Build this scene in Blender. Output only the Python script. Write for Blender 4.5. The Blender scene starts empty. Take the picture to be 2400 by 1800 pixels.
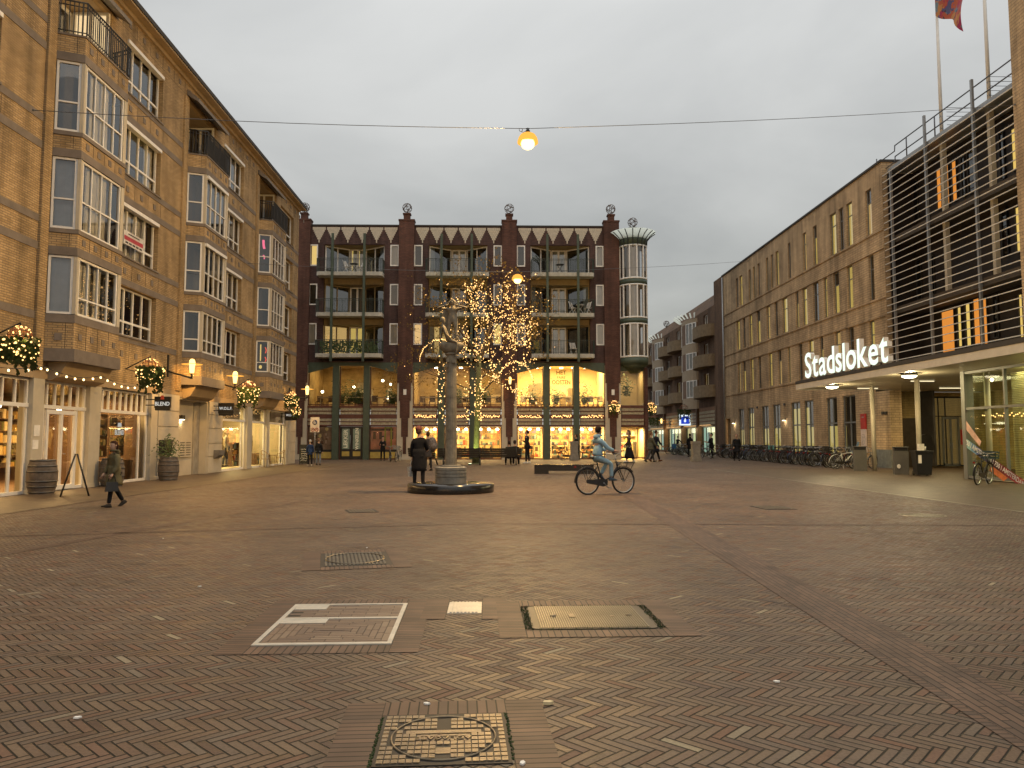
import bpy, bmesh, math, random
from mathutils import Vector, Matrix
rad = math.radians
rnd = random.Random(7)
S = bpy.context.scene
COL = S.collection
# ---------------------------------------------------------------- camera
EYE = 1.45
cam_d = bpy.data.cameras.new('camera')
cam_d.sensor_width = 36; cam_d.lens = 27; cam_d.clip_end = 2000; cam_d.clip_start = 0.05
cam = bpy.data.objects.new('camera', cam_d); COL.objects.link(cam)
YAW = math.atan(35/1800); PIT = math.atan(131/1800)
cam.location = (0, 0, EYE)
cam.rotation_euler = (rad(90)+PIT, 0, -YAW)
S.camera = cam
# ---------------------------------------------------------------- render
S.render.engine = 'CYCLES'
cy = S.cycles
cy.use_denoising = True
try: cy.denoiser = 'OPENIMAGEDENOISE'
except Exception: pass
cy.max_bounces = 6; cy.diffuse_bounces = 3; cy.glossy_bounces = 3; cy.transmission_bounces = 4
cy.transparent_max_bounces = 16; cy.caustics_reflective = False; cy.caustics_refractive = False
cy.sample_clamp_indirect = 4.0
cy.use_adaptive_sampling = True; cy.adaptive_threshold = 0.012
S.view_settings.view_transform = 'Standard'
S.view_settings.look = 'None'
S.view_settings.exposure = 0.0
S.view_settings.gamma = 1.0
# ---------------------------------------------------------------- world: overcast dusk
W = bpy.data.worlds.new('World'); S.world = W; W.use_nodes = True
nt = W.node_tree; nt.nodes.clear()
def wn(t, **k):
    n = nt.nodes.new(t)
    for a, b in k.items(): setattr(n, a, b)
    return n
tc = wn('ShaderNodeTexCoord')
sep = wn('ShaderNodeSeparateXYZ'); nt.links.new(tc.outputs['Generated'], sep.inputs[0])
den = wn('ShaderNodeMath', operation='ADD'); nt.links.new(sep.outputs[2], den.inputs[0]); den.inputs[1].default_value = 0.22
dmx = wn('ShaderNodeMath', operation='MAXIMUM'); nt.links.new(den.outputs[0], dmx.inputs[0]); dmx.inputs[1].default_value = 0.12
inv = wn('ShaderNodeMath', operation='DIVIDE'); inv.inputs[0].default_value = 1; nt.links.new(dmx.outputs[0], inv.inputs[1])
vs = wn('ShaderNodeVectorMath', operation='SCALE'); nt.links.new(tc.outputs['Generated'], vs.inputs[0]); nt.links.new(inv.outputs[0], vs.inputs['Scale'])
cl = wn('ShaderNodeTexNoise'); nt.links.new(vs.outputs[0], cl.inputs['Vector'])
cl.inputs['Scale'].default_value = 1.15; cl.inputs['Detail'].default_value = 7; cl.inputs['Roughness'].default_value = 0.5; cl.inputs['Distortion'].default_value = 0.35
cr = wn('ShaderNodeValToRGB'); nt.links.new(cl.outputs[0], cr.inputs[0])
cr.color_ramp.elements[0].position = 0.30; cr.color_ramp.elements[0].color = (.74, .745, .745, 1)
cr.color_ramp.elements[1].position = 0.70; cr.color_ramp.elements[1].color = (1.20, 1.19, 1.165, 1)
gr = wn('ShaderNodeValToRGB'); nt.links.new(sep.outputs[2], gr.inputs[0])   # overcast sky: zenith brighter than horizon
ge = gr.color_ramp.elements
ge[0].position = 0.0; ge[0].color = (.365, .36, .35, 1)
ge[1].position = 1.0; ge[1].color = (1.30, 1.28, 1.22, 1)
e = ge.new(0.22); e.color = (.43, .432, .428, 1)
e = ge.new(0.5); e.color = (.59, .597, .60, 1)
mu = wn('ShaderNodeMixRGB', blend_type='MULTIPLY'); mu.inputs[0].default_value = 1
nt.links.new(cr.outputs[0], mu.inputs[1]); nt.links.new(gr.outputs[0], mu.inputs[2])
bg1 = wn('ShaderNodeBackground'); bg1.inputs[1].default_value = 1.0; nt.links.new(mu.outputs[0], bg1.inputs[0])
sky = wn('ShaderNodeTexSky', sky_type='NISHITA'); sky.sun_disc = False
SUN_EL, SUN_AZ = rad(60), rad(190)
sky.sun_elevation = rad(4); sky.sun_rotation = SUN_AZ
bg2 = wn('ShaderNodeBackground'); bg2.inputs[1].default_value = 0.02; nt.links.new(sky.outputs[0], bg2.inputs[0])
ad = wn('ShaderNodeAddShader'); nt.links.new(bg1.outputs[0], ad.inputs[0]); nt.links.new(bg2.outputs[0], ad.inputs[1])
wo = wn('ShaderNodeOutputWorld'); nt.links.new(ad.outputs[0], wo.inputs[0])
# soft overcast sun
sd = bpy.data.lights.new('sun', 'SUN'); sd.energy = 0.6; sd.angle = rad(75); sd.color = (1, .94, .84)
so = bpy.data.objects.new('sun', sd); COL.objects.link(so); so.location = (0, -20, 60); so.rotation_euler = (rad(30), 0, rad(10))

# ---------------------------------------------------------------- pixel rays of the 2400x1800 photograph, met with real planes
cyw, syw = math.cos(YAW), math.sin(YAW); cpt, spt = math.cos(PIT), math.sin(PIT)
FW = (syw*cpt, cyw*cpt, spt); RT = (cyw, -syw, 0); UP = (-syw*spt, -cyw*spt, cpt)
def ray(px, py):
    a = (px-1200)/1800; b = (900-py)/1800
    return tuple(FW[i]+a*RT[i]+b*UP[i] for i in range(3))
def g(px, py, h=0.0):
    d = ray(px, py); t = (h-EYE)/d[2]; return Vector((d[0]*t, d[1]*t, h))
def onx(px, py, X):
    d = ray(px, py); t = X/d[0]; return Vector((X, d[1]*t, EYE+d[2]*t))
def ony(px, py, Y):
    d = ray(px, py); t = Y/d[1]; return Vector((d[0]*t, Y, EYE+d[2]*t))

# ---------------------------------------------------------------- materials
def principled(name):
    m = bpy.data.materials.new(name); m.use_nodes = True
    t = m.node_tree; b = t.nodes['Principled BSDF']
    return m, t, b
def nn(t, typ, **k):
    n = t.nodes.new(typ)
    for a, b in k.items(): setattr(n, a, b)
    return n
def mth(t, op, a, b=None, c=None):
    n = t.nodes.new('ShaderNodeMath'); n.operation = op
    for i, x in enumerate((a, b, c)):
        if x is None: continue
        if isinstance(x, (int, float)): n.inputs[i].default_value = x
        else: t.links.new(x, n.inputs[i])
    return n.outputs[0]
def mixc(t, fac, a, b, mode='MIX'):
    n = t.nodes.new('ShaderNodeMixRGB'); n.blend_type = mode
    for i, x in enumerate((fac, a, b)):
        if isinstance(x, (int, float)): n.inputs[i].default_value = x
        elif isinstance(x, tuple): n.inputs[i].default_value = (*x[:3], 1)
        else: t.links.new(x, n.inputs[i])
    return n.outputs[0]
_mats = {}
def mat(name, col, rough=0.6, metal=0.0, var=0.25, scale=3.0, bump=0.0, spec=0.4):
    if name in _mats: return _mats[name]
    m, t, b = principled(name)
    co = nn(t, 'ShaderNodeTexCoord')
    n1 = nn(t, 'ShaderNodeTexNoise'); t.links.new(co.outputs['Object'], n1.inputs['Vector'])
    n1.inputs['Scale'].default_value = scale; n1.inputs['Detail'].default_value = 6; n1.inputs['Roughness'].default_value = 0.65
    lo = tuple(c*(1-var) for c in col); hi = tuple(min(1, c*(1+var)) for c in col)
    mr = nn(t, 'ShaderNodeMapRange'); t.links.new(n1.outputs[0], mr.inputs[0]); mr.inputs[1].default_value = .3; mr.inputs[2].default_value = .7
    t.links.new(mixc(t, mr.outputs[0], lo, hi), b.inputs['Base Color'])
    b.inputs['Roughness'].default_value = rough; b.inputs['Metallic'].default_value = metal
    b.inputs['Specular IOR Level'].default_value = spec
    if bump:
        n2 = nn(t, 'ShaderNodeTexNoise'); t.links.new(co.outputs['Object'], n2.inputs['Vector'])
        n2.inputs['Scale'].default_value = scale*14; n2.inputs['Detail'].default_value = 4
        bp = nn(t, 'ShaderNodeBump'); bp.inputs['Strength'].default_value = bump; bp.inputs['Distance'].default_value = .02
        t.links.new(n2.outputs[0], bp.inputs['Height']); t.links.new(bp.outputs[0], b.inputs['Normal'])
    _mats[name] = m
    return m
def emit(name, col, s, sample=True):
    if name in _mats: return _mats[name]
    m = bpy.data.materials.new(name); m.use_nodes = True; t = m.node_tree; t.nodes.clear()
    e = nn(t, 'ShaderNodeEmission'); e.inputs[0].default_value = (*col, 1); e.inputs[1].default_value = s
    o = nn(t, 'ShaderNodeOutputMaterial'); t.links.new(e.outputs[0], o.inputs[0])
    if not sample:
        try: m.cycles.emission_sampling = 'NONE'
        except Exception: pass
    _mats[name] = m
    return m
def brick(name, c1, c2, mortar, bw=.22, bh=.065, ms=.012, rough=.8, dirt=.5):
    m, t, b = principled(name)
    co = nn(t, 'ShaderNodeTexCoord'); ge = nn(t, 'ShaderNodeNewGeometry')
    p = nn(t, 'ShaderNodeSeparateXYZ'); t.links.new(co.outputs['Object'], p.inputs[0])
    q = nn(t, 'ShaderNodeSeparateXYZ'); t.links.new(ge.outputs['True Normal'], q.inputs[0])
    s = mth(t, 'GREATER_THAN', mth(t, 'ABSOLUTE', q.outputs[0]), .6)
    u = mth(t, 'ADD', mth(t, 'MULTIPLY', s, p.outputs[1]), mth(t, 'MULTIPLY', mth(t, 'SUBTRACT', 1, s), p.outputs[0]))
    cb = nn(t, 'ShaderNodeCombineXYZ'); t.links.new(u, cb.inputs[0]); t.links.new(p.outputs[2], cb.inputs[1])
    br = nn(t, 'ShaderNodeTexBrick'); t.links.new(cb.outputs[0], br.inputs['Vector'])
    br.inputs['Scale'].default_value = 1; br.inputs['Mortar Size'].default_value = ms; br.inputs['Mortar Smooth'].default_value = .2
    br.inputs['Brick Width'].default_value = bw; br.inputs['Row Height'].default_value = bh; br.inputs['Bias'].default_value = 0
    br.inputs['Color1'].default_value = (*c1, 1); br.inputs['Color2'].default_value = (*c2, 1); br.inputs['Mortar'].default_value = (*mortar, 1)
    n1 = nn(t, 'ShaderNodeTexNoise'); t.links.new(co.outputs['Object'], n1.inputs['Vector']); n1.inputs['Scale'].default_value = .55; n1.inputs['Detail'].default_value = 8; n1.inputs['Roughness'].default_value = .6
    mp = nn(t, 'ShaderNodeMapping'); mp.inputs['Scale'].default_value = (2.2, 2.2, .22); t.links.new(co.outputs['Object'], mp.inputs[0])
    n2 = nn(t, 'ShaderNodeTexNoise'); t.links.new(mp.outputs[0], n2.inputs['Vector']); n2.inputs['Scale'].default_value = 1; n2.inputs['Detail'].default_value = 5
    f = mth(t, 'MULTIPLY', mth(t, 'ADD', n1.outputs[0], n2.outputs[0]), 1.0)
    mr = nn(t, 'ShaderNodeMapRange'); t.links.new(f, mr.inputs[0]); mr.inputs[1].default_value = .7; mr.inputs[2].default_value = 1.3; mr.inputs[3].default_value = 1-dirt; mr.inputs[4].default_value = 1+dirt*.5
    t.links.new(mixc(t, 1.0, br.outputs['Color'], mr.outputs[0], 'MULTIPLY'), b.inputs['Base Color'])
    b.inputs['Roughness'].default_value = rough; b.inputs['Specular IOR Level'].default_value = .25
    bp = nn(t, 'ShaderNodeBump'); bp.inputs['Strength'].default_value = .5; bp.inputs['Distance'].default_value = .008; bp.invert = True
    t.links.new(br.outputs['Fac'], bp.inputs['Height']); t.links.new(bp.outputs[0], b.inputs['Normal'])
    _mats[name] = m
    return m
def glass(name, tint=(1, 1, 1), rough=.01, ior=1.5, base=.03):
    m = bpy.data.materials.new(name); m.use_nodes = True; t = m.node_tree; t.nodes.clear()
    co = nn(t, 'ShaderNodeTexCoord'); nz = nn(t, 'ShaderNodeTexNoise'); t.links.new(co.outputs['Object'], nz.inputs['Vector']); nz.inputs['Scale'].default_value = .7
    bp = nn(t, 'ShaderNodeBump'); bp.inputs['Strength'].default_value = .06; bp.inputs['Distance'].default_value = .05; t.links.new(nz.outputs[0], bp.inputs['Height'])
    fr = nn(t, 'ShaderNodeFresnel'); fr.inputs[0].default_value = ior
    fa = mth(t, 'MINIMUM', mth(t, 'ADD', mth(t, 'MULTIPLY', fr.outputs[0], 1.25), base), 1.0)
    tr = nn(t, 'ShaderNodeBsdfTransparent'); tr.inputs[0].default_value = (*tint, 1)
    gl = nn(t, 'ShaderNodeBsdfGlossy'); gl.inputs['Roughness'].default_value = rough; t.links.new(bp.outputs[0], gl.inputs['Normal'])
    mx = nn(t, 'ShaderNodeMixShader'); t.links.new(fa, mx.inputs[0]); t.links.new(tr.outputs[0], mx.inputs[1]); t.links.new(gl.outputs[0], mx.inputs[2])
    o = nn(t, 'ShaderNodeOutputMaterial'); t.links.new(mx.outputs[0], o.inputs[0])
    _mats[name] = m
    return m
def goods(name, cols, rough=.6):
    m, t, b = principled(name)
    ge = nn(t, 'ShaderNodeNewGeometry'); r = nn(t, 'ShaderNodeValToRGB'); r.color_ramp.interpolation = 'CONSTANT'
    t.links.new(ge.outputs['Random Per Island'], r.inputs[0])
    els = r.color_ramp.elements
    els[0].position = 0; els[0].color = (*cols[0], 1); els[1].position = 1/len(cols); els[1].color = (*cols[1], 1)
    for i, c in enumerate(cols[2:], 2):
        e = els.new(i/len(cols)); e.color = (*c, 1)
    t.links.new(r.outputs[0], b.inputs['Base Color']); b.inputs['Roughness'].default_value = rough
    _mats[name] = m
    return m
def paving():
    """herringbone of 5 x 20 cm clay pavers, every brick with its own tone"""
    m, t, b = principled('herringbone_pavers')
    ge = nn(t, 'ShaderNodeNewGeometry'); wob = nn(t, 'ShaderNodeTexNoise'); wob.inputs['Scale'].default_value = .8
    t.links.new(ge.outputs['Position'], wob.inputs['Vector'])
    wv = nn(t, 'ShaderNodeVectorMath', operation='MULTIPLY_ADD'); t.links.new(wob.outputs['Color'], wv.inputs[0]); wv.inputs[1].default_value = (.07, .07, 0); t.links.new(ge.outputs['Position'], wv.inputs[2])
    p = nn(t, 'ShaderNodeSeparateXYZ'); t.links.new(wv.outputs[0], p.inputs[0])
    k = 0.70710678/0.0525; n = 4
    x, y = p.outputs[0], p.outputs[1]
    u = mth(t, 'MULTIPLY', mth(t, 'SUBTRACT', x, y), k); v = mth(t, 'MULTIPLY', mth(t, 'ADD', x, y), k)
    i, j = mth(t, 'FLOOR', u), mth(t, 'FLOOR', v); fu, fv = mth(t, 'FRACT', u), mth(t, 'FRACT', v)
    tt = mth(t, 'FLOORED_MODULO', mth(t, 'SUBTRACT', i, j), 2*n)
    hz = mth(t, 'LESS_THAN', tt, n-.5)
    def sel(a, c):
        return mth(t, 'ADD', mth(t, 'MULTIPLY', hz, a), mth(t, 'MULTIPLY', mth(t, 'SUBTRACT', 1, hz), c))
    back = mth(t, 'SUBTRACT', 2*n-1, tt)
    along = sel(mth(t, 'ADD', tt, fu), mth(t, 'ADD', back, fv)); across = sel(fv, fu)
    ida = sel(mth(t, 'SUBTRACT', i, tt), mth(t, 'ADD', i, 1000.5)); idb = sel(j, mth(t, 'SUBTRACT', j, back))
    cid = nn(t, 'ShaderNodeCombineXYZ'); t.links.new(ida, cid.inputs[0]); t.links.new(idb, cid.inputs[1])
    wn_ = nn(t, 'ShaderNodeTexWhiteNoise', noise_dimensions='2D'); t.links.new(cid.outputs[0], wn_.inputs['Vector'])
    d = mth(t, 'MINIMUM', mth(t, 'MINIMUM', across, mth(t, 'SUBTRACT', 1, across)), mth(t, 'MINIMUM', along, mth(t, 'SUBTRACT', n, along)))
    jn = nn(t, 'ShaderNodeMapRange', interpolation_type='SMOOTHSTEP'); t.links.new(d, jn.inputs[0]); jn.inputs[1].default_value = .045; jn.inputs[2].default_value = .135
    r = nn(t, 'ShaderNodeValToRGB'); t.links.new(wn_.outputs['Value'], r.inputs[0])
    E_ = r.color_ramp.elements
    E_[0].position = 0; E_[0].color = (.098, .061, .042, 1); E_[1].position = 1; E_[1].color = (.30, .24, .15, 1)
    for ps, c in ((.22, (.160, .105, .068)), (.42, (.128, .092, .066)), (.6, (.176, .120, .076)), (.75, (.146, .106, .077)), (.88, (.170, .095, .060)), (.955, (.146, .098, .065)), (.985, (.165, .125, .09)), (.9984, (.27, .215, .14))):
        q = E_.new(ps); q.color = (*c, 1)
    big = nn(t, 'ShaderNodeTexNoise'); t.links.new(ge.outputs['Position'], big.inputs['Vector']); big.inputs['Scale'].default_value = .35; big.inputs['Detail'].default_value = 9; big.inputs['Roughness'].default_value = .62
    bm_ = nn(t, 'ShaderNodeMapRange'); t.links.new(big.outputs[0], bm_.inputs[0]); bm_.inputs[1].default_value = .32; bm_.inputs[2].default_value = .68; bm_.inputs[3].default_value = .68; bm_.inputs[4].default_value = 1.18
    fine = nn(t, 'ShaderNodeTexNoise'); t.links.new(ge.outputs['Position'], fine.inputs['Vector']); fine.inputs['Scale'].default_value = 60; fine.inputs['Detail'].default_value = 3
    fm = nn(t, 'ShaderNodeMapRange'); t.links.new(fine.outputs[0], fm.inputs[0]); fm.inputs[1].default_value = .3; fm.inputs[2].default_value = .7; fm.inputs[3].default_value = .82; fm.inputs[4].default_value = 1.15
    c = mixc(t, 1, r.outputs[0], bm_.outputs[0], 'MULTIPLY'); c = mixc(t, 1, c, fm.outputs[0], 'MULTIPLY')
    pa = nn(t, 'ShaderNodeTexNoise'); t.links.new(ge.outputs['Position'], pa.inputs['Vector']); pa.inputs['Scale'].default_value = .16; pa.inputs['Detail'].default_value = 3; pa.inputs['Distortion'].default_value = .6
    pm_ = nn(t, 'ShaderNodeMapRange'); t.links.new(pa.outputs[0], pm_.inputs[0]); pm_.inputs[1].default_value = .44; pm_.inputs[2].default_value = .60
    c = mixc(t, mth(t, 'MULTIPLY', pm_.outputs[0], .55), c, mixc(t, 1, c, (.80, .86, .92), 'MULTIPLY'))
    st = nn(t, 'ShaderNodeTexNoise'); t.links.new(ge.outputs['Position'], st.inputs['Vector']); st.inputs['Scale'].default_value = 1.6; st.inputs['Detail'].default_value = 5; st.inputs['Distortion'].default_value = 1.2
    sm_ = nn(t, 'ShaderNodeMapRange'); t.links.new(st.outputs[0], sm_.inputs[0]); sm_.inputs[1].default_value = .60; sm_.inputs[2].default_value = .72; sm_.inputs[3].default_value = 1.0; sm_.inputs[4].default_value = .62
    c = mixc(t, 1, c, sm_.outputs[0], 'MULTIPLY')
    c = mixc(t, jn.outputs[0], (.014, .012, .008), c)
    t.links.new(c, b.inputs['Base Color'])
    rr = nn(t, 'ShaderNodeMapRange'); t.links.new(wn_.outputs['Value'], rr.inputs[0]); rr.inputs[3].default_value = .46; rr.inputs[4].default_value = .72
    t.links.new(rr.outputs[0], b.inputs['Roughness']); b.inputs['Specular IOR Level'].default_value = .2
    hh = mth(t, 'ADD', mth(t, 'MULTIPLY', jn.outputs[0], 1.0), mth(t, 'MULTIPLY', wn_.outputs['Value'], .35)); hh = mth(t, 'ADD', hh, mth(t, 'MULTIPLY', fine.outputs[0], .25))
    wc = nn(t, 'ShaderNodeSeparateColor'); t.links.new(wn_.outputs['Color'], wc.inputs[0])
    tilt = mth(t, 'ADD', mth(t, 'MULTIPLY', mth(t, 'SUBTRACT', wc.outputs[0], .5), mth(t, 'MULTIPLY', along, .34)), mth(t, 'MULTIPLY', mth(t, 'SUBTRACT', wc.outputs[1], .5), mth(t, 'MULTIPLY', across, .9)))
    hh = mth(t, 'ADD', hh, tilt)
    un = nn(t, 'ShaderNodeTexNoise'); t.links.new(ge.outputs['Position'], un.inputs['Vector']); un.inputs['Scale'].default_value = 1.1; un.inputs['Detail'].default_value = 3
    hh = mth(t, 'ADD', hh, mth(t, 'MULTIPLY', un.outputs[0], 5.0))
    bp = nn(t, 'ShaderNodeBump'); bp.inputs['Strength'].default_value = .8; bp.inputs['Distance'].default_value = .009
    t.links.new(hh, bp.inputs['Height']); t.links.new(bp.outputs[0], b.inputs['Normal'])
    return m
def course(name, bw, bh, c1, c2, rough=.5):
    """bricks or tiles laid in a course along the object's own x/y"""
    m, t, b = principled(name)
    co = nn(t, 'ShaderNodeTexCoord')
    br = nn(t, 'ShaderNodeTexBrick'); t.links.new(co.outputs['Object'], br.inputs['Vector'])
    br.inputs['Scale'].default_value = 1; br.inputs['Mortar Size'].default_value = .0045; br.inputs['Brick Width'].default_value = bw; br.inputs['Row Height'].default_value = bh
    br.inputs['Color1'].default_value = (*c1, 1); br.inputs['Color2'].default_value = (*c2, 1); br.inputs['Mortar'].default_value = (.014, .011, .008, 1)
    n1 = nn(t, 'ShaderNodeTexNoise'); t.links.new(co.outputs['Object'], n1.inputs['Vector']); n1.inputs['Scale'].default_value = 2.5; n1.inputs['Detail'].default_value = 9
    mr = nn(t, 'ShaderNodeMapRange'); t.links.new(n1.outputs[0], mr.inputs[0]); mr.inputs[1].default_value = .3; mr.inputs[2].default_value = .7; mr.inputs[3].default_value = .7; mr.inputs[4].default_value = 1.2
    t.links.new(mixc(t, 1, br.outputs[0], mr.outputs[0], 'MULTIPLY'), b.inputs['Base Color'])
    b.inputs['Specular IOR Level'].default_value = .2
    b.inputs['Roughness'].default_value = rough
    bp = nn(t, 'ShaderNodeBump'); bp.inputs['Strength'].default_value = .5; bp.inputs['Distance'].default_value = .006; bp.invert = True
    t.links.new(br.outputs['Fac'], bp.inputs['Height']); t.links.new(bp.outputs[0], b.inputs['Normal'])
    return m
M_YB = brick('yellow_brick', (.48, .335, .17), (.345, .23, .108), (.24, .175, .105))
M_DB = brick('purple_brown_brick', (.118, .06, .052), (.07, .038, .037), (.05, .036, .031))
M_RB = brick('red_brown_brick', (.155, .066, .046), (.10, .044, .033), (.06, .04, .032))
M_TB = brick('tan_brick', (.54, .39, .23), (.44, .315, .185), (.25, .185, .12), bw=.42, bh=.13)
M_BB = brick('dark_street_brick', (.19, .105, .058), (.135, .075, .042), (.065, .045, .03))
M_BAND = mat('grey_stone_band', (.17, .14, .115), .8, var=.2, scale=2, bump=.2)
M_CREAM = mat('cream_stone', (.46, .41, .32), .7, var=.12, scale=1.2, bump=.15)
M_PLASTER = mat('ochre_plaster', (.34, .25, .15), .8, var=.18, scale=1)
M_WHITE = mat('white_frame_paint', (.72, .70, .66), .45, var=.08)
M_GREEN = mat('green_painted_metal', (.055, .075, .052), .5, var=.2)
M_GRAILP = mat('grey_green_metal', (.045, .055, .045), .5, var=.2)
M_DARK = mat('dark_metal', (.022, .02, .018), .45, var=.3)
M_STEEL = mat('grey_steel', (.30, .31, .32), .42, .6, var=.15)
M_CONC = mat('pale_concrete', (.36, .34, .29), .8, var=.2, scale=2, bump=.2)
M_RIB = mat('ribbed_balcony_edge', (.46, .44, .38), .7, var=.2)
M_TILE = mat('cream_glazed_tile', (.50, .44, .345), .5, var=.15, scale=6)
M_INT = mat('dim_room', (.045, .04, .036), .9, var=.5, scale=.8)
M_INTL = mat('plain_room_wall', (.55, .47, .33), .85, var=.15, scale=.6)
M_CURT = mat('pale_curtain', (.48, .48, .47), .9, var=.12, scale=2)
M_CURT2 = mat('beige_curtain', (.38, .33, .26), .9, var=.2, scale=2)
M_WOOD = mat('brown_wood', (.12, .07, .04), .6, var=.3, scale=5)
M_DWOOD = mat('dark_cladding', (.014, .009, .006), .6, var=.4, scale=2)
M_ROOF = mat('roof_felt', (.05, .047, .045), .9, var=.2)
M_STONE = mat('weathered_sandstone', (.20, .172, .125), .85, var=.4, scale=5, bump=.35)
M_GRAN = mat('black_granite', (.016, .015, .014), .16, var=.4, scale=30, spec=.6)
M_LEAF = mat('dark_green_leaf', (.05, .085, .025), .55, var=.5, scale=20)
M_BARK = mat('mossy_bark', (.11, .115, .05), .9, var=.4, scale=10, bump=.5)
M_TWIG = mat('brown_twig', (.055, .04, .026), .9, var=.3, scale=10)
M_GLASS = glass('window_glass', base=.10)
M_GLASSD = glass('tinted_window_glass', (.75, .8, .78), base=.19)
M_SHOPG = glass('shop_glass', (.97, .98, .96), base=.01)
M_BULB = emit('warm_fairy_bulb', (1, .55, .18), 3.6, False)
M_FESTB = emit('festoon_bulb', (1, .72, .32), 5, False)
M_LAMP = emit('sodium_lamp_glow', (1, .66, .18), 5.5, False)
M_LAMPW = emit('warm_white_lamp_glow', (1, .86, .55), 12, False)
M_LIT = emit('lit_room', (1, .62, .22), .75, False)
M_LITO = emit('lit_orange_blind', (1, .36, .06), .75, False)
M_LITY = emit('lit_yellow_room', (1, .68, .18), .80, False)
M_SIGNW = emit('sign_letter_glow', (.86, 1, .84), 1.25, False)
M_GOODS = goods('shop_goods', [(.34, .15, .05), (.40, .06, .03), (.5, .36, .16), (.08, .05, .03), (.42, .22, .05), (.05, .09, .05), (.55, .45, .28), (.22, .09, .03), (.09, .05, .09), (.36, .14, .06), (.03, .03, .04), (.12, .2, .2)])
M_BOTT = goods('bar_bottles', [(.5, .32, .10), (.14, .14, .05), (.65, .5, .22), (.42, .16, .05), (.75, .6, .35), (.1, .07, .04)], .25)

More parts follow.
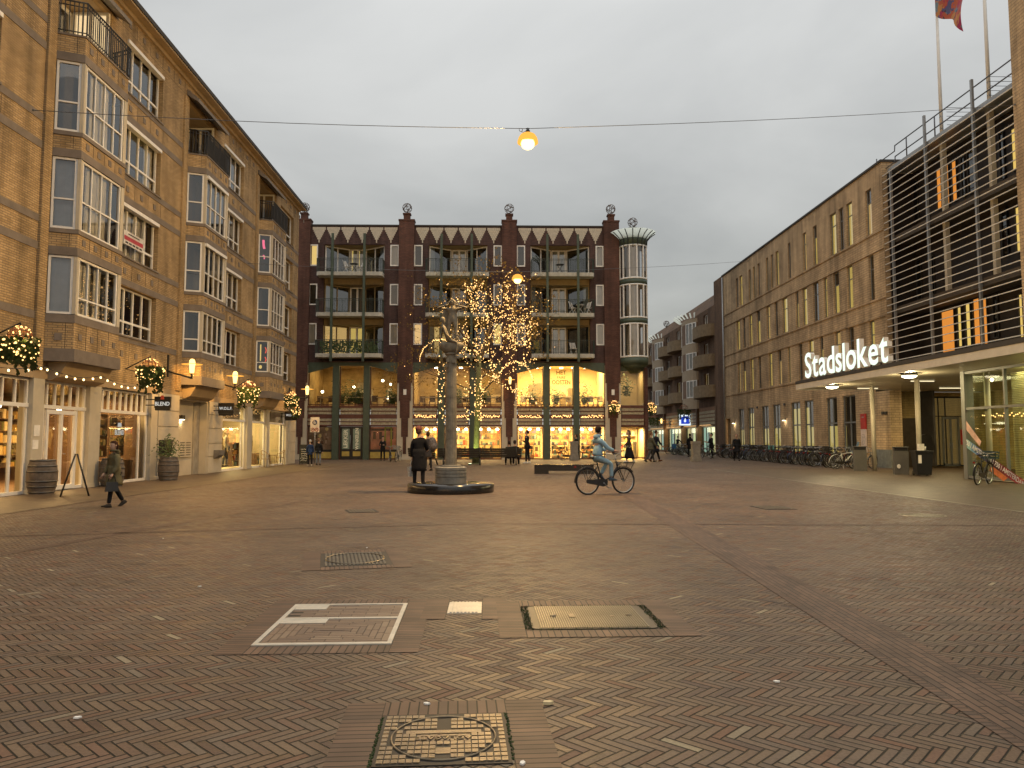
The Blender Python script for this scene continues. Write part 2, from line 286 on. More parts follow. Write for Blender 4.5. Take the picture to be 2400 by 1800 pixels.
# ---------------------------------------------------------------- mesh builder
class MB:
    def __init__(s, f=None):
        s.v = []; s.p = []; s.sm = []; s.mi = []; s.f = f; s.cm = 0; s.gid = None; s.gs = []
    def add(s, pts):
        n = len(s.v)
        s.v += [tuple(s.f(*q)) for q in pts] if s.f else [tuple(q) for q in pts]
        return n
    def fc(s, idx, sm=False):
        s.p.append(tuple(idx)); s.sm.append(sm); s.mi.append(s.cm); s.gs.append(s.gid)
    def quad(s, *pts):
        n = s.add(pts); s.fc(range(n, n+len(pts)))
    def box(s, x0, x1, y0, y1, z0, z1):
        n = s.add([(x0, y0, z0), (x1, y0, z0), (x1, y1, z0), (x0, y1, z0), (x0, y0, z1), (x1, y0, z1), (x1, y1, z1), (x0, y1, z1)])
        for q in ((0, 3, 2, 1), (4, 5, 6, 7), (0, 1, 5, 4), (1, 2, 6, 5), (2, 3, 7, 6), (3, 0, 4, 7)): s.fc([n+a for a in q])
    def obox(s, c, hx, hy, hz, M):
        c = Vector(c); n = s.add([c+M@Vector((a*hx, b*hy, d*hz)) for d in (-1, 1) for (a, b) in ((-1, -1), (1, -1), (1, 1), (-1, 1))])
        for q in ((0, 3, 2, 1), (4, 5, 6, 7), (0, 1, 5, 4), (1, 2, 6, 5), (2, 3, 7, 6), (3, 0, 4, 7)): s.fc([n+a for a in q])
    def loft(s, rings, cap=True, sm=True, close=False):
        k = len(rings[0]); n0 = s.add([q for r in rings for q in r])
        m = len(rings)
        for a in range(m if close else m-1):
            b = (a+1) % m
            for i in range(k):
                j = (i+1) % k; s.fc((n0+a*k+i, n0+a*k+j, n0+b*k+j, n0+b*k+i), sm)
        if cap and not close:
            s.fc([n0+i for i in reversed(range(k))]); s.fc([n0+(m-1)*k+i for i in range(k)])
    def tube(s, pts, r, n=6, cap=True, close=False):
        pts = [Vector(p) for p in pts]; rings = []; m = len(pts); ref = None
        for i, p in enumerate(pts):
            if close: d = pts[(i+1) % m]-pts[i-1]
            else: d = pts[min(i+1, m-1)]-pts[max(i-1, 0)]
            if d.length < 1e-9: d = Vector((0, 0, 1))
            d.normalize()
            if ref is None:
                ref = Vector((0, 0, 1)) if abs(d.z) < .9 else Vector((1, 0, 0))
            a = d.cross(ref)
            if a.length < 1e-6: a = d.cross(Vector((.3, 1, .2)))
            a.normalize(); b = d.cross(a); b.normalize(); ref = a.cross(d)
            rr = r[i] if isinstance(r, (list, tuple)) else r
            rings.append([p+a*math.cos(2*math.pi*k/n)*rr+b*math.sin(2*math.pi*k/n)*rr for k in range(n)])
        s.loft(rings, cap, n > 4, close)
    def lathe(s, prof, c=(0, 0, 0), n=20, cap=True, a0=0, a1=None, sm=True):
        c = Vector(c); full = a1 is None; rings = []
        for r, z in prof:
            if full: rings.append([c+Vector((r*math.cos(2*math.pi*k/n), r*math.sin(2*math.pi*k/n), z)) for k in range(n)])
            else: rings.append([c+Vector((r*math.cos(a0+(a1-a0)*k/n), r*math.sin(a0+(a1-a0)*k/n), z)) for k in range(n+1)])
        if full: s.loft(rings, cap, sm)
        else:
            k = n+1; n0 = s.add([q for r in rings for q in r])
            for a in range(len(rings)-1):
                for i in range(n): s.fc((n0+a*k+i, n0+a*k+i+1, n0+(a+1)*k+i+1, n0+(a+1)*k+i), sm)
    def ell(s, c, rx, ry, rz, nu=10, nv=7, M=None):
        c = Vector(c); rings = []
        for i in range(1, nv):
            th = math.pi*i/nv-math.pi/2
            ring = []
            for k in range(nu):
                q = Vector((rx*math.cos(th)*math.cos(2*math.pi*k/nu), ry*math.cos(th)*math.sin(2*math.pi*k/nu), rz*math.sin(th)))
                ring.append(c+(M@q if M else q))
            rings.append(ring)
        n0 = len(s.v); s.loft(rings, False)
        tb = s.add([c+(M@Vector((0, 0, z)) if M else Vector((0, 0, z))) for z in (-rz, rz)])
        L = n0+(nv-2)*nu
        for k in range(nu):
            s.fc((n0+(k+1) % nu, n0+k, tb), True); s.fc((L+k, L+(k+1) % nu, tb+1), True)
    def prism(s, poly, a, b, axis=2):
        """polygon in the other two axes, pulled from a to b along axis"""
        def mk(q, h):
            return (q[0], q[1], h) if axis == 2 else ((q[0], h, q[1]) if axis == 1 else (h, q[0], q[1]))
        n = len(poly); n0 = s.add([mk(q, a) for q in poly]+[mk(q, b) for q in poly])
        s.fc([n0+i for i in reversed(range(n))]); s.fc([n0+n+i for i in range(n)])
        for i in range(n):
            j = (i+1) % n; s.fc((n0+i, n0+j, n0+n+j, n0+n+i))
    def wall(s, u0, u1, v0, v1, holes, w=0.0, depth=.25):
        """front of a wall in frame coordinates with rectangular openings and their reveals"""
        us = sorted({u0, u1, *[h[0] for h in holes], *[h[1] for h in holes]}); vs = sorted({v0, v1, *[h[2] for h in holes], *[h[3] for h in holes]})
        us = [x for x in us if u0 <= x <= u1]; vs = [x for x in vs if v0 <= x <= v1]
        for a, b in zip(us, us[1:]):
            for c, d in zip(vs, vs[1:]):
                mu_, mv_ = (a+b)/2, (c+d)/2
                if any(h[0] < mu_ < h[1] and h[2] < mv_ < h[3] for h in holes): continue
                s.quad((a, c, w), (b, c, w), (b, d, w), (a, d, w))
        for h in holes:
            a, b, c, d = h[:4]
            s.quad((a, c, w), (a, d, w), (a, d, w-depth), (a, c, w-depth)); s.quad((b, c, w), (b, d, w), (b, d, w-depth), (b, c, w-depth))
            s.quad((a, c, w), (b, c, w), (b, c, w-depth), (a, c, w-depth)); s.quad((a, d, w), (b, d, w), (b, d, w-depth), (a, d, w-depth))
    def bx(s, u0, u1, v0, v1, w0, w1): s.box(u0, u1, v0, v1, w0, w1)
    def build(s, name, m, parent=None, off=None, recalc=True):
        if off is None:
            off = ORG.get(parent.name, Vector()) if parent else Vector()
        me = bpy.data.meshes.new(name)
        me.from_pydata([(a-off[0], b-off[1], c-off[2]) for a, b, c in s.v], [], s.p)
        me.polygons.foreach_set('use_smooth', s.sm); 
        ms = m if isinstance(m, (list, tuple)) else [m]
        for q in ms: me.materials.append(q)
        if len(ms) > 1: me.polygons.foreach_set('material_index', s.mi)
        if recalc:
            b = bmesh.new(); b.from_mesh(me); bmesh.ops.recalc_face_normals(b, faces=b.faces); b.to_mesh(me); b.free()
        me.update()
        o = bpy.data.objects.new(name, me); COL.objects.link(o)
        if parent:
            o.parent = parent
            if parent.name in ORG: ORG[o.name] = ORG[parent.name]
        else: o.location = off
        return o
    def each(s, name, m, parent=None, off=None):
        """every connected piece (or every numbered group of pieces) becomes an object of its own"""
        par = list(range(len(s.v)))
        def find(a):
            while par[a] != a: par[a] = par[par[a]]; a = par[a]
            return a
        for q in s.p:
            r = find(q[0])
            for a in q[1:]: par[find(a)] = r
        parts = {}
        for k, q in enumerate(s.p):
            key = ('g', s.gs[k]) if s.gs[k] is not None else ('i', find(q[0]))
            parts.setdefault(key, []).append(k)
        out = []
        for ks in parts.values():
            b = MB(); mp = {}
            for k in ks:
                idx = []
                for a in s.p[k]:
                    if a not in mp: mp[a] = len(b.v); b.v.append(s.v[a])
                    idx.append(mp[a])
                b.cm = s.mi[k]; b.fc(idx, s.sm[k])
            out.append(b.build(name, m, parent, off))
        return out
ORG = {}
def frame(A, B):
    """wall frame from ground point A to B, seen from outside left to right: (u along, v up, w outwards)"""
    dx, dy = B[0]-A[0], B[1]-A[1]; L = math.hypot(dx, dy); dx /= L; dy /= L
    def f(u, v, w): return (A[0]+dx*u+dy*w, A[1]+dy*u-dx*w, v)
    f.L = L
    return f
def tag(o, label, cat, group=None, kind=None):
    o['label'] = label; o['category'] = cat
    if group: o['group'] = group
    if kind: o['kind'] = kind
    return o
def struct(o):
    o['kind'] = 'structure'; return o
def thing(name, label, cat, loc=(0, 0, 0), rot=0, group=None, world=False):
    o = bpy.data.objects.new(name, None); COL.objects.link(o); o.empty_display_size = .2
    o.location = loc; o.rotation_euler = (0, 0, rot)
    if world: ORG[o.name] = Vector(loc)
    return tag(o, label, cat, group)
def dup(root, loc, rot, label, group=None):
    r = root.copy(); COL.objects.link(r); r.location = loc; r.rotation_euler = (0, 0, rot) if not isinstance(rot, tuple) else rot
    r['label'] = label
    if group: r['group'] = group
    for ch in list(root.children):
        c = ch.copy(); COL.objects.link(c); c.parent = r
        for h in ch.children:
            d = h.copy(); COL.objects.link(d); d.parent = c
    return r
def copy_part(p, parent, loc):
    c = p.copy(); COL.objects.link(c); c.parent = parent; c.location = loc
    for h in p.children:
        d = h.copy(); COL.objects.link(d); d.parent = c
    return c
TMP = bpy.data.scenes.new('scratch')
def text_geo(body, size=1.0, ext=.01, bold=0.0, align='CENTER'):
    cu = bpy.data.curves.new('t', 'FONT'); cu.body = body; cu.size = size; cu.extrude = ext; cu.offset = bold; cu.align_x = align; cu.resolution_u = 3
    o = bpy.data.objects.new('t', cu); TMP.collection.objects.link(o)
    vl = TMP.view_layers[0]; vl.update()
    e = o.evaluated_get(vl.depsgraph); me = e.to_mesh()
    v = [tuple(q.co) for q in me.vertices]; p = [tuple(q.vertices) for q in me.polygons]
    e.to_mesh_clear(); bpy.data.objects.remove(o); bpy.data.curves.remove(cu)
    return v, p
def put_text(mb, body, u, v, w, size, ext=.01, bold=0.0, sx=1.0, rot=0.0, align='CENTER'):
    vs_, ps = text_geo(body, size, ext, bold, align); c, s_ = math.cos(rot), math.sin(rot)
    n = mb.add([(u+(x*sx)*c-y*s_, v+(x*sx)*s_+y*c, w+z) for x, y, z in vs_])
    for q in ps: mb.fc([n+i for i in q])
def point(name, loc, W_, col, r=.1):
    l = bpy.data.lights.new(name, 'POINT'); l.energy = W_; l.color = col; l.shadow_soft_size = r
    o = bpy.data.objects.new(name, l); COL.objects.link(o); o.location = loc; return o
def area(name, loc, sx, sy, W_, col, rot=(0, 0, 0)):
    l = bpy.data.lights.new(name, 'AREA'); l.shape = 'RECTANGLE'; l.size = sx; l.size_y = sy; l.energy = W_; l.color = col
    o = bpy.data.objects.new(name, l); COL.objects.link(o); o.location = loc; o.rotation_euler = rot; return o
# ================================================================ GROUND
PAV = paving()
mb = MB(); mb.quad((-300, -120, 0), (300, -120, 0), (300, 400, 0), (-300, 400, 0))
struct(mb.build('ground', PAV))
C_SOLD = course('soldier_course_pavers', .0525, 1.0, (.142, .086, .057), (.086, .058, .043), .58)
C_STRET = course('stretcher_course_pavers', .21, .0525, (.140, .086, .058), (.09, .06, .044), .58)
C_TILE = course('pavement_tiles', .3, .3, (.105, .074, .047), (.086, .061, .039))
C_KERB = course('kerb_stones', 1.0, .3, (.20, .17, .125), (.165, .14, .105))
C_DARKS = course('dark_gutter_pavers', .2, .1, (.125, .083, .058), (.085, .059, .043))
def sheet(name, A, B, wl, wr, m, z):
    """flat paving strip from A to B, reaching wl to its left and wr to its right"""
    A = Vector(A); B = Vector(B); d = B-A; a = math.atan2(d.y, d.x); L = math.hypot(d.x, d.y)
    b = MB(); b.quad((0, -wr, z), (L, -wr, z), (L, wl, z), (0, wl, z))
    o = b.build(name, m); o.location = (A.x, A.y, 0); o.rotation_euler = (0, 0, a)
    return struct(o)
# pavements along both sides
la, lb = g(0, 1204.8), g(367, 1152)
d = (lb-la).normalized()
sheet('pavement', la-d*14, la+d*32, 4.5, 0, C_TILE, .004)
sheet('gutter', la-d*14, la+d*32, .0, .12, C_DARKS, .008)
ra, rb = g(1697.6, 1104.6), g(2400, 1202)
d = (rb-ra).normalized()
sheet('pavement', ra-d*2, ra+d*34, 14, 0, C_TILE, .004)
sheet('kerb_strip', ra-d*2, ra+d*34, .13, .02, C_KERB, .008)
rc, rd_ = g(1900, 1105), g(2400, 1163)
sheet('gutter', rc, rd_+(rd_-rc)*.8, .1, 0, C_DARKS, .008)
# long band running away from the camera, gutter across the square
a0, a1 = g(2355.7, 1692), g(1579.8, 1231); b0, b1 = g(2400, 1671), g(1617.8, 1231)
c0 = (a0+b0)/2; c1 = (a1+b1)/2; d = (c1-c0).normalized(); c1 = c1+d*8; c0 = c0-d*3
sheet('paving_band', c0, c1, .17, .17, C_STRET, .004)
sheet('paving_band', c0, c1, .235, -.172, C_SOLD, .004); sheet('paving_band', c0, c1, -.172, .235, C_SOLD, .004)
e0, e1 = g(0, 1300), g(650, 1185)
sheet('paving_band', e0-(e1-e0)*.2, e1+(e1-e0)*.15, .1, .1, C_STRET, .004)
p0, p1, p2 = g(0, 1258), g(1130, 1228), g(2400, 1233)
sheet('gutter', p0-(p1-p0)*.3, p1, .105, .0, C_STRET, .004); sheet('gutter', p1, p2+(p2-p1)*.3, .105, .0, C_STRET, .005)
# ---------------------------------------------------------------- covers in the paving
M_IRON = mat('worn_cast_iron', (.16, .13, .09), .38, .55, var=.35, scale=8, bump=.2)
M_IRONB = mat('dark_cast_iron', (.022, .02, .017), .6, .3, var=.3)
M_GALV = mat('galvanised_frame', (.50, .47, .40), .45, .35, var=.15, scale=8)
M_MOSS = mat('green_moss', (.035, .052, .014), .95, var=.5, scale=25, bump=.6)
def rect(TL, TR, BR, BL):
    TL, TR, BR, BL = [g(*q) for q in (TL, TR, BR, BL)]
    c = (TL+TR+BR+BL)/4; x = ((TR-TL)+(BR-BL)).normalized()
    w = ((TR-TL).length+(BR-BL).length)/2; y = Vector((-x.y, x.x, 0)); h = abs(((TL-BL)+(TR-BR)).dot(y))/2
    return c, math.atan2(x.y, x.x), w, h
ZZ = [.0025]
def surround(c, ang, w, h, t=.21, sides='LRTB', name='paving_band', z=None):
    ZZ[0] += .0006; z = ZZ[0]
    ex = Vector((math.cos(ang), math.sin(ang), 0)); ey = Vector((-ex.y, ex.x, 0))
    if 'T' in sides: sheet(name, c-ex*w/2+ey*h/2, c+ex*w/2+ey*h/2, t, 0, C_SOLD, z)
    if 'B' in sides: sheet(name, c-ex*w/2-ey*h/2, c+ex*w/2-ey*h/2, 0, t, C_SOLD, z)
    if 'L' in sides: sheet(name, c-ex*w/2-ey*(h/2+t), c-ex*w/2+ey*(h/2+t), t, 0, C_STRET_V, z+.0003)
    if 'R' in sides: sheet(name, c+ex*w/2-ey*(h/2+t), c+ex*w/2+ey*(h/2+t), 0, t, C_STRET_V, z+.0003)
C_STRET_V = C_SOLD
def cover(c, ang, name, label, cat):
    return thing(name, label, cat, (c.x, c.y, 0), ang)
# near grid cover
c, a, w, h = rect((911.9, 1680.8), (1181.5, 1673), (1188, 1792), (871, 1800)); h = max(h, .3); w = .63
c.y = c.y
surround(c, a, w+.02, h+.02, .205, 'LRT')
o = cover(c, a, 'manhole_cover', 'near square iron cover with raised grid and upside down lettering inside a ring', 'manhole cover')
b = MB(); b.box(-w/2, w/2, -h/2, h/2, -.02, .006); b.build('frame', M_IRONB, o)
b = MB(); nx, ny = 18, 12
px_, py_ = (w-.03)/nx, (h-.03)/ny
for i in range(nx):
    for j in range(ny):
        x = -w/2+.015+(i+.5)*px_; y = -h/2+.015+(j+.5)*py_
        r = math.hypot(x/(.40*w), y/(.43*h))
        if .92 < r < 1.08 or (abs(x) < .135 and -.05 < y < .03) or (abs(x+.0) < .19 and .045 < y < .095): continue
        if abs(x) < .04 and (y < -.12 or y > .12): continue
        b.box(x-px_*.41, x+px_*.41, y-py_*.38, y+py_*.38, .006, .0115)
b.build('raised_grid', M_IRON, o)
b = MB(); b.tube([(.40*w*math.cos(t*math.pi/24), .43*h*math.sin(t*math.pi/24), .009) for t in range(48)], .006, 5, close=True); b.build('ring', M_IRON, o)
b = MB(); b.box(-.185, .185, .047, .088, .006, .010); b.box(-.13, .13, -.048, .028, .006, .0095); b.box(-.035, .035, -.2, -.13, .006, .0095); b.build('name_plate', M_IRON, o)
b = MB(); put_text(b, 'AQUAGATE', 0, -.008, .0125, .05, .003, .0008, 1.0, math.pi)
for i in range(5): b.box(-.11+i*.046, -.075+i*.046, .002, .022, .0095, .0135)
b.build('lettering', M_IRON, o)
b = MB()
for i in range(110):
    s_ = rnd.choice((-1, 1)); x = s_*(w/2+rnd.uniform(.0, .016)); y = rnd.uniform(-h/2, h/2)
    b.ell((x, y, .003), rnd.uniform(.004, .01), rnd.uniform(.004, .012), rnd.uniform(.004, .008), 5, 4)
o = b.build('moss', M_MOSS, None); o.location = (c.x, c.y, 0); o.rotation_euler = (0, 0, a); tag(o, 'green moss in the joints around the near grid cover', 'moss', kind='stuff')
# galvanised double frame with brick inlay
c, a, w, h = rect((692.8, 1419.3), (958.4, 1416.2), (913.7, 1512), (588, 1515.6))
TLg, BLg = g(692.8, 1419.3), g(588, 1515.6)
surround(c, a, w, h, .205)
o = cover(c, a, 'access_cover', 'pale steel double frame in the paving filled with bricks in a spiral', 'access cover')
b = MB(); t = .035; ym = h/2-h*.40
for q in ((-w/2, w/2, h/2-t, h/2), (-w/2, w/2, -h/2, -h/2+t*1.4), (-w/2, -w/2+t, -h/2+t*1.4, h/2-t), (w/2-t, w/2, -h/2+t*1.4, h/2-t), (-w/2+t, w/2-t, ym-t*.6, ym+t*.6)):
    b.box(*q, -.02, .012)
b.build('frame', M_GALV, o)
b = MB(); b.box(-w/2+t, -w/2+t+.27, h/2-t-.17, h/2-t, -.02, .010); b.box(-w/2+t, -w/2+t+.36, ym-t*.6-.14, ym-t*.6, -.02, .010); b.each('corner_plate', M_GALV, o)
b = MB(); x0, x1, y0, y1 = -w/2+t, w/2-t, -h/2+t*1.4, ym-t*.6
k = 0; bw_, jl = .052, .006
while x1-x0 > .12 and y1-y0 > .08:       # concentric rings of bricks
    for (xa, xb, ya, yb, hor) in ((x0, x1, y0, y0+bw_, 1), (x0, x1, y1-bw_, y1, 1), (x0, x0+bw_, y0+bw_, y1-bw_, 0), (x1-bw_, x1, y0+bw_, y1-bw_, 0)):
        L = (xb-xa) if hor else (yb-ya); n = max(1, round(L/.21))
        for i in range(n):
            if hor: b.box(xa+L*i/n+jl/2, xa+L*(i+1)/n-jl/2, ya+jl/2, yb-jl/2, -.02, .006)
            else: b.box(xa+jl/2, xb-jl/2, ya+L*i/n+jl/2, ya+L*(i+1)/n-jl/2, -.02, .006)
    x0 += bw_; x1 -= bw_; y0 += bw_; y1 -= bw_
x0, x1, y0, y1 = -w/2+t, w/2-t, ym+t*.6, h/2-t; n = int((y1-y0)/.055)
for j in range(n):
    xs = x0+(.1 if j % 2 else 0)
    while xs < x1-.02:
        b.box(xs+jl/2, min(xs+.21, x1)-jl/2, y0+(y1-y0)*j/n+jl/2, y0+(y1-y0)*(j+1)/n-jl/2, -.02, .0055); xs += .21
M_INLAY = goods('inlaid_bricks', [(.155, .10, .065), (.13, .083, .055), (.175, .12, .078), (.11, .07, .048), (.148, .096, .062)], .5)
b.build('inlaid_bricks', M_INLAY, o)
b = MB(); b.quad((-w/2, -h/2, .003), (w/2, -h/2, .003), (w/2, h/2, .003), (-w/2, h/2, .003)); b.build('mortar_bed', M_IRONB, o)
# small pale drain
c, a, w, h = rect((1052.5, 1412.5), (1129, 1412.5), (1128.5, 1438), (1049.5, 1439))
surround(c, a, w+.01, h, .205, 'LR')
o = cover(c, a, 'drain_grate', 'small pale ribbed drain cover between two big covers', 'drain')
b = MB(); b.box(-w/2, w/2, -h/2, h/2, -.02, .006); b.build('base', M_GALV, o)
b = MB()
for i in range(8): b.box(-w/2+.02+i*(w-.04)/8, -w/2+.02+(i+.6)*(w-.04)/8, -h/2+.015, h/2-.015, .006, .013)
b.build('ribs', M_GALV, o)
# ribbed grey cover with grass round it
c, a, w, h = rect((1238, 1423.6), (1507.7, 1421), (1535.7, 1474), (1241, 1477))
surround(c, a, w+.1, h+.06, .205)
o = cover(c, a, 'manhole_cover', 'long dark ribbed cover with rounded corners and grass growing along its rim', 'manhole cover')
b = MB(); r = .06
pl = [(sx*(w/2-r)+r*math.cos(q), sy*(h/2-r)+r*math.sin(q)) for sx, sy, q0 in ((1, 1, 0), (-1, 1, 90), (-1, -1, 180), (1, -1, 270)) for q in [rad(q0+30*z) for z in range(4)]]
b.prism(pl, -.02, .008); b.build('plate', mat('grey_cover_rim', (.05, .045, .035), .5, .3), o)
b = MB(); n = 46
for i in range(n):
    x = -w/2+.07+i*(w-.14)/n; b.box(x, x+(w-.14)/n*.5, -h/2+.02, h/2-.02, .008, .015)
b.build('ribs', mat('long_cover_ribs', (.20, .175, .12), .45, .45), o)
b = MB()
for x in (-.3*w, .33*w): b.ell((x, 0, .015), .03, .022, .012, 8, 5)
b.box(-.17*w, -.12*w, -.06, .06, .0155, .019); b.box(.17*w, .2*w, -.05, .0, .0155, .019); b.each('lifting_eye', M_IRON, o)
b = MB()
for i in range(900):
    q = rnd.random()
    if q < .4: x, y = -w/2-rnd.uniform(-.01, .05), rnd.uniform(-h/2, h/2)
    elif q < .8: x, y = w/2+rnd.uniform(-.01, .05), rnd.uniform(-h/2, h/2)
    else: x, y = rnd.uniform(-w/2, w/2), rnd.choice((-1, 1))*(h/2+rnd.uniform(-.005, .025))
    hh = rnd.uniform(.008, .028); dx, dy = rnd.uniform(-.02, .02), rnd.uniform(-.02, .02); q = rnd.uniform(0, 3.14)
    b.quad((x-.004*math.cos(q), y-.004*math.sin(q), .004), (x+.004*math.cos(q), y+.004*math.sin(q), .004), (x+dx, y+dy, hh))
gr_ = b.build('grass', M_MOSS, None, recalc=False); gr_.location = (c.x, c.y, 0); gr_.rotation_euler = (0, 0, a); tag(gr_, 'short grass growing round the long ribbed cover', 'grass', kind='stuff')
# dark cover farther off
c, a, w, h = rect((768, 1299), (922, 1292), (899.6, 1326), (734, 1330))
surround(c, a, w, h, .205)
o = cover(c, a, 'manhole_cover', 'worn dark ribbed cover left of centre behind the pale double frame', 'manhole cover')
b = MB(); b.box(-w/2, w/2, -h/2, h/2, -.02, .006); b.build('frame', M_IRONB, o)
b = MB()
for i in range(16):
    x = -w/2+.05+i*(w-.1)/16
    b.box(x, x+(w-.1)/16*.6, -h/2+.04, h/2-.04, .006, .012)
b.build('ribs', mat('dark_ribs', (.1, .09, .07), .45, .5), o)
b = MB(); b.tube([(.43*w*math.cos(t*math.pi/20), .4*h*math.sin(t*math.pi/20), .012) for t in range(40)], .01, 5, close=True); b.build('ring', M_IRON, o)
# small far covers
for (TL, TR, BR, BL, lab, m_) in (((818, 1195), (884, 1193), (880, 1201), (808, 1203), 'small far dark cover in front of the monument', M_IRONB), ((1770, 1186), (1840, 1186), (1858, 1194), (1780, 1195), 'dark flat iron cover far right in the paving', M_IRONB)):
    c, a, w, h = rect(TL, TR, BR, BL); o = cover(c, a, 'manhole_cover', lab, 'manhole cover')
    b = MB(); b.box(-w/2, w/2, -h/2, h/2, -.02, .006); b.build('frame', m_, o)
    b = MB()
    for i in range(8): b.box(-w/2+.04+i*(w-.08)/8, -w/2+.04+(i+.6)*(w-.08)/8, -h/2+.04, h/2-.04, .006, .012)
    b.build('ribs', M_IRON, o)
c = g(2162, 1208); o = cover(c, 0, 'manhole_cover', 'pale round iron cover in front of the right pavement', 'manhole cover')
b = MB(); b.lathe([(.42, -.02), (.42, .008), (.38, .008), (.38, .004), (.0, .004)], n=28); b.build('rim', M_IRON, o)
b = MB()
for i in range(-4, 5):
    L = math.sqrt(max(0, .36**2-(i*.075)**2)); b.box(-L, L, i*.075-.02, i*.075+.02, .004, .010)
b.build('ribs', M_IRON, o)
# scraps lying about
M_PAPER = mat('white_paper', (.75, .72, .66), .7)
for i, (x, y, lab) in enumerate(((1285, 1652, 'pale broken brick chip beside the near grid cover'), (1225, 1792, 'small white paper scrap at the very bottom of the picture'), (1000, 1652, 'tiny white paper scrap left above the near grid cover'), (468, 1376, 'small white scrap on bricks left of the double frame'), (382, 1263, 'white scrap near the left end of the cross gutter'), (182, 1685, 'white scrap at lower left on herringbone bricks'), (860, 1285, 'white scrap by the worn dark cover'), (1820, 1600, 'white scrap beside the long paving band at right'))):
    q = g(x, y); b = MB(); r = .02 if i else .03
    b.prism([(-r, -.3*r), (.2*r, -.6*r), (r, .1*r), (.4*r, .6*r), (-.7*r, .5*r)], .004, .012 if i else .02)
    o = b.build('paper_scrap' if i else 'brick_chip', M_PAPER if i else mat('pale_brick', (.55, .45, .26)), None); o.location = (q.x, q.y, 0); o.rotation_euler = (0, 0, i*1.3); tag(o, lab, 'litter')
# ================================================================ LEFT APARTMENT BUILDING
XL = -12.5
FL = frame((XL, 0), (XL, 47.8))
AB = thing('apartment_building', 'long five storey yellow brick apartment block with white bay windows along the left side', 'building', (XL, 24, 0), world=True)
def window(parent, f, u0, u1, v0, v1, w, cols=1, hb=(), fw=.06, dep=.07, fm=None, gm=None, curtain=None, lit=None, name='window', mul=.045, cw=None, sill=False, label=None, room=.45):
    """frame with mullions at depth w; children pane, curtain"""
    fm = fm or M_WHITE; gm = gm or M_GLASS
    b = MB(f)
    b.bx(u0, u1, v0, v0+fw, w-dep, w); b.bx(u0, u1, v1-fw, v1, w-dep, w); b.bx(u0, u0+fw, v0+fw, v1-fw, w-dep, w); b.bx(u1-fw, u1, v0+fw, v1-fw, w-dep, w)
    xs = cw or [u0+(u1-u0)*i/cols for i in range(1, cols)]
    for x in xs: b.bx(x-mul/2, x+mul/2, v0+fw, v1-fw, w-dep+.005, w-.006)
    for y in hb:
        ex = [u0+fw]+[q for x in xs for q in (x-mul/2, x+mul/2)]+[u1-fw]
        for i in range(0, len(ex), 2): b.bx(ex[i], ex[i+1], y-mul/2, y+mul/2, w-dep+.004, w-.004)
    if sill: b.bx(u0-.04, u1+.04, v0-.05, v0-.002, w-dep, w+.1)
    o = b.build(name, fm, parent)
    if label: o['label'] = label
    b = MB(f); b.quad((u0+fw*.5, v0+fw*.5, w-dep*.6), (u1-fw*.5, v0+fw*.5, w-dep*.6), (u1-fw*.5, v1-fw*.5, w-dep*.6), (u0+fw*.5, v1-fw*.5, w-dep*.6))
    b.build('pane', gm, o, recalc=False)
    if curtain:
        b = MB(f); cm, parts = curtain
        for a, c in parts:
            n = max(2, int((c-a)*(u1-u0)/.15)); xs_ = [u0+(u1-u0)*(a+(c-a)*i/n) for i in range(n+1)]
            for i in range(n):
                wa = w-.16-.035*(i % 2); wb = w-.16-.035*((i+1) % 2)
                b.quad((xs_[i], v0, wa), (xs_[i+1], v0, wb), (xs_[i+1], v1, wb), (xs_[i], v1, wa))
        b.build('curtain', cm, o, recalc=False)
    if lit:
        b = MB(f); b.quad((u0, v0, w-room), (u1, v0, w-room), (u1, v1, w-room), (u0, v1, w-room)); b.build('lit_room', lit, o, recalc=False)
    return o
BAYS = [12.0, 21.2, 30.4, 39.65]
P_ = .7; CANT = .28; BL_ = 3.1
COLW = [(y0+4.1, y0+6.9) for y0 in BAYS]     # flat window columns between bays
ROWS = [(4.95, 6.6), (7.6, 9.4), (10.4, 12.2), (13.2, 15.0)]
UA, UB = 2.0, 47.8
holes = []
for y0 in BAYS:
    holes.append((y0+.15, y0+BL_-.1, 12.95, 15.25))       # loggia behind the top balcony
for a, b_ in COLW:
    for c, d in ROWS:
        if b_ < UB: holes.append((a, b_, c, d))
        else: holes.append((a, UB-.45, c, d))
mb = MB(FL); mb.wall(UA, UB, 3.35, 16.0, holes, 0, .25)
mb.quad((UB, 0, 0), (UB, 16, 0), (UB, 16, -10), (UB, 0, -10)); mb.quad((UA, 0, 0), (UA, 16, 0), (UA, 16, -10), (UA, 0, -10))
mb.build('wall', M_YB, AB)
# roof slab with overhang, gutter edge
mb = MB(FL); mb.bx(UA-.2, UB+.35, 16.0, 16.16, -10, .42); mb.build('roof', M_ROOF, AB)
mb = MB(FL); mb.bx(UA-.2, UB+.30, 15.93, 15.997, .003, .38); mb.bx(UA, UB, 15.78, 15.92, .002, .10); mb.build('eave', M_PLASTER, AB)
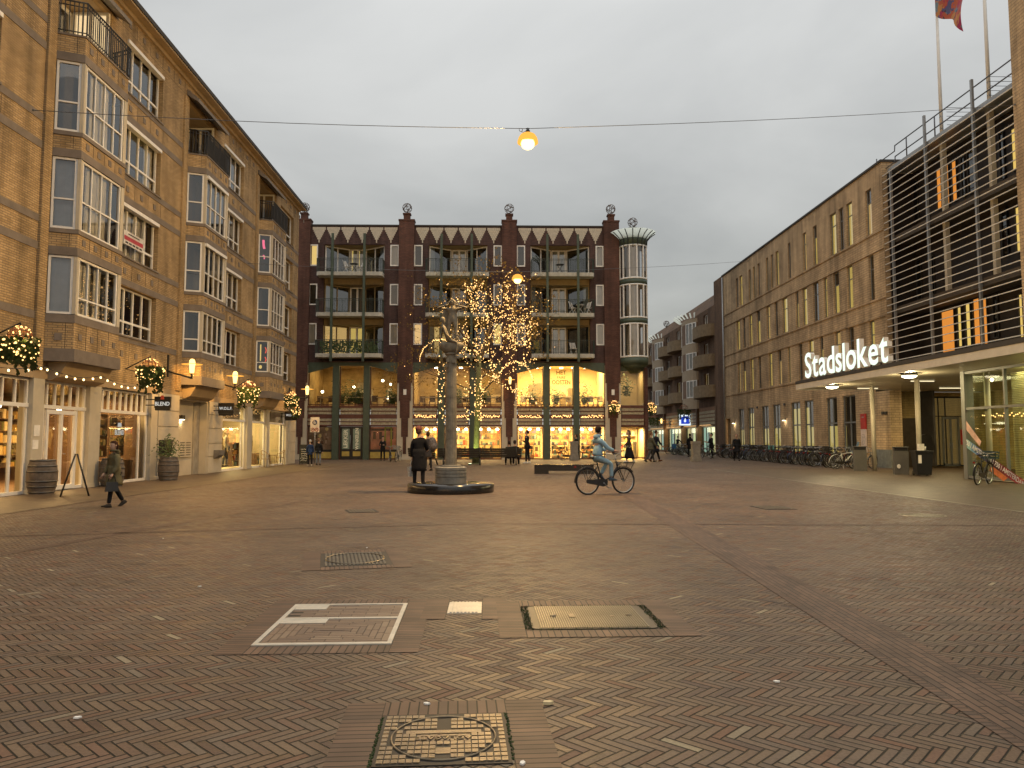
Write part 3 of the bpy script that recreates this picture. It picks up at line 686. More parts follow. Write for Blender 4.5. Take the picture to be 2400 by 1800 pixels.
# stone bands, proud of the brick
mb = MB(FL)
def band(v0, v1, skip, w=.018):
    cur = UA
    for a, c in sorted(skip):
        if a > cur: mb.bx(cur, a, v0, v1, .001, w)
        cur = max(cur, c)
    if cur < UB: mb.bx(cur, UB, v0, v1, .001, w)
bsk = [(y0-.02, y0+BL_+.1) for y0 in BAYS]
for v0, v1 in ((4.72, 4.93), (6.62, 6.84), (7.38, 7.58), (9.42, 9.64), (10.18, 10.38), (12.22, 12.44), (12.98, 13.17)):
    band(v0, v1, bsk)
mb.each('stone_band', M_BAND, AB)
mb = MB(FL)
for y0 in BAYS:
    mb.bx(y0-.42, y0-.04, 3.36, 15.2, .001, .075)
mb.each('brick_pilaster', M_YB, AB)
mb = MB(FL)
for a, b_ in COLW:
    b_ = min(b_, UB-.45)
    for c, d in ROWS: mb.bx(a-.03, b_+.03, c-.06, c-.002, -.2, .06)
mb.each('window_sill', M_BAND, AB)
# panel joints and little square blocks in the spandrels
mj = MB(FL); mk = MB(FL)
for a, b_ in COLW:
    b_ = min(b_, UB-.3)
    for c, d in ((6.86, 7.36), (9.66, 10.16), (12.46, 12.96), (3.95, 4.70)):
        for i in range(4): mj.bx(a-.15+i*1.02, a-.135+i*1.02, c, d, .0005, .004)
        for i in range(3):
            x = a+.36+i*1.02; z = (c+d)/2
            mk.bx(x-.09, x+.09, z-.11, z+.09, .0008, .02)
for i in range(46):
    x = UA+.5+i*1.02
    mj.bx(x-.008, x+.008, 15.28, 15.76, .0005, .004)
    mk.bx(x+.42, x+.6, 15.42, 15.6, .0008, .02)
for y in (15.27,): mj.bx(UA, UB, y-.008, y, .0005, .005)
mj.build('panel_joint', M_DWOOD, AB); mk.each('corner_block', M_BAND, AB)
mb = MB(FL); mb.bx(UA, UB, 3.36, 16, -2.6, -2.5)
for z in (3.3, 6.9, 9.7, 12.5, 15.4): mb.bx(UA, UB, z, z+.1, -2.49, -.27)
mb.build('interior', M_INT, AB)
M_AWN = mat('awning_cassette', (.20, .175, .15), .6, var=.2)
fi = 0
cur_opts = [None, (M_CURT, [(0, .3), (.75, 1)]), (M_CURT2, [(0, 1)]), (M_CURT, [(0, .22)]), (M_CURT2, [(.55, 1)]), (M_CURT, [(.1, .9)])]
for bi, (a, b_) in enumerate(COLW):
    bb = min(b_, UB-.45)
    for ri, (c, d) in enumerate(ROWS):
        L = bb-a; hb = c+.55 if ri else c+.5
        o = window(AB, FL, a+.01, bb-.01, c+.01, d-.01, -.16, hb=(hb,), cw=[a+L*.27, a+L*.5, a+L*.74] if bi < 3 else [a+L*.5], mul=.07, curtain=cur_opts[(bi*3+ri*2) % 6], lit=M_LITY if (bi, ri) == (1, 2) else None, room=1.2)
        if ri > 0 and bi < 3:
            q = MB(FL); q.bx(a+.02, bb-.02, d-.14, d-.02, -.14, .05); q.build('awning_box', M_WHITE, o)
# bays with their windows
def poly_at(y0, e=0.0):
    return [(y0-e, 0.0), (y0+CANT-e*.6, P_+e), (y0+BL_-CANT+e*.6, P_+e), (y0+BL_+e, 0.0)]
def bprism(mb, y0, z0, z1, e=0.0):
    pts = [(XL+w, u) for u, w in poly_at(y0, e)]
    n = mb.add([(x, y, z0) for x, y in pts]+[(x, y, z1) for x, y in pts])
    mb.fc((n+3, n+2, n+1, n)); mb.fc((n+4, n+5, n+6, n+7))
    for i in range(4): j = (i+1) % 4; mb.fc((n+i, n+j, n+4+j, n+4+i))
for bi, y0 in enumerate(BAYS):
    if bi == 0: continue
    bay = MB(); bnd = MB()
    for z0, z1 in ((3.98, 4.70), (6.84, 7.22), (9.64, 10.02), (12.44, 12.93)): bprism(bay, y0, z0, z1)
    bay.each('bay_brickwork', M_YB, AB)
    bprism(bnd, y0, 3.62, 3.975, .06); bprism(bnd, y0, 4.705, 4.93, .012)
    for z in (6.60, 9.40, 12.20): bprism(bnd, y0, z, z+.238, .012)
    for z in (7.225, 10.025): bprism(bnd, y0, z, z+.12, .03)
    bprism(bnd, y0, 12.935, 12.99, .03)
    bnd.each('bay_stone_band', M_BAND, AB)
    b = MB(FL)
    for z0, z1 in ((4.93, 6.6), (7.34, 9.4), (10.14, 12.2)): b.quad((y0+.04, z0, .02), (y0+BL_-.04, z0, .02), (y0+BL_-.04, z1, .02), (y0+.04, z1, .02))
    b.build('bay_room', M_INT, AB, recalc=False)
    # joints and blocks on the bay spandrels
    p = poly_at(y0); f1 = frame((XL+p[0][1], p[0][0]), (XL+p[1][1], p[1][0])); f2 = frame((XL+p[1][1], p[1][0]), (XL+p[2][1], p[2][0])); f3 = frame((XL+p[2][1], p[2][0]), (XL+p[3][1], p[3][0]))
    mj = MB(f2); mk = MB(f2); L2 = f2.L
    for z0, z1 in ((3.98, 4.70), (6.84, 7.22), (9.64, 10.02), (12.44, 12.93)):
        for i in (1, 2, 3): mj.bx(L2*i/4-.008, L2*i/4+.008, z0, z1, .0005, .004)
        for i in range(4): zc = (z0+z1)/2; mk.bx(L2*(i+.5)/4-.085, L2*(i+.5)/4+.085, zc-.09, zc+.09, .0008, .015)
    mj.f = f1; mk.f = f1
    for z0, z1 in ((3.98, 4.70), (6.84, 7.22), (9.64, 10.02), (12.44, 12.93)):
        mj.bx(f1.L*.72, f1.L*.72+.012, z0, z1, .0005, .004)
    mk.bx(f1.L*.38, f1.L*.38+.18, 4.2, 4.4, .0008, .015)
    mj.build('panel_joint', M_DWOOD, AB); mk.each('corner_block', M_BAND, AB)
    for ri, (z0, z1) in enumerate(((4.95, 6.59), (7.36, 9.39), (10.16, 12.19))):
        # corner posts
        b = MB()
        for f, u0, u1 in ((f1, f1.L-.07, f1.L+.02), (f2, 0, .16), (f2, L2-.16, L2), (f3, -.02, .07)):
            b.f = f; b.bx(u0, u1, z0, z1, -.14, -.01)
        b.each('corner_post', M_CREAM, AB)
        hb1 = z0+.5 if ri == 0 else z0+.85
        side_c = {(1, 0): (M_CURT, [(0, 1)]), (1, 1): (M_CURT, [(0, 1)]), (1, 2): None, (2, 0): None, (2, 1): None, (2, 2): None}.get((bi, ri))
        window(AB, f1, .06, f1.L-.08, z0, z1, -.03, hb=() if (bi, ri) == (1, 0) else (hb1,), curtain=side_c)
        fc_ = {(1, 0): (M_CURT, [(.12, .42), (.5, .72)]), (1, 1): (M_CURT, [(.2, .75)]), (1, 2): (M_CURT, [(.22, .75)]), (2, 0): (M_CURT2, [(.2, .8)]), (2, 1): (M_CURT2, [(.55, 1)]), (3, 1): (M_CURT, [(.3, .9)])}.get((bi, ri))
        o = window(AB, f2, .17, L2-.17, z0, z1, -.03, hb=(hb1,), cw=[.17+(L2-.34)*q for q in (.24, .49, .75)], curtain=fc_)
        if bi == 2 and ri > 0:
            q = MB(f2); q.bx(.1, L2-.1, z1-.13, z1-.01, -.02, .07); q.build('awning_box', M_WHITE, o)
        window(AB, f3, .08, f3.L-.06, z0, z1, -.03)
    # things seen in the windows
    if bi == 3:
        b = MB(f1); b.tube([(.3, 11.9, -.12), (.32, 11.6, -.12), (.36, 11.45, -.12)], .06, 8); b.tube([(.3, 11.1, -.12), (.38, 11.05, -.12), (.36, 10.9, -.12)], .03, 6); b.each('pink_ornament', emit('pink_neon', (1, .18, .3), 1.0, False), AB)
        b = MB(f1); b.tube([(.52, 6.25, -.12), (.58, 6.1, -.12), (.53, 5.95, -.12)], .025, 6); b.tube([(.52, 5.75, -.12), (.58, 5.62, -.12), (.53, 5.5, -.12)], .025, 6); b.each('red_ornament', emit('red_neon', (1, .1, .05), .9, False), AB)
        b = MB(f1); b.ell((.3, 5.22, -.12), .08, .1, .05); b.bx(.27, .33, 5.55, 6.4, -.2, -.19); b.build('window_lamp', M_LITY, AB)
    if bi == 2:
        b = MB(f2); b.ell((1.15, 7.9, -.5), .07, .09, .05); b.build('ceiling_lamp', M_FESTB, AB)
    # top balcony
    p = poly_at(y0, .03); pts = [(XL+w, u) for u, w in p]
    b = MB()
    for k, (q0, q1) in enumerate(zip(pts, pts[1:])):
        for z, r in ((13.95, .028), (13.82, .018), (13.06, .018)): b.tube([(q0[0], q0[1], z), (q1[0], q1[1], z)], r, 5)
        n = int(math.hypot(q1[0]-q0[0], q1[1]-q0[1])/.11)
        for i in range(n+1):
            t = i/n; x, y = q0[0]+(q1[0]-q0[0])*t, q0[1]+(q1[1]-q0[1])*t
            b.tube([(x, y, 12.99), (x, y, 13.95)], .017 if i % 6 else .026, 4)
    o = b.build('balcony_railing', M_DARK, AB)
    if bi > 1:
        b = MB(f2); b.bx(.02, L2-.02, 13.1, 13.8, -.06, -.05); b.build('privacy_screen', M_DARK, o)
    # loggia
    b = MB(FL); u0, u1 = y0+.15, y0+BL_-.1
    b.bx(u0-.1, u1+.1, 12.84, 12.95, -1.4, -.001); b.bx(u0-.1, u1+.1, 15.25, 15.35, -1.4, -.26); b.bx(u0-.11, u0-.01, 12.95, 15.25, -1.4, -.26); b.bx(u1+.01, u1+.11, 12.95, 15.25, -1.4, -.26)
    b.build('loggia', M_PLASTER, AB)
    window(AB, FL, u0, u1, 12.97, 15.2, -1.25, cols=3, fw=.1, mul=.14, lit=emit('bright_lit_room', (1, .72, .38), 1.1, False) if bi == 1 else None, room=.5, name='balcony_door', curtain=(M_CURT, [(0, .2)]))
    fw_ = frame((XL-1.2, u1-.11), (XL-.02, u1-.11))
    window(AB, fw_, .02, fw_.L-.02, 12.97, 15.2, .0, cols=2, fw=.08, mul=.10, name='loggia_window', lit=_mats['bright_lit_room'] if bi == 1 else None, room=.085)
    # sloped awning cassette over the balcony
    b = MB(FL); b.prism([(15.52, .02), (15.30, .02), (15.02, .48), (15.14, .50)], u0-.35, u1+.35, 0)
    b.build('awning', M_AWN, AB)

o = thing('estate_agent_board', 'small white board with a red band fixed to a window frame of the yellow building', 'sign', (XL+.02, 26.2, 7.9), world=True)
q0_, q1_ = onx(288, 543, XL+.1), onx(334, 577, XL+.1)
b = MB(FL); ua, ub_ = 25.35, 26.75; b.bx(ua, ub_, 7.97, 8.44, .06, .09); b.build('board', mat('white_board', (.55, .53, .50), .5), o)
b = MB(FL); b.bx(ua+.03, ub_-.03, 8.13, 8.27, .091, .097); b.build('red_band', mat('red_band', (.36, .03, .05), .5), o)
b = MB(FL)
for k in range(5): b.bx(ua+.12+k*.25, ua+.30+k*.25, 8.02, 8.08, .091, .096)
b.bx(ua+.3, ub_-.3, 8.34, 8.38, .091, .096); b.build('print', M_DARK, o)
# ---------------------------------------------------------------- ground floor of the left block
mb = MB(FL)
mb.bx(UA, 28.0, 3.12, 3.349, -.3, .03); mb.bx(30.35, UB, 3.12, 3.349, -.3, .03); mb.bx(28.0, 30.35, 3.2, 3.349, -.3, .03)
mb.build('fascia', M_PLASTER, AB)
mb = MB(FL)
for a, b_ in ((17.1, 17.7), (20.85, 21.36), (23.74, 24.40), (27.94, 28.45), (38.65, 39.40), (41.9, 42.35), (45.7, 46.0)):
    mb.bx(a, b_, 0, 3.115, -.35, .04)
    mb.bx(a-.03, b_+.03, 0, .12, -.35, .07)
mb.each('pillar', M_CREAM, AB)
# panelled stone piers with recessed joints and a small slot
for a, b_ in ((28.46, 30.35), (33.45, 35.15), (46.02, 47.8)):
    mb = MB(FL); zs = [0, .72, 1.3, 1.95, 2.55, 3.115 if a > 29 else 3.19]
    for c, d in zip(zs, zs[1:]): mb.bx(a+.03, b_-.03, c+.02, d-.02, -.3, .06)
    mb.bx(a, b_, 0, zs[-1], -.31, .03)
    q = mb.build('stone_pier', M_CREAM, AB)
    mb = MB(FL); mb.bx((a+b_)/2-.04, (a+b_)/2+.04, 1.42, 1.84, .045, .058); mb.build('slot', M_DARK, q)
# entrance recess with letter boxes, corbel above it
mb = MB(FL); mb.bx(30.36, 33.44, 0, 3.115, -.42, -.35); mb.bx(30.36, 30.44, 0, 3.115, -.349, -.0); mb.bx(33.36, 33.44, 0, 3.115, -.349, -.0); mb.bx(30.36, 33.44, 3.05, 3.115, -.349, 0)
for z in (1.45, 2.1, 2.7): mb.bx(30.45, 32.7, z, z+.012, -.349, -.343)
q = mb.build('entrance_recess', M_CREAM, AB)
mb = MB(FL); mb.bx(30.7, 32.55, .75, 1.42, -.349, -.30)
lb_ = mb.build('letter_boxes', M_CREAM, q)
mb = MB(FL)
for i in range(3):
    for j in range(6): mb.bx(30.78+i*.6, 31.24+i*.6, .82+j*.1, .85+j*.1, -.299, -.294)
mb.build('letter_slot', M_DARK, lb_)
mb = MB(FL); mb.bx(32.72, 33.34, 0, 3.0, -.349, -.30); mb.build('door', mat('grey_door', (.30, .27, .22), .5), q)
mb = MB(FL); mb.bx(31.3, 31.6, 2.28, 2.45, -.348, -.22); ql = mb.build('entrance_lamp', M_DARK, q)
mb = MB(FL); mb.bx(31.33, 31.57, 2.262, 2.279, -.34, -.23); mb.build('lamp_glass', M_LAMPW, ql)
point('entrance_light', (XL-.28, 31.45, 2.2), 6, (1, .75, .4), .04)
for bi, y0 in enumerate(BAYS):
    if bi == 0: continue
    mb = MB(FL); mb.prism([(3.615, .55), (3.615, .001), (3.10, .001), (3.10, .10), (3.2, .32)], y0+.3, y0+BL_-.3, 0); mb.build('corbel', M_PLASTER, AB)
# shop fronts
def shop_room(parent, f, u0, u1, z1, dep, wallm, name='shop_room'):
    b = MB(f); e = .012
    b.quad((u0, e, -dep), (u1, e, -dep), (u1, z1, -dep), (u0, z1, -dep)); b.quad((u0, e, -.12), (u0, e, -dep), (u0, z1, -dep), (u0, z1, -.12)); b.quad((u1, e, -.12), (u1, e, -dep), (u1, z1, -dep), (u1, z1, -.12))
    b.quad((u0, e, -.05), (u1, e, -.05), (u1, e, -dep), (u0, e, -dep)); b.quad((u0, z1, -.05), (u1, z1, -.05), (u1, z1, -dep), (u0, z1, -dep))
    return b.build(name, wallm, parent, recalc=False)
def shelves(parent, f, u0, u1, z0, z1, w, n, gm, dep=.28, sm=None, fill=.85):
    b = MB(f); sm = sm or M_WOOD
    for i in range(n+1): z = z0+(z1-z0)*i/n; b.bx(u0, u1, z-.015, z+.015, w-dep, w)
    b.bx(u0-.03, u0, z0, z1, w-dep, w); b.bx(u1, u1+.03, z0, z1, w-dep, w)
    o = b.build('shelf', sm, parent); b = MB(f)
    for i in range(n):
        z = z0+(z1-z0)*i/n+.016; u = u0+.03; H = (z1-z0)/n
        while u < u1-.12:
            ww = rnd.uniform(.06, .26)
            if rnd.random() < fill: b.bx(u, min(u+ww*.9, u1), z, z+H*rnd.uniform(.3, .85), w-dep*.9, w-dep*rnd.uniform(.05, .4))
            u += ww
    b.build('goods', gm, o); return o
M_BARW = mat('brown_bar_wall', (.11, .062, .032), .7, var=.3)
R1 = shop_room(AB, FL, 10.0, 28.4, 3.1, 5.0, M_BARW)
R2 = shop_room(AB, FL, 35.2, 45.7, 3.1, 4.0, M_INTL)
for i in range(6):
    shelves(R1, FL, 14.5+i*2.3, 16.5+i*2.3, .5, 2.6, -4.6, 5, M_BOTT)
shelves(R1, FL, 25.1, 26.3, .9, 2.3, -.7, 4, M_BOTT, fill=1); shelves(R1, FL, 26.7, 27.7, .9, 2.3, -.8, 4, M_BOTT, fill=1)
b = MB(FL); b.bx(15, 20.4, .0, 1.05, -2.2, -1.6); b.bx(24.6, 27.8, .0, .75, -1.2, -.5); b.each('counter', M_WOOD, R1)
b = MB(FL)
for u in (18.4, 19.6, 22.0, 23.0, 25.0, 26.2, 27.2):
    b.ell((u, 2.42, -1.6), .07, .07, .07)
b.each('pendant_lamp', M_LAMPW, R1)
b = MB(FL); b.bx(21.7, 23.4, 1.95, 2.0, -4.3, -4.25); b.bx(21.7, 23.4, 2.35, 2.4, -4.3, -4.25); b.each('light_strip', M_LAMP, R1)
area('bar_light', (XL-2.4, 18.5, 3.0), 1.5, 6, 330, (1, .60, .22)); area('bar_light', (XL-2.2, 24.8, 3.0), 1.5, 6, 620, (1, .60, .22))
b = MB(FL)
for k in range(9): b.bx(40.9+k*.09, 40.95+k*.09, .9, 1.75, -1.3, -.9)
for k in range(14): b.bx(42.9+k*.14, 42.97+k*.14, .8, 1.7, -2.0, -1.6)
b.build('hanging_clothes', M_GOODS, R2); shelves(R2, FL, 43.0, 45.4, .1, .7, -.8, 2, M_GOODS); shelves(R2, FL, 35.4, 38.6, .1, 2.3, -2.6, 4, M_GOODS)
shelves(R2, FL, 39.6, 40.6, .1, 1.3, -1.0, 4, M_GOODS); shelves(R2, FL, 36, 45, .5, 2.5, -3.8, 4, M_GOODS); 
b = MB(FL)
for u in (36.2, 37.6, 40.6, 43.4): b.ell((u, 2.85, -.9), .12, .07, .12)
b.each('spot_lamp', M_LAMPW, R2)
area('clothes_shop_light', (XL-1.6, 40.4, 3.0), 2, 9, 650, (1, .72, .28))
def shopfront(u0, u1, cw, tn, door=None, name='shop_window'):
    b = MB(FL); w = -.10
    b.bx(u0, u1, 3.04, 3.118, w-.08, w); b.bx(u0, u1, 2.33, 2.43, w-.08, w+.03); b.bx(u0, u1, .0, .10, w-.08, w); b.bx(u0, u0+.06, .1, 3.04, w-.08, w); b.bx(u1-.06, u1, .1, 3.04, w-.08, w)
    for i in range(1, tn): x = u0+(u1-u0)*i/tn; b.bx(x-.028, x+.028, 2.43, 3.04, w-.07, w-.004)
    for x in cw: b.bx(x-.035, x+.035, .1, 2.33, w-.07, w-.004)
    o = b.build(name, M_WHITE, AB)
    b = MB(FL)
    b.quad((u0, .05, w-.045), (u1, .05, w-.045), (u1, 3.05, w-.045), (u0, 3.05, w-.045)); b.build('pane', M_SHOPG, o, recalc=False)
    if door:
        b = MB(FL); a, c = door
        for x in (a, (a+c)/2-.05, c-.1): b.bx(x, x+.1, .03, 2.3, w-.02, w+.05)
        b.bx(a+.1, c-.1, .03, .16, w-.02, w+.048); b.bx(a+.1, c-.1, 2.18, 2.3, w-.02, w+.048)
        d_ = b.build('door', M_WHITE, o); b = MB(FL); b.tube([((a+c)/2+.03, 1.05, w+.09), ((a+c)/2+.16, 1.05, w+.09)], .012, 5); b.build('handle', M_STEEL, d_)
    return o
shopfront(17.7, 20.85, [18.9, 20.2], 6); shopfront(21.36, 23.74, [21.6, 23.3], 6, (21.68, 23.2)); 
bw_ = shopfront(24.40, 27.94, [24.6, 27.35], 9)
b = MB(FL); put_text(b, 'BLEND', 26.0, 1.62, -.13, .24, .003, .004, .85); b.prism([(25.86, 1.88), (26.14, 1.88), (26.1, 2.02), (25.9, 2.02)], -.135, -.13); b.build('lettering', emit('white_window_lettering', (.8, .78, .7), .55, False), bw_)
shopfront(35.16, 38.65, [38.2], 1); shopfront(39.40, 41.9, [], 1); shopfront(42.35, 45.7, [42.9, 45.0], 1)
b = MB(FL)
for u0, u1 in ((35.25, 38.5), (39.5, 41.8), (42.5, 45.6)):
    n = int((u1-u0)/.11)
    for i in range(n): b.quad((u0+i*.11, 2.45, -.25-.04*(i % 2)), (u0+(i+1)*.11, 2.45, -.25-.04*((i+1) % 2)), (u0+(i+1)*.11, 3.04, -.25-.04*((i+1) % 2)), (u0+i*.11, 3.04, -.25-.04*(i % 2)))
b.build('curtain', M_CURT2, R2, recalc=False)
b = MB(FL); b.bx(20.95, 21.2, 1.55, 1.85, .041, .05); b.bx(20.9, 21.16, 1.2, 1.45, .041, .05); b.each('notice', M_PAPER, AB)
b = MB(FL); b.bx(28.6, 29.25, .95, 1.45, .06, .28); b.bx(28.65, 29.2, 1.0, 1.3, .28, .30); b.build('ashtray_box', M_DARK, AB)
b = MB(FL); b.prism([(1.0, .06), (1.0, .32), (.78, .30), (.62, .06)], 34.1, 34.75, 0); b.build('ashtray_box', mat('grey_box', (.14, .13, .12), .5), AB)
# ================================================================ CENTRAL BRICK APARTMENT BUILDING
YC = 57.2
def cp(px, py): return ony(px, py, YC)
def cxx(px): return ony(px, 800, YC).x
def czz(py, px=1100): return ony(px, py, YC).z
FC = frame((0, YC), (10, YC))       # u = x, v = z, w towards the square
CB = thing('apartment_building', 'dark brown brick apartment block with balconies and cream stepped tiles, far across the square', 'building', (-3, YC, 0), world=True)
PIER = [(cxx(691)-.6, cxx(724)), (cxx(933), cxx(969)), (cxx(1176), cxx(1211)), (cxx(1416.5), cxx(1452.7))]
ZR = czz(531); ZB = czz(850); ZT = czz(520)
SM = [(721.5, 741.5), (912.6, 933), (968.8, 988.8), (1156.4, 1176), (1211.4, 1231), (1397.5, 1416)]
SMR = [(575, 624.5), (666.5, 716), (758.5, 808.5)]
LOG = [(756.4, 898.7), (1003.5, 1142), (1243.7, 1383.5)]
BAL = [(745.6, 898.7), (999, 1146), (1245, 1390)]
zs_slab = [czz(653), czz(747.5), czz(842)]        # undersides of the balcony slabs
ZLT = czz(574)
holes = []
for a, b_ in SM:
    for c, d in SMR: holes.append((cxx(a), cxx(b_), czz(d), czz(c)))
for a, b_ in LOG: holes.append((cxx(a), cxx(b_), ZB+.12, ZLT))
mb = MB(FC); mb.wall(PIER[0][0], PIER[3][1], ZB, ZR, holes, 0, .22)
x0, x1 = PIER[0][0], PIER[3][1]
mb.quad((x1, 0, -.01), (x1, ZR, -.01), (x1, ZR, -14), (x1, 0, -14)); mb.quad((x0, 0, -.01), (x0, ZR, -.01), (x0, ZR, -14), (x0, 0, -14))
mb.build('wall', M_DB, CB)
mb = MB(FC)
for i in range(3): mb.bx(PIER[i][1], PIER[i+1][0], ZR, ZR+.10, -.6, .06)
mb.bx(x0, x1, ZR-.3, ZR-.05, -14, -.6); mb.build('roof', M_ROOF, CB)
mb = MB(FC)
for k, (a, b_) in enumerate(PIER):
    mb.gid = k
    mb.bx(a, b_, ZB-.2, ZT, -.5, .22); mb.bx(a-.04, b_+.04, ZT, ZT+.12, -.52, .26)
    m_ = (a+b_)/2+(.3 if k == 0 else 0); mb.bx(m_-.24, m_+.24, ZT+.12, ZT+.52, -.3, .12); mb.bx(m_-.3, m_+.3, ZT+.52, ZT+.62, -.36, .18)
mb.each('brick_pier', M_RB, CB)
# stepped lower piers between pale stone panels
mb = MB(FC); ms_ = MB(FC)
steps = [(850, 898, 18, 18), (898, 940, 14, 14), (940, 980, 11.5, 11.5), (980, 1024, 8, 8), (1024, 1064, 4, 4)]
for k, (a, b_) in enumerate(PIER):
    mb.gid = ms_.gid = k
    m_ = (a+b_)/2+(.3 if k == 0 else 0); H = (b_-a-(.6 if k == 0 else 0))/2
    for j, (c, d, l, r_) in enumerate(steps):
        hw = H*l/18.2; mb.bx(m_-hw, m_+hw, czz(d), czz(c)-(.004 if j else .0), -.1, .24-.006*j)
    ms_.bx(m_-H-.0, m_+H+.0, 0, czz(895), -.5, .18)
    ms_.bx(m_-H-.0, m_+H+.0, czz(895), ZB-.2, -.5, .16)
mb.each('stepped_brickwork', M_RB, CB); ms_.each('stone_panel', M_CREAM, CB)
mb = MB(FC)
for k in (1, 3): m_ = (PIER[k][0]+PIER[k][1])/2; mb.bx(m_-.11, m_+.11, czz(926), czz(913), .24, .255)
mb.each('house_number_plate', M_WHITE, CB)
# cream stepped tile pendants under the roof edge
mb = MB(FC)
for i in range(3):
    a, b_ = PIER[i][1]+.08, PIER[i+1][0]-.08; pw = (b_-a)/6
    for k in range(6):
        c = a+pw*(k+.5); z = ZR-.10; mb.gid = (i, k)
        for hw, hgt in ((.455, .22), (.455*.86, .14), (.455*.72, .14), (.455*.58, .14), (.455*.44, .15), (.455*.28, .16), (.455*.10, .24)):
            n = max(1, round(hw*2*pw/.14))
            for q in range(n):
                u0 = c-hw*pw+2*hw*pw*q/n; mb.bx(u0+.004, u0+2*hw*pw/n-.004, z-hgt+.004, z-.004, .001, .03)
            z -= hgt
mb.each('cream_tile_pendant', M_TILE, CB)
# small windows
k = 0
for i, (a, b_) in enumerate(SM):
    for j, (c, d) in enumerate(SMR):
        lit = {(0, 0): M_LITY, (2, 2): M_LIT, (3, 2): M_LITY}.get((i, j)); cur = (M_CURT, [(0, 1)]) if (i, j) in ((1, 0), (5, 0), (5, 1), (5, 2), (0, 2), (1, 2)) else None
        window(CB, FC, cxx(a), cxx(b_), czz(d), czz(c), .04, fw=.085, dep=.12, curtain=cur, lit=lit)
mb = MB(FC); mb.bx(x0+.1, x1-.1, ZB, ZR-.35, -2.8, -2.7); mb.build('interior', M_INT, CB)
# loggias: canted glazing, slabs, balconies, posts
ZFL = [czz(644.4), czz(738), czz(832.5)]           # balcony floor levels (slab tops)
M_PLAST2 = mat('yellow_soffit', (.26, .19, .09), .7, var=.15)
for i, (a, b_) in enumerate(LOG):
    u0, u1 = cxx(a), cxx(b_); L = u1-u0; um = (u0+u1)/2
    b0, b1 = cxx(BAL[i][0]), cxx(BAL[i][1])
    so_ = MB(FC)
    for j, zt in enumerate(ZFL):
        ztop = ZLT if j == 0 else zs_slab[j-1]-.0
        so_.bx(u0+.003, u1-.003, zt-.28, zt, -2.6, -.002)
        # curved soffit / header over the glazing
        if j > 0: so_.bx(u0+.003, u1-.003, ztop-.42, ztop, -2.6, -.30)
        else: so_.bx(u0+.003, u1-.003, ztop-.02, ztop+.1, -2.6, -.23)
    so_.each('loggia_slab', M_PLAST2, CB)
    for j, zt in enumerate(ZFL):
        ztop = (ZLT-.03) if j == 0 else zs_slab[j-1]-.43
        c0, c1 = um-L*.125, um+L*.125
        fA = frame((u0+.01, YC+.25), (c0, YC+1.45)); fB = frame((c0, YC+1.45), (c1, YC+1.45)); fC_ = frame((c1, YC+1.45), (u1-.01, YC+.25))
        litm = {(0, 2): M_LIT, (1, 2): M_LIT}.get((i, j))
        cu = lambda q: (M_CURT, q)
        wo_ = window(CB, fA, 0.02, fA.L-.03, zt+.01, ztop, 0, cols=2, fw=.09, mul=.09, lit=litm, name='loggia_window', curtain=cu([(0, .3)]) if (i+j) % 2 else None, gm=M_GLASSD, fm=M_WHITE if j == 0 else M_PLAST2)
        window(CB, fB, 0.0, fB.L, zt+.01, ztop, -.01, cols=2, fw=.10, mul=.16, lit=M_LITY if (i, j) in ((0, 0), (0, 2)) else None, name='balcony_door', curtain=cu([(.15, .45), (.6, .95)]) if j == 0 or i == 2 else None, gm=M_GLASSD)
        window(CB, fC_, 0.03, fC_.L-.02, zt+.01, ztop, 0, cols=2, fw=.09, mul=.09, name='loggia_window', gm=M_GLASSD, fm=M_WHITE if j == 0 else M_PLAST2, curtain=cu([(.7, 1)]) if (i+j) % 3 == 0 else None)
        # balcony
        b2 = MB(); pts = [(b0, YC-.003), (b0, YC-.85), (b0+.12, YC-.95), (b1-.12, YC-.95), (b1, YC-.85), (b1, YC-.003)]
        b2.prism(pts, zt-.27, zt+.02, 2)
        bal = b2.build('balcony', M_RIB, CB)
        b3 = MB(FC); n = int((b1-b0-.3)/.11)
        for q in range(n): u = b0+.16+q*.11; b3.bx(u, u+.055, zt-.26, zt+.01, .951, .985)
        b3.build('ribs', M_RIB, bal)
        b4 = MB()
        rp = pts[1:5]; rp = [pts[0]]+rp+[pts[5]]
        for z, r in ((zt+1.02, .022), (zt+.9, .012), (zt+.12, .012)): b4.tube([(x, y, z) for x, y in rp], r, 5)
        for (xa, ya), (xb, yb) in zip(rp, rp[1:]):
            n = max(2, int(math.hypot(xb-xa, yb-ya)/.115))
            for q in range(n+1): t = q/n; b4.tube([(xa+(xb-xa)*t, ya+(yb-ya)*t, zt+.02), (xa+(xb-xa)*t, ya+(yb-ya)*t, zt+1.02)], .009 if q % 8 else .02, 4)
        b4.build('railing', M_GRAILP, bal)
        if (i, j) == (0, 2):
            b = MB(FC)
            for q in range(700):
                u, z, w = rnd.uniform(b0+.3, b1-.3), zt+rnd.uniform(.1, .95), rnd.uniform(.7, .9); s_ = rnd.uniform(.04, .09)
                b.quad((u-s_, z, w+rnd.uniform(-.04, .04)), (u, z-s_, w), (u+s_, z+rnd.uniform(-.05, .05), w+rnd.uniform(-.04, .04)), (u, z+s_, w))
            b.build('climbing_plant', M_LEAF, bal, recalc=False)
    pm = MB(FC)
    for px_ in ((783, 857), (1036, 1106), (1281.5, 1352.5))[i]:
        u = cxx(px_); pm.bx(u-.085, u+.085, ZB-.02, czz(557), .99, 1.13)
    pm.each('balcony_post', M_GREEN, CB)
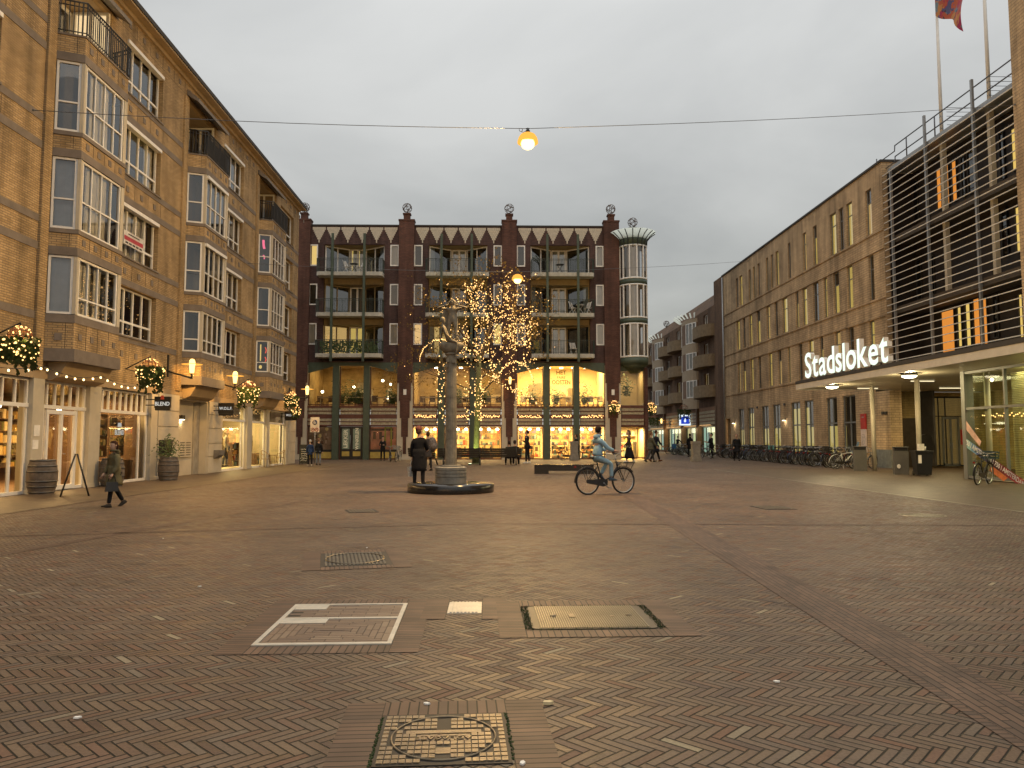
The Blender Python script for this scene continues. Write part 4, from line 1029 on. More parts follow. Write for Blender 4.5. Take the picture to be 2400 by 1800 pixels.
# base storeys
ARCH = [(724, 933), (969, 1176), (1211, 1416.5)]
POST = [((783, 798), (855, 869)), ((1028, 1043), (1102, 1116)), ((1273, 1287), (1343, 1356))]
Z2B, Z2T = czz(950), czz(858); ZS = czz(997)
M_ORN = mat('ornate_stucco', (.36, .31, .21), .8, var=.45, scale=9, bump=.8)
M_REDB = mat('red_brown_rail', (.10, .034, .024), .5, var=.3)
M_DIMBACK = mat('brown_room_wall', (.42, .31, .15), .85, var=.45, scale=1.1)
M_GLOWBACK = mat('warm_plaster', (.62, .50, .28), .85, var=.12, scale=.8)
for i, (a, b_) in enumerate(ARCH):
    u0, u1 = cxx(a), cxx(b_); (pa, pb), (pc, pd) = POST[i]; pa, pb, pc, pd = [cxx(q) for q in (pa, pb, pc, pd)]
    zc, zsz = Z2T, czz(875)
    mb = MB(FC); mb.prism([(u0, zsz), (pa, zc-.03), (pb, zc), (pc, zc), (pd, zc-.03), (u1, zsz), (u1, ZB-.003), (u0, ZB-.003)], -.12, .05); mb.build('green_lintel', M_GREEN, CB)
    mb = MB(FC); mb.bx(pa, pb, 0, zc-.02, -.10, .30); mb.bx(pc, pd, 0, zc-.02, -.10, .30); mb.each('green_post', M_GREEN, CB)
    segs = [(u0, pa), (pb, pc), (pd, u1)]
    orn = MB(FC); red = MB(FC)
    for s0, s1 in segs:
        for c, d in ((956, 962.5), (965, 971), (981.5, 987), (989.5, 995.5)): orn.bx(s0+.08, s1-.08, czz(d), czz(c), -.2, .02)
        for c, d in ((951.5, 956), (962.8, 964.8), (971.3, 981.2), (987.3, 989.3), (995.8, 998.5)): red.bx(s0, s1, czz(d), czz(c), -.2, .05 if d-c < 8 else -.01)
    orn.build('ornate_band', M_ORN, CB); red.build('red_rail', M_REDB, CB)
    # rooms
    for j, (z0, z1) in enumerate(((.0, ZS-.1), (Z2B-.15, Z2T+.25))):
        b = MB(FC); e = .012
        D = 5.0
        b.quad((u0, z0+e, -D), (u1, z0+e, -D), (u1, z1, -D), (u0, z1, -D)); b.quad((u0, z0+e, -.3), (u0, z0+e, -D), (u0, z1, -D), (u0, z1, -.3)); b.quad((u1, z0+e, -.3), (u1, z0+e, -D), (u1, z1, -D), (u1, z1, -.3))
        b.quad((u0, z0+e, -.2), (u1, z0+e, -.2), (u1, z0+e, -D), (u0, z0+e, -D)); b.quad((u0, z1, -.2), (u1, z1, -.2), (u1, z1, -D), (u0, z1, -D))
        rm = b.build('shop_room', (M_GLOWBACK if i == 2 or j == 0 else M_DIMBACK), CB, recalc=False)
        power = {(0, 0): 0, (0, 1): 150, (1, 0): 1000, (1, 1): 300, (2, 0): 1250, (2, 1): 1250}[(i, j)]
        if power: area('shop_light', ((u0+u1)/2, YC+2.0, z1-.1), u1-u0-.6, 2.6, power, (1, .66, .25))
        if j == 1 and i == 0:
            b = MB(FC)
            for q, (fx, fz) in enumerate(((.12, .9), (.47, 1.4), (.62, .7), (.80, 2.0), (.90, 1.6), (.86, .35))): b.ell((u0+(u1-u0)*fx, z0+.5+fz*.8, -1.2-.3*(q % 2)), .10, .10, .10)
            b.each('pendant_lamp', M_LAMPW, rm)
        if j == 1 and i != 0:   # light tracks, furniture upstairs
            b = MB(FC)
            for q in range(7): b.bx(u0+.5+q*.95, u0+.75+q*.95, z1-.25, z1-.18, -1.9, -1.6)
            b.each('ceiling_spot', M_LAMPW, rm)
        if j == 1:
            b = MB(FC)
            for q in range(8):
                b.gid = q; u = u0+.5+q*.85+rnd.uniform(-.1, .1); zf = z0+.02; s_ = .22; w = -rnd.uniform(.6, 1.6)
                b.bx(u-s_, u+s_, zf+.42, zf+.46, w-s_, w+s_); b.bx(u-s_, u+s_, zf+.46, zf+.9, w-s_-.02, w-s_+.02)
                for aa in (-1, 1):
                    for cc in (-1, 1): b.bx(u+aa*s_-.02, u+aa*s_+.02, zf, zf+.42, w+cc*s_-.02, w+cc*s_+.02)
            b.each('chair', M_WHITE if i == 2 else M_WOOD, rm)
            b = MB(FC)
            for q in range(5):
                u = u0+.8+q*1.25; b.bx(u, u+rnd.uniform(.6, 1.0), z0+.02, z0+rnd.uniform(.7, 1.3), -4.4, -3.4)
            for q in range(4):
                u = u0+.5+rnd.random()*(u1-u0-1.4); b.bx(u, u+rnd.uniform(.35, .7), z0+.02, z0+rnd.uniform(1.0, 2.0), -1.9, -1.5)
            for q in range(3): u = u0+.6+q*2.2; b.bx(u, u+1.3, z0+.74, z0+.80, -1.3, -.6); b.bx(u+.1, u+.16, z0+.02, z0+.74, -1.0, -.9); b.bx(u+1.14, u+1.2, z0+.02, z0+.74, -1.0, -.9)
            b.each('furniture', M_GOODS, rm)
            b = MB(FC)
            for q in range(3 if i else 5):
                u = u0+.4+rnd.random()*(u1-u0-.8); h0 = z0+.5
                for l in range(260):
                    tt_ = abs(rnd.gauss(0, .8)); x, z, w = u+rnd.gauss(0, .10+.16*tt_), h0-.2+.75*tt_, -.8+rnd.gauss(0, .13); s_ = rnd.uniform(.05, .11)
                    b.quad((x-s_, z, w), (x, z-s_*.4, w+.05), (x+s_, z+rnd.uniform(-.1, .1), w), (x, z+s_*.4, w-.05))
            b.build('house_plant', M_LEAF, rm, recalc=False)
        if j == 0 and i:
            for (s0, s1) in segs: shelves(rm, FC, s0+.15, s1-.15, .15, 2.4, -2.2, 5, M_GOODS, .3, M_WOOD, .95)
            for (s0, s1) in segs: shelves(rm, FC, s0+.2, s0+.2+(s1-s0)*.55, .1, 1.1, -.8, 3, M_GOODS, .3, M_WOOD, .95)
            b = MB(FC)
            for s0, s1 in segs:
                for q in range(3): b.ell((s0+(s1-s0)*(q+.5)/3, 2.25, -1.0), .13, .10, .13)
            b.each('pendant_lamp', M_LAMPW, rm)
    # glazing
    for j, (z0, z1) in enumerate(((.06, ZS-.02), (Z2B, None))):
        for q, (s0, s1) in enumerate(segs):
            b = MB(FC); w = -.05
            if j:
                za, zb = (zsz, zc-.03) if q == 0 else ((zc, zc) if q == 1 else (zc-.03, zsz))
                b.bx(s0, s1, z0, z0+.07, w-.08, w); b.bx(s0, s0+.06, z0+.07, za-.05, w-.08, w); b.bx(s1-.06, s1, z0+.07, zb-.05, w-.08, w)
                o = b.build('shop_window', M_REDB, CB); b = MB(FC)
                b.quad((s0, z0, w-.04), (s1, z0, w-.04), (s1, zb, w-.04), (s0, za, w-.04)); b.build('pane', M_SHOPG, o, recalc=False)
            else:
                b.bx(s0, s1, 0, .1, w-.08, w); b.bx(s0, s1, z1-.07, z1, w-.08, w); b.bx(s0, s0+.06, .1, z1-.07, w-.08, w); b.bx(s1-.06, s1, .1, z1-.07, w-.08, w)
                o = b.build('shop_window', M_REDB, CB); b = MB(FC)
                b.quad((s0, .05, w-.04), (s1, .05, w-.04), (s1, z1-.03, w-.04), (s0, z1-.03, w-.04)); b.build('pane', M_SHOPG, o, recalc=False)
            if (i, j, q) == (2, 1, 1):
                b = MB(FC); um = (s0+s1)/2; zt = czz(877)
                put_text(b, 'HET', um, zt, -.04, .42, .004, .008); put_text(b, 'FAIRE', um, zt-.33, -.04, .26, .004, .002); put_text(b, 'OOSTEN', um, zt-.74, -.04, .44, .004, .008, .8)
                b.build('lettering', mat('brown_window_lettering', (.10, .06, .02), .6), o)
    # festive light strings over the shop windows of the two right bays
    if i:
        for q, (s0, s1) in enumerate(segs):
            b = MB(FC); n = 34
            for k in range(n): b.ell((s0+.15+(s1-s0-.3)*(k+rnd.random())/n, czz(976)+rnd.uniform(-.10, .10), .02+rnd.random()*.05), .035, .035, .035, 5, 4)
            o = b.build('fairy_lights', M_BULB, None, off=Vector(((s0+s1)/2, YC, czz(976))))
            tag(o, f'horizontal string of fairy lights over {"the left" if q == 0 else ("the middle" if q == 1 else "the right")} shop window of the {"middle" if i == 1 else "right-hand"} bay', 'fairy lights', 'fairy light strings over the shop windows')
        b = MB(FC)
        if i == 2:
            for q, (s0, s1) in enumerate(segs):
                b = MB(FC)
                for k in range(60):
                    t = k/60*(s1-s0-.3+2*(ZS-.3)); H_ = ZS-.25
                    if t < H_: p = (s0+.14, .15+t)
                    elif t < H_+s1-s0-.3: p = (s0+.14+t-H_, H_+.1)
                    else: p = (s1-.14, .15+t-H_-(s1-s0-.3))
                    b.ell((p[0]+rnd.uniform(-.03, .03), p[1], -.16), .03, .03, .03, 5, 4)
                b.build('light_string', M_BULB, rm)
# closed shop in the left bay: posters and doors
u0, u1 = cxx(724), cxx(933); pa, pb, pc, pd = [cxx(q) for q in (783, 798, 855, 869)]
M_YEL = mat('yellow_panel', (.42, .30, .07), .6, var=.2)
def poster(name, s0, s1, cols, lab=None):
    b = MB(FC); b.quad((s0+.08, .75, -.12), (s1-.08, .75, -.12), (s1-.08, ZS-.12, -.12), (s0+.08, ZS-.12, -.12)); o = b.build(name, cols[0], CB, recalc=False); return o
M_POST1 = mat('grey_pink_poster', (.30, .22, .19), .5, var=.6, scale=1.6); M_POST2 = mat('pink_poster', (.46, .20, .15), .5, var=.5, scale=1.2)
o = poster('poster', u0, pa, [M_POST1]); b = MB(FC); b.ell((pa-.45, 2.25, -.11), .14, .14, .01); b.ell((pa-.95, 1.75, -.11), .12, .16, .01); b.build('printed_lamp', mat('pale_yellow_print', (.75, .66, .35), .5), o)
b = MB(FC); rows = [(.9, 1.3), (1.25, 1.6), (.8, 1.0)]
for k in range(26): x = u0+.2+rnd.random()*(pa-u0-.5); z = .85+rnd.random()*1.0; b.bx(x, x+rnd.uniform(.06, .2), z, z+rnd.uniform(.08, .3), -.118, -.112)
b.build('printed_shapes', goods('poster_prints', [(.2, .1, .08), (.4, .25, .2), (.1, .07, .06), (.5, .4, .35)]), o)
o = poster('poster', pd, u1, [M_POST2]); b = MB(FC)
for x, w_ in ((.1, .2), (.55, .2), (1.35, .25)): b.bx(pd+.15+x, pd+.15+x+w_, 1.5, 2.05, -.118, -.112)
b.bx(pd+.1, u1-.3, 2.12, 2.3, -.118, -.112); b.build('printed_windows', mat('dark_print', (.09, .05, .05), .5), o)
b = MB(FC); b.bx(u1-.95, u1-.83, .9, 2.4, -.11, -.104); b.bx(u1-.5, u1-.38, .9, 2.4, -.11, -.104); b.bx(u1-.95, u1-.38, 2.3, 2.42, -.11, -.104); b.build('printed_frame', mat('olive_print', (.28, .30, .05), .5), o)
b = MB(FC); b.bx(u0+.06, pa-.06, .1, .56, -.12, -.02); b.bx(pd+.06, u1-.06, .1, .56, -.12, -.02); b.build('yellow_panel', M_YEL, CB)
b = MB(FC); b.bx(u0+.02, pa-.02, .57, .74, -.14, -.01); b.bx(pd+.02, u1-.02, .57, .74, -.14, -.01); b.build('window_sill', M_DARK, CB)
M_GRAYG = mat('sage_green_panel', (.20, .25, .19), .6)
um = (pb+pc)/2
for q, (s0, s1, word) in enumerate(((pb+.1, um-.01, 'LEKKER'), (um+.01, pc-.1, 'WINKELEN'))):
    b = MB(FC); b.bx(s0, s1, 0.02, ZS-.1, -.16, -.045); dr = b.build('shop_door', M_DARK, CB)
    b = MB(FC); b.bx(s0+.12, s1-.12, .78, ZS-.25, -.045, -.03); b.build('green_panel', M_GRAYG, dr)
    b = MB(FC); put_text(b, word, (s0+s1)/2+.12, (.78+ZS-.25)/2, -.028, .40 if q == 0 else .32, .004, .012, 1, math.pi/2); b.build('lettering', mat('cream_lettering', (.75, .72, .55), .6), dr)
    b = MB(FC); b.bx(s0+.12, s1-.12, .25, .6, -.045, -.03); b.build('yellow_panel', M_YEL, dr)
    if q == 0: b = MB(FC); b.tube([(s1-.05, .75, .0), (s1-.05, 1.8, .0)], .02, 5); b.build('handle', M_STEEL, dr)
# ---------------------------------------------------------------- round corner turret
TX = ony(1485.5, 700, YC-.2).x; TY = YC-.05; TR = 1.03
def zt_(py): return ony(1485, py, YC-.9).z
tw = MB(); rings = [(548, 573), (653, 665), (745, 757), (837, 854)]
c = (TX, TY, 0)
for (p_, q_) in rings: tw.lathe([(TR*.97, zt_(q_)), (TR*1.02, zt_(q_)), (TR*1.02, zt_(p_)), (TR*.97, zt_(p_))], c, 36, cap=True)
tw.lathe([(TR*.3, zt_(872)), (TR*.6, zt_(862)), (TR*1.0, zt_(854)+.001)], c, 30)
tw.each('turret_band', M_GREEN, CB)
wnd = [(573, 653), (665, 745), (757, 837)]
fr_, pn, it = MB(), MB(), MB()
for (p_, q_) in wnd:
    z0, z1 = zt_(q_), zt_(p_)
    for k in range(12):
        a = 2*math.pi*k/12+.1; M = Matrix.Rotation(a, 3, 'Z'); fr_.obox(Vector((TX, TY, (z0+z1)/2))+M@Vector((TR, 0, 0)), .04, .05, (z1-z0)/2, M)
    fr_.lathe([(TR*.96, z0), (TR*1.03, z0), (TR*1.03, z0+.12), (TR*.96, z0+.12)], c, 36); fr_.lathe([(TR*.96, z1-.1), (TR*1.03, z1-.1), (TR*1.03, z1), (TR*.96, z1)], c, 36)
    pn.lathe([(TR*.985, z0), (TR*.985, z1)], c, 22, cap=False, sm=False)
    for k in range(22):
        if k % 4 in (1, 2): continue
        a = 2*math.pi*k/22; q2 = a+2*math.pi/22
        it.quad((TX+TR*.86*math.cos(a), TY+TR*.86*math.sin(a), z0), (TX+TR*.86*math.cos(q2), TY+TR*.86*math.sin(q2), z0), (TX+TR*.86*math.cos(q2), TY+TR*.86*math.sin(q2), z1), (TX+TR*.86*math.cos(a), TY+TR*.86*math.sin(a), z1))
    it.lathe([(TR*.5, z0), (TR*.5, z1)], c, 16, cap=False)
o = fr_.build('turret_window', M_WHITE, CB); pn.build('pane', M_GLASS, o); it.build('curtain', M_CURT, o, recalc=False)
# flared glass crown with ribs
zl, zh = zt_(557), zt_(540)
cw_ = MB(); cw_.lathe([(1.07, zl), (1.28, zl+.24), (1.52, zl+.44), (1.72, zl+.54)], c, 40, cap=False); m_, t_, b_ = principled('frosted_glass_crown'); _mats['frosted_glass_crown'] = m_; b_.inputs['Base Color'].default_value = (.75, .80, .76, 1); b_.inputs['Roughness'].default_value = .3
tl_ = nn(t_, 'ShaderNodeBsdfTranslucent'); tl_.inputs[0].default_value = (.8, .86, .8, 1); mx_ = nn(t_, 'ShaderNodeMixShader'); mx_.inputs[0].default_value = .75; t_.links.new(b_.outputs[0], mx_.inputs[1]); t_.links.new(tl_.outputs[0], mx_.inputs[2]); t_.links.new(mx_.outputs[0], t_.nodes['Material Output'].inputs[0])
cw_.build('glass_crown', m_, CB, recalc=False)
cw_ = MB()
for k in range(18):
    a = 2*math.pi*k/18; q = [(TX+r*math.cos(a), TY+r*math.sin(a), zl+z) for r, z in ((1.03, -.75), (1.09, -.05), (1.29, .20), (1.53, .40), (1.70, .50))]; cw_.tube(q, .035, 4)
cw_.build('crown_rib', M_DARK, CB)
cw_ = MB(); cw_.lathe([(.0, zl+.1), (1.0, zl+.1), (.8, zl+.2), (.3, zl+.3), (.3, zl+.85), (.42, zl+.85), (.42, zl+.95), (.0, zl+.95)], c, 24); cw_.build('turret_roof', M_ROOF, CB)
# base under the turret: shop corner
b = MB(FC); bx0, bx1 = cxx(1452.7), cxx(1508)
b.bx(bx1, bx1+.25, 0, zt_(860), -.3, .18); b.build('corner_post', M_RB, CB)
b = MB(FC); b.bx(bx0, bx1, Z2T-.35, Z2T+.35, -.3, .0); b.build('green_lintel', M_GREEN, CB)
b = MB(FC); 
for c_, d_ in ((956, 962.5), (965, 971), (981.5, 987), (989.5, 995.5)): b.bx(bx0+.08, bx1-.05, czz(d_), czz(c_), -.2, .02)
b.build('ornate_band', M_ORN, CB); b = MB(FC)
for c_, d_ in ((951.5, 956), (962.8, 964.8), (971.3, 981.2), (987.3, 989.3), (995.8, 998.5)): b.bx(bx0, bx1, czz(d_), czz(c_), -.2, .05 if d_-c_ < 8 else -.01)
b.build('red_rail', M_REDB, CB)
for j, (z0, z1) in enumerate(((.0, ZS-.1), (Z2B-.15, Z2T-.2))):
    b = MB(FC); b.quad((bx0, z0+.012, -3), (bx1, z0+.012, -3), (bx1, z1, -3), (bx0, z1, -3)); b.quad((bx1, z0, -.2), (bx1, z1, -.2), (bx1, z1, -3), (bx1, z0, -3)); b.quad((bx0, z0, -.2), (bx0, z1, -.2), (bx0, z1, -3), (bx0, z0, -3)); b.quad((bx0, z1, -.2), (bx1, z1, -.2), (bx1, z1, -3), (bx0, z1, -3)); b.quad((bx0, z0+.012, -.2), (bx1, z0+.012, -.2), (bx1, z0+.012, -3), (bx0, z0+.012, -3))
    rm = b.build('shop_room', M_GLOWBACK if j == 0 else M_INTL, CB, recalc=False)
    area('corner_light', ((bx0+bx1)/2, YC+1.2, z1-.1), 1.2, 1.2, 480 if j == 0 else 60, (1, .66, .25))
    if j == 0: shelves(rm, FC, bx0+.2, bx1-.2, .2, 2.3, -2.4, 4, M_GOODS, .3, M_INTL)
    else:
        b = MB(FC)
        for l in range(160):
            x, z, w = bx0+.6+rnd.gauss(0, .18), z0+.9+abs(rnd.gauss(.5, .5)), -.7+rnd.gauss(0, .12); s_ = rnd.uniform(.05, .12); b.quad((x-s_, z, w), (x, z-s_*.4, w+.05), (x+s_, z+rnd.uniform(-.1, .1), w), (x, z+s_*.4, w-.05))
        b.build('house_plant', M_LEAF, rm, recalc=False)
    b = MB(FC); b.bx(bx0, bx1, z0+.06, z0+.16, -.13, -.05); b.bx(bx0, bx1, z1-.02, z1+.08, -.13, -.05); o = b.build('shop_window', M_REDB, CB); b = MB(FC); b.quad((bx0, z0+.1, -.09), (bx1, z0+.1, -.09), (bx1, z1, -.09), (bx0, z1, -.09)); b.build('pane', M_SHOPG, o, recalc=False)
# wire globe finials on the roof piers
def globe(loc, label):
    o = thing('wire_globe', label, 'roof ornament', loc, 0, 'wire globes on the brick piers'); b = MB(); r = .36
    ico = [Vector(v).normalized()*r for v in [(0, 1, 1.618), (0, -1, 1.618), (0, 1, -1.618), (0, -1, -1.618), (1, 1.618, 0), (-1, 1.618, 0), (1, -1.618, 0), (-1, -1.618, 0), (1.618, 0, 1), (-1.618, 0, 1), (1.618, 0, -1), (-1.618, 0, -1)]]
    for i_ in range(12):
        for j_ in range(i_):
            d_ = (ico[i_]-ico[j_]).length
            if d_ < r*1.2:
                m_ = (ico[i_]+ico[j_]).normalized()*r; b.tube([ico[i_]+Vector((0, 0, .45)), m_+Vector((0, 0, .45)), ico[j_]+Vector((0, 0, .45))], .022, 4)
    b.build('wire_cage', mat('rusty_wire', (.12, .085, .07), .6, .4), o)
    b = MB(); b.tube([(0, 0, 0), (0, 0, .12)], .07, 6); b.build('foot', M_DARK, o)
    return o
gl0 = globe(((PIER[0][0]+PIER[0][1])/2+.3, YC+.1, ZT+.62), 'wire globe finial on the brick pier beside the yellow building')
for k, lab in ((1, 'wire globe finial on the second brick pier from left'), (2, 'wire globe finial on the brick pier above the lit tree'), (3, 'wire globe finial on the brick pier next to the round turret')):
    dup(gl0, ((PIER[k][0]+PIER[k][1])/2, YC+.1, ZT+.62), .4*k, lab)
dup(gl0, (TX, TY, zl+.95), 1.0, 'wire globe finial on top of the round corner turret')
# ================================================================ RIGHT: TAN BRICK OFFICE WING
XR = 20.2; YF, YN = 67.8, 39.1
FO = frame((XR, YF), (XR, YN))
OB = thing('office_building', 'long tan brick office wing with narrow lit windows behind the parked bicycles', 'building', (XR+3, 53, 0), world=True)
def uo(px, py): return YF-onx(px, py, XR).y
RA = [(1725, 1730), (1733, 1740), (1755, 1760), (1765, 1770), (1776, 1781), (1796, 1801), (1807, 1812), (1818, 1825), (1847, 1853), (1882, 1890), (1906, 1915), (1946, 1960), (1966, 1977), (1984, 1998), (2029, 2043)]
RB = [(1727, 1734), (1741, 1747), (1756, 1763), (1774, 1782), (1797, 1805), (1816, 1823), (1834, 1846), (1865, 1872), (1881, 1892), (1906, 1919), (1931, 1939), (1954, 1967), (1986, 1999), (2037, 2049)]
RC = [(1730, 1736), (1741, 1748), (1759, 1766), (1777, 1784), (1802, 1810), (1824, 1832), (1847, 1853), (1872, 1881), (1896, 1908), (1922, 1930), (1958, 1971), (1990, 2002), (2039, 2051)]
RG = [(1732, 1744.6), (1753.7, 1768), (1786, 1802.5), (1811.6, 1829.6), (1855, 1876.7), (1885.7, 1907.4), (1938, 1963.5), (1976, 2007)]
def rowspec(lst, z0, z1):
    out = []
    for a, b_ in lst:
        pm = 1031-(((z0+z1)/2-EYE)/XR)*((a+b_)/2-1165); out.append((uo(a, pm), uo(b_, pm), z0, z1))
    return out
rows = [rowspec(RA, 12.55, 15.05), rowspec(RB, 8.95, 11.4), rowspec(RC, 5.4, 7.85)]
rg = rowspec(RG, .22, 4.0)
far_strip = [(uo(1693, 700)+.4, uo(1699, 700)+.9, 0.1, 3.3)]
holes = [h for r in rows for h in r]+rg+far_strip
L = YF-YN
mb = MB(FO); mb.wall(0, L, 0, 16.05, holes, 0, .16)
mb.quad((L, 3.99, 0), (L, 16.05, 0), (L, 16.05, -8), (L, 3.99, -8)); mb.quad((L, 0, 0), (L, 3.99, 0), (L, 3.99, -.62), (L, 0, -.62)); mb.quad((L-.001, 0, -.62), (L-.001, 3.99, -.62), (L-1.5, 3.99, -.62), (L-1.5, 0, -.62))
mb.build('wall', M_TB, OB)
mb = MB(FO); mb.bx(-.0, L+.06, 16.05, 16.17, -8, .08); mb.build('roof', M_ROOF, OB)
mb = MB(FO)
for z in (5.32, 7.93, 8.87, 11.48, 12.47): mb.bx(.2, L-.02, z-.05, z+.05, .001, .06)
mb.each('string_course', M_TB, OB)
mb = MB(FO); mb.bx(L-1.6, L+.03, 0, .95, -.65, .03); mb.build('granite_base', mat('grey_granite', (.16, .17, .165), .6, var=.25, scale=5), OB)
M_FRG = mat('grey_window_frame', (.16, .165, .16), .5, var=.1)
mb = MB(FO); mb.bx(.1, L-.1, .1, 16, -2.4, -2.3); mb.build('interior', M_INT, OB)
kk = 0
for r in rows:
    for (a, b_, c, d) in r:
        kk += 1
        window(OB, FO, a, b_, c, d, -.10, hb=(d-.75,), fw=.05, dep=.05, fm=M_FRG, mul=.05, gm=M_GLASSD)
        if kk % 4 != 1:
            lb = MB(FO); um_ = a-.02; lb.quad((um_, c, -.158), (b_, c, -.158), (b_, d-(.75 if kk % 2 else .0), -.158), (um_, d-(.75 if kk % 2 else .0), -.158)); lb.build('lit_room', M_LITY if kk % 5 else M_LIT, OB, recalc=False)
M_LITG = emit('lit_office_room', (1, .74, .22), .75, False)
for i, (a, b_, c, d) in enumerate(rg):
    o = window(OB, FO, a, b_, c, d, -.08, hb=(2.45,), cols=2, fw=.07, fm=M_FRG, mul=.09, gm=M_GLASSD)
    b = MB(FO)
    if i != 7: wz = -.55-.012*i; zt3 = 2.3+1.3*(i % 3 == 1); b.quad((a-1.0, c, wz), (b_+.05, c, wz), (b_+.05, zt3, wz), (a-1.0, zt3, wz)); b.build('lit_room', M_LITG, o, recalc=False)
    else: b.quad((a, c, -.2), (b_, c, -.2), (b_, 2.4, -.2), (a, 2.4, -.2)); b.build('blind', M_CURT2, o, recalc=False)
a, b_, c, d = far_strip[0]; window(OB, FO, a, b_, c, d, -.2, hb=(1.9,), fw=.06, fm=M_FRG, lit=emit('orange_lit_room', (1, .52, .12), .9, False))
for px_, py_ in ((1836, 985), (1718, 992)):
    p = onx(px_, py_, XR-.15); b = MB(); b.box(p.x-.06, p.x+.14, p.y-.09, p.y+.09, p.z, p.z+.1); o = b.build('wall_lamp', M_DARK, OB); b = MB(); b.box(p.x-.05, p.x+.1, p.y-.08, p.y+.08, p.z-.03, p.z-.001); b.build('lamp_glass', M_LAMPW, o); point('wall_lamp_light', (p.x-.05, p.y, p.z-.12), 8, (1, .85, .6), .05)
for px_, py_ in ((1775, 955), (1839, 948), (1994+76, 968), (2077, 968)):
    p = onx(px_, py_, XR-.01); b = MB(); b.box(p.x-.05, p.x+.008, p.y-.12, p.y+.12, p.z-.08, p.z+.08); b.build('small_plate', M_DARK, OB)
# red and white banner board on the wall
p0, p1 = onx(2015, 968, XR-.12), onx(2029, 1040, XR-.12)
bn = thing('banner_board', 'narrow red and white upright board with grey scribbled script on the brick wall', 'banner', (XR-.12, (p0.y+p1.y)/2, .6), world=True)
b = MB(FO); u0, u1 = YF-p0.y, YF-p1.y; zt = onx(2022, 970, XR).z
b.bx(u0, u1, .75, zt-.85, .03, .1); b.build('white_field', mat('pinkish_white_board', (.55, .46, .42), .6), bn); b = MB(FO); b.bx(u0, u1, zt-.85, zt, .03, .1); b.build('red_field', mat('red_board', (.42, .03, .025), .5), bn)
b = MB(FO); um = (u0+u1)/2
for k in range(5):
    z = zt-1.15-k*.36; b.tube([(um-.14, z, .105), (um+.12, z+.04, .105), (um+.14, z-.14, .105), (um-.1, z-.18, .105), (um-.12, z-.05, .105)], .014, 4)
b.bx(um-.12, um+.12, zt-.22, zt-.16, .101, .106); b.build('script', mat('grey_print', (.3, .28, .28), .6), bn)
# drainpipe between the buildings
p = onx(1697, 800, XR-.1); b = MB(); b.tube([(XR-.1, YF-.35, .1), (XR-.1, YF-.35, 15.9)], .07, 7); b.build('drainpipe', M_STEEL, OB)
# ================================================================ LOUVRED FRONT, CANOPY, NEAR BRICK BLOCK
LB = thing('office_building', 'dark glazed office front behind silver horizontal louvres with an entrance canopy below', 'building', (XR+3, 33, 0), world=True)
Y0, Y1 = 38.95, 28.6
FV = frame((XR, Y0), (XR, Y1)); LV = Y0-Y1
zt_top = 15.45; M_LOUV = mat('silver_louvre', (.78, .78, .77), .4, .15, var=.08)
for i in range(30):
    z = 4.75+i*.362
    b = MB(FV); b.prism([(z-.02, -.016), (z-.016, .018), (z+.014, .026), (z+.022, -.008)], -.05, LV, 0); b.build('louvre', M_LOUV, LB)
b = MB(FV)
for px_, py_, top in ((2090, 700, 15.45), (2174, 700, 16.9), (2290, 700, 16.9)):
    u = Y0-onx(px_, py_, XR).y; b.bx(u-.06, u+.06, 4.4, top, -.22, -.12)
b.each('louvre_post', M_STEEL, LB)
wd = 1.6
b = MB(FV); b.bx(0, LV, 4.4, 15.4, -wd-.4, -wd); b.bx(-.06, .0, 4.43, 15.38, -wd+.001, -.24); b.build('cladding', M_DWOOD, LB)
b = MB(FV); b.bx(0, LV, 15.4, 15.62, -9, -.24); b.build('roof', M_STEEL, LB)
b = MB(FV)
for z in (7.9, 11.6): b.bx(0, LV, z, z+.35, -wd+.002, -.3)
b.each('floor_slab', mat('dark_floor_edge', (.06, .045, .03), .7), LB)
def litstrip(px0, px1, py0, py1, m_, X=XR+wd-.02):
    a_, b__ = onx(px0, (py0+py1)/2, X), onx(px1, (py0+py1)/2, X); z1 = onx((px0+px1)/2, py0, X).z; z0 = onx((px0+px1)/2, py1, X).z
    b = MB(); b.quad((X, a_.y, z0), (X, b__.y, z0), (X, b__.y, z1), (X, a_.y, z1)); 
    w = MB(); e_ = .05; ya, yb = a_.y, b__.y
    w.box(X-.05, X+.01, yb-e_, yb, z0, z1); w.box(X-.05, X+.01, ya, ya+e_, z0, z1); w.box(X-.05, X+.01, yb, ya, z1, z1+e_); w.box(X-.05, X+.01, yb, ya, z0-e_, z0)
    o = w.build('window', M_DARK, LB); b.build('pane', m_, o, recalc=False)
for q in ((2209, 2238, 728, 824), (2247, 2255, 720, 812), (2266, 2276, 712, 812), (2284, 2298, 700, 808), (2304, 2315, 700, 806)): litstrip(*q, M_LITO if q[1]-q[0] > 10 else M_LITY)
for q in ((2197, 2207, 395, 490), (2214, 2225, 385, 482), (2233, 2243, 377, 470)): litstrip(*q, M_LITO)
for q in ((2373, 2386, 300, 398), (2383, 2394, 485, 590), (2391, 2399, 690, 792)): litstrip(*q, M_LITY)
M_BLUEG = glass('dark_office_pane', (.2, .2, .2), base=.10)
for px0, px1, py0, py1 in ((2255, 2262, 368, 462), (2270, 2284, 350, 452), (2320, 2328, 320, 430), (2345, 2354, 310, 420), (2120, 2128, 440, 530), (2140, 2152, 425, 520), (2330, 2338, 500, 610), (2350, 2362, 490, 600), (2120, 2130, 620, 700), (2150, 2160, 610, 700), (2330, 2340, 690, 790), (2180, 2190, 600, 690)): litstrip(px0, px1, py0, py1, M_BLUEG)
b = MB(FV)
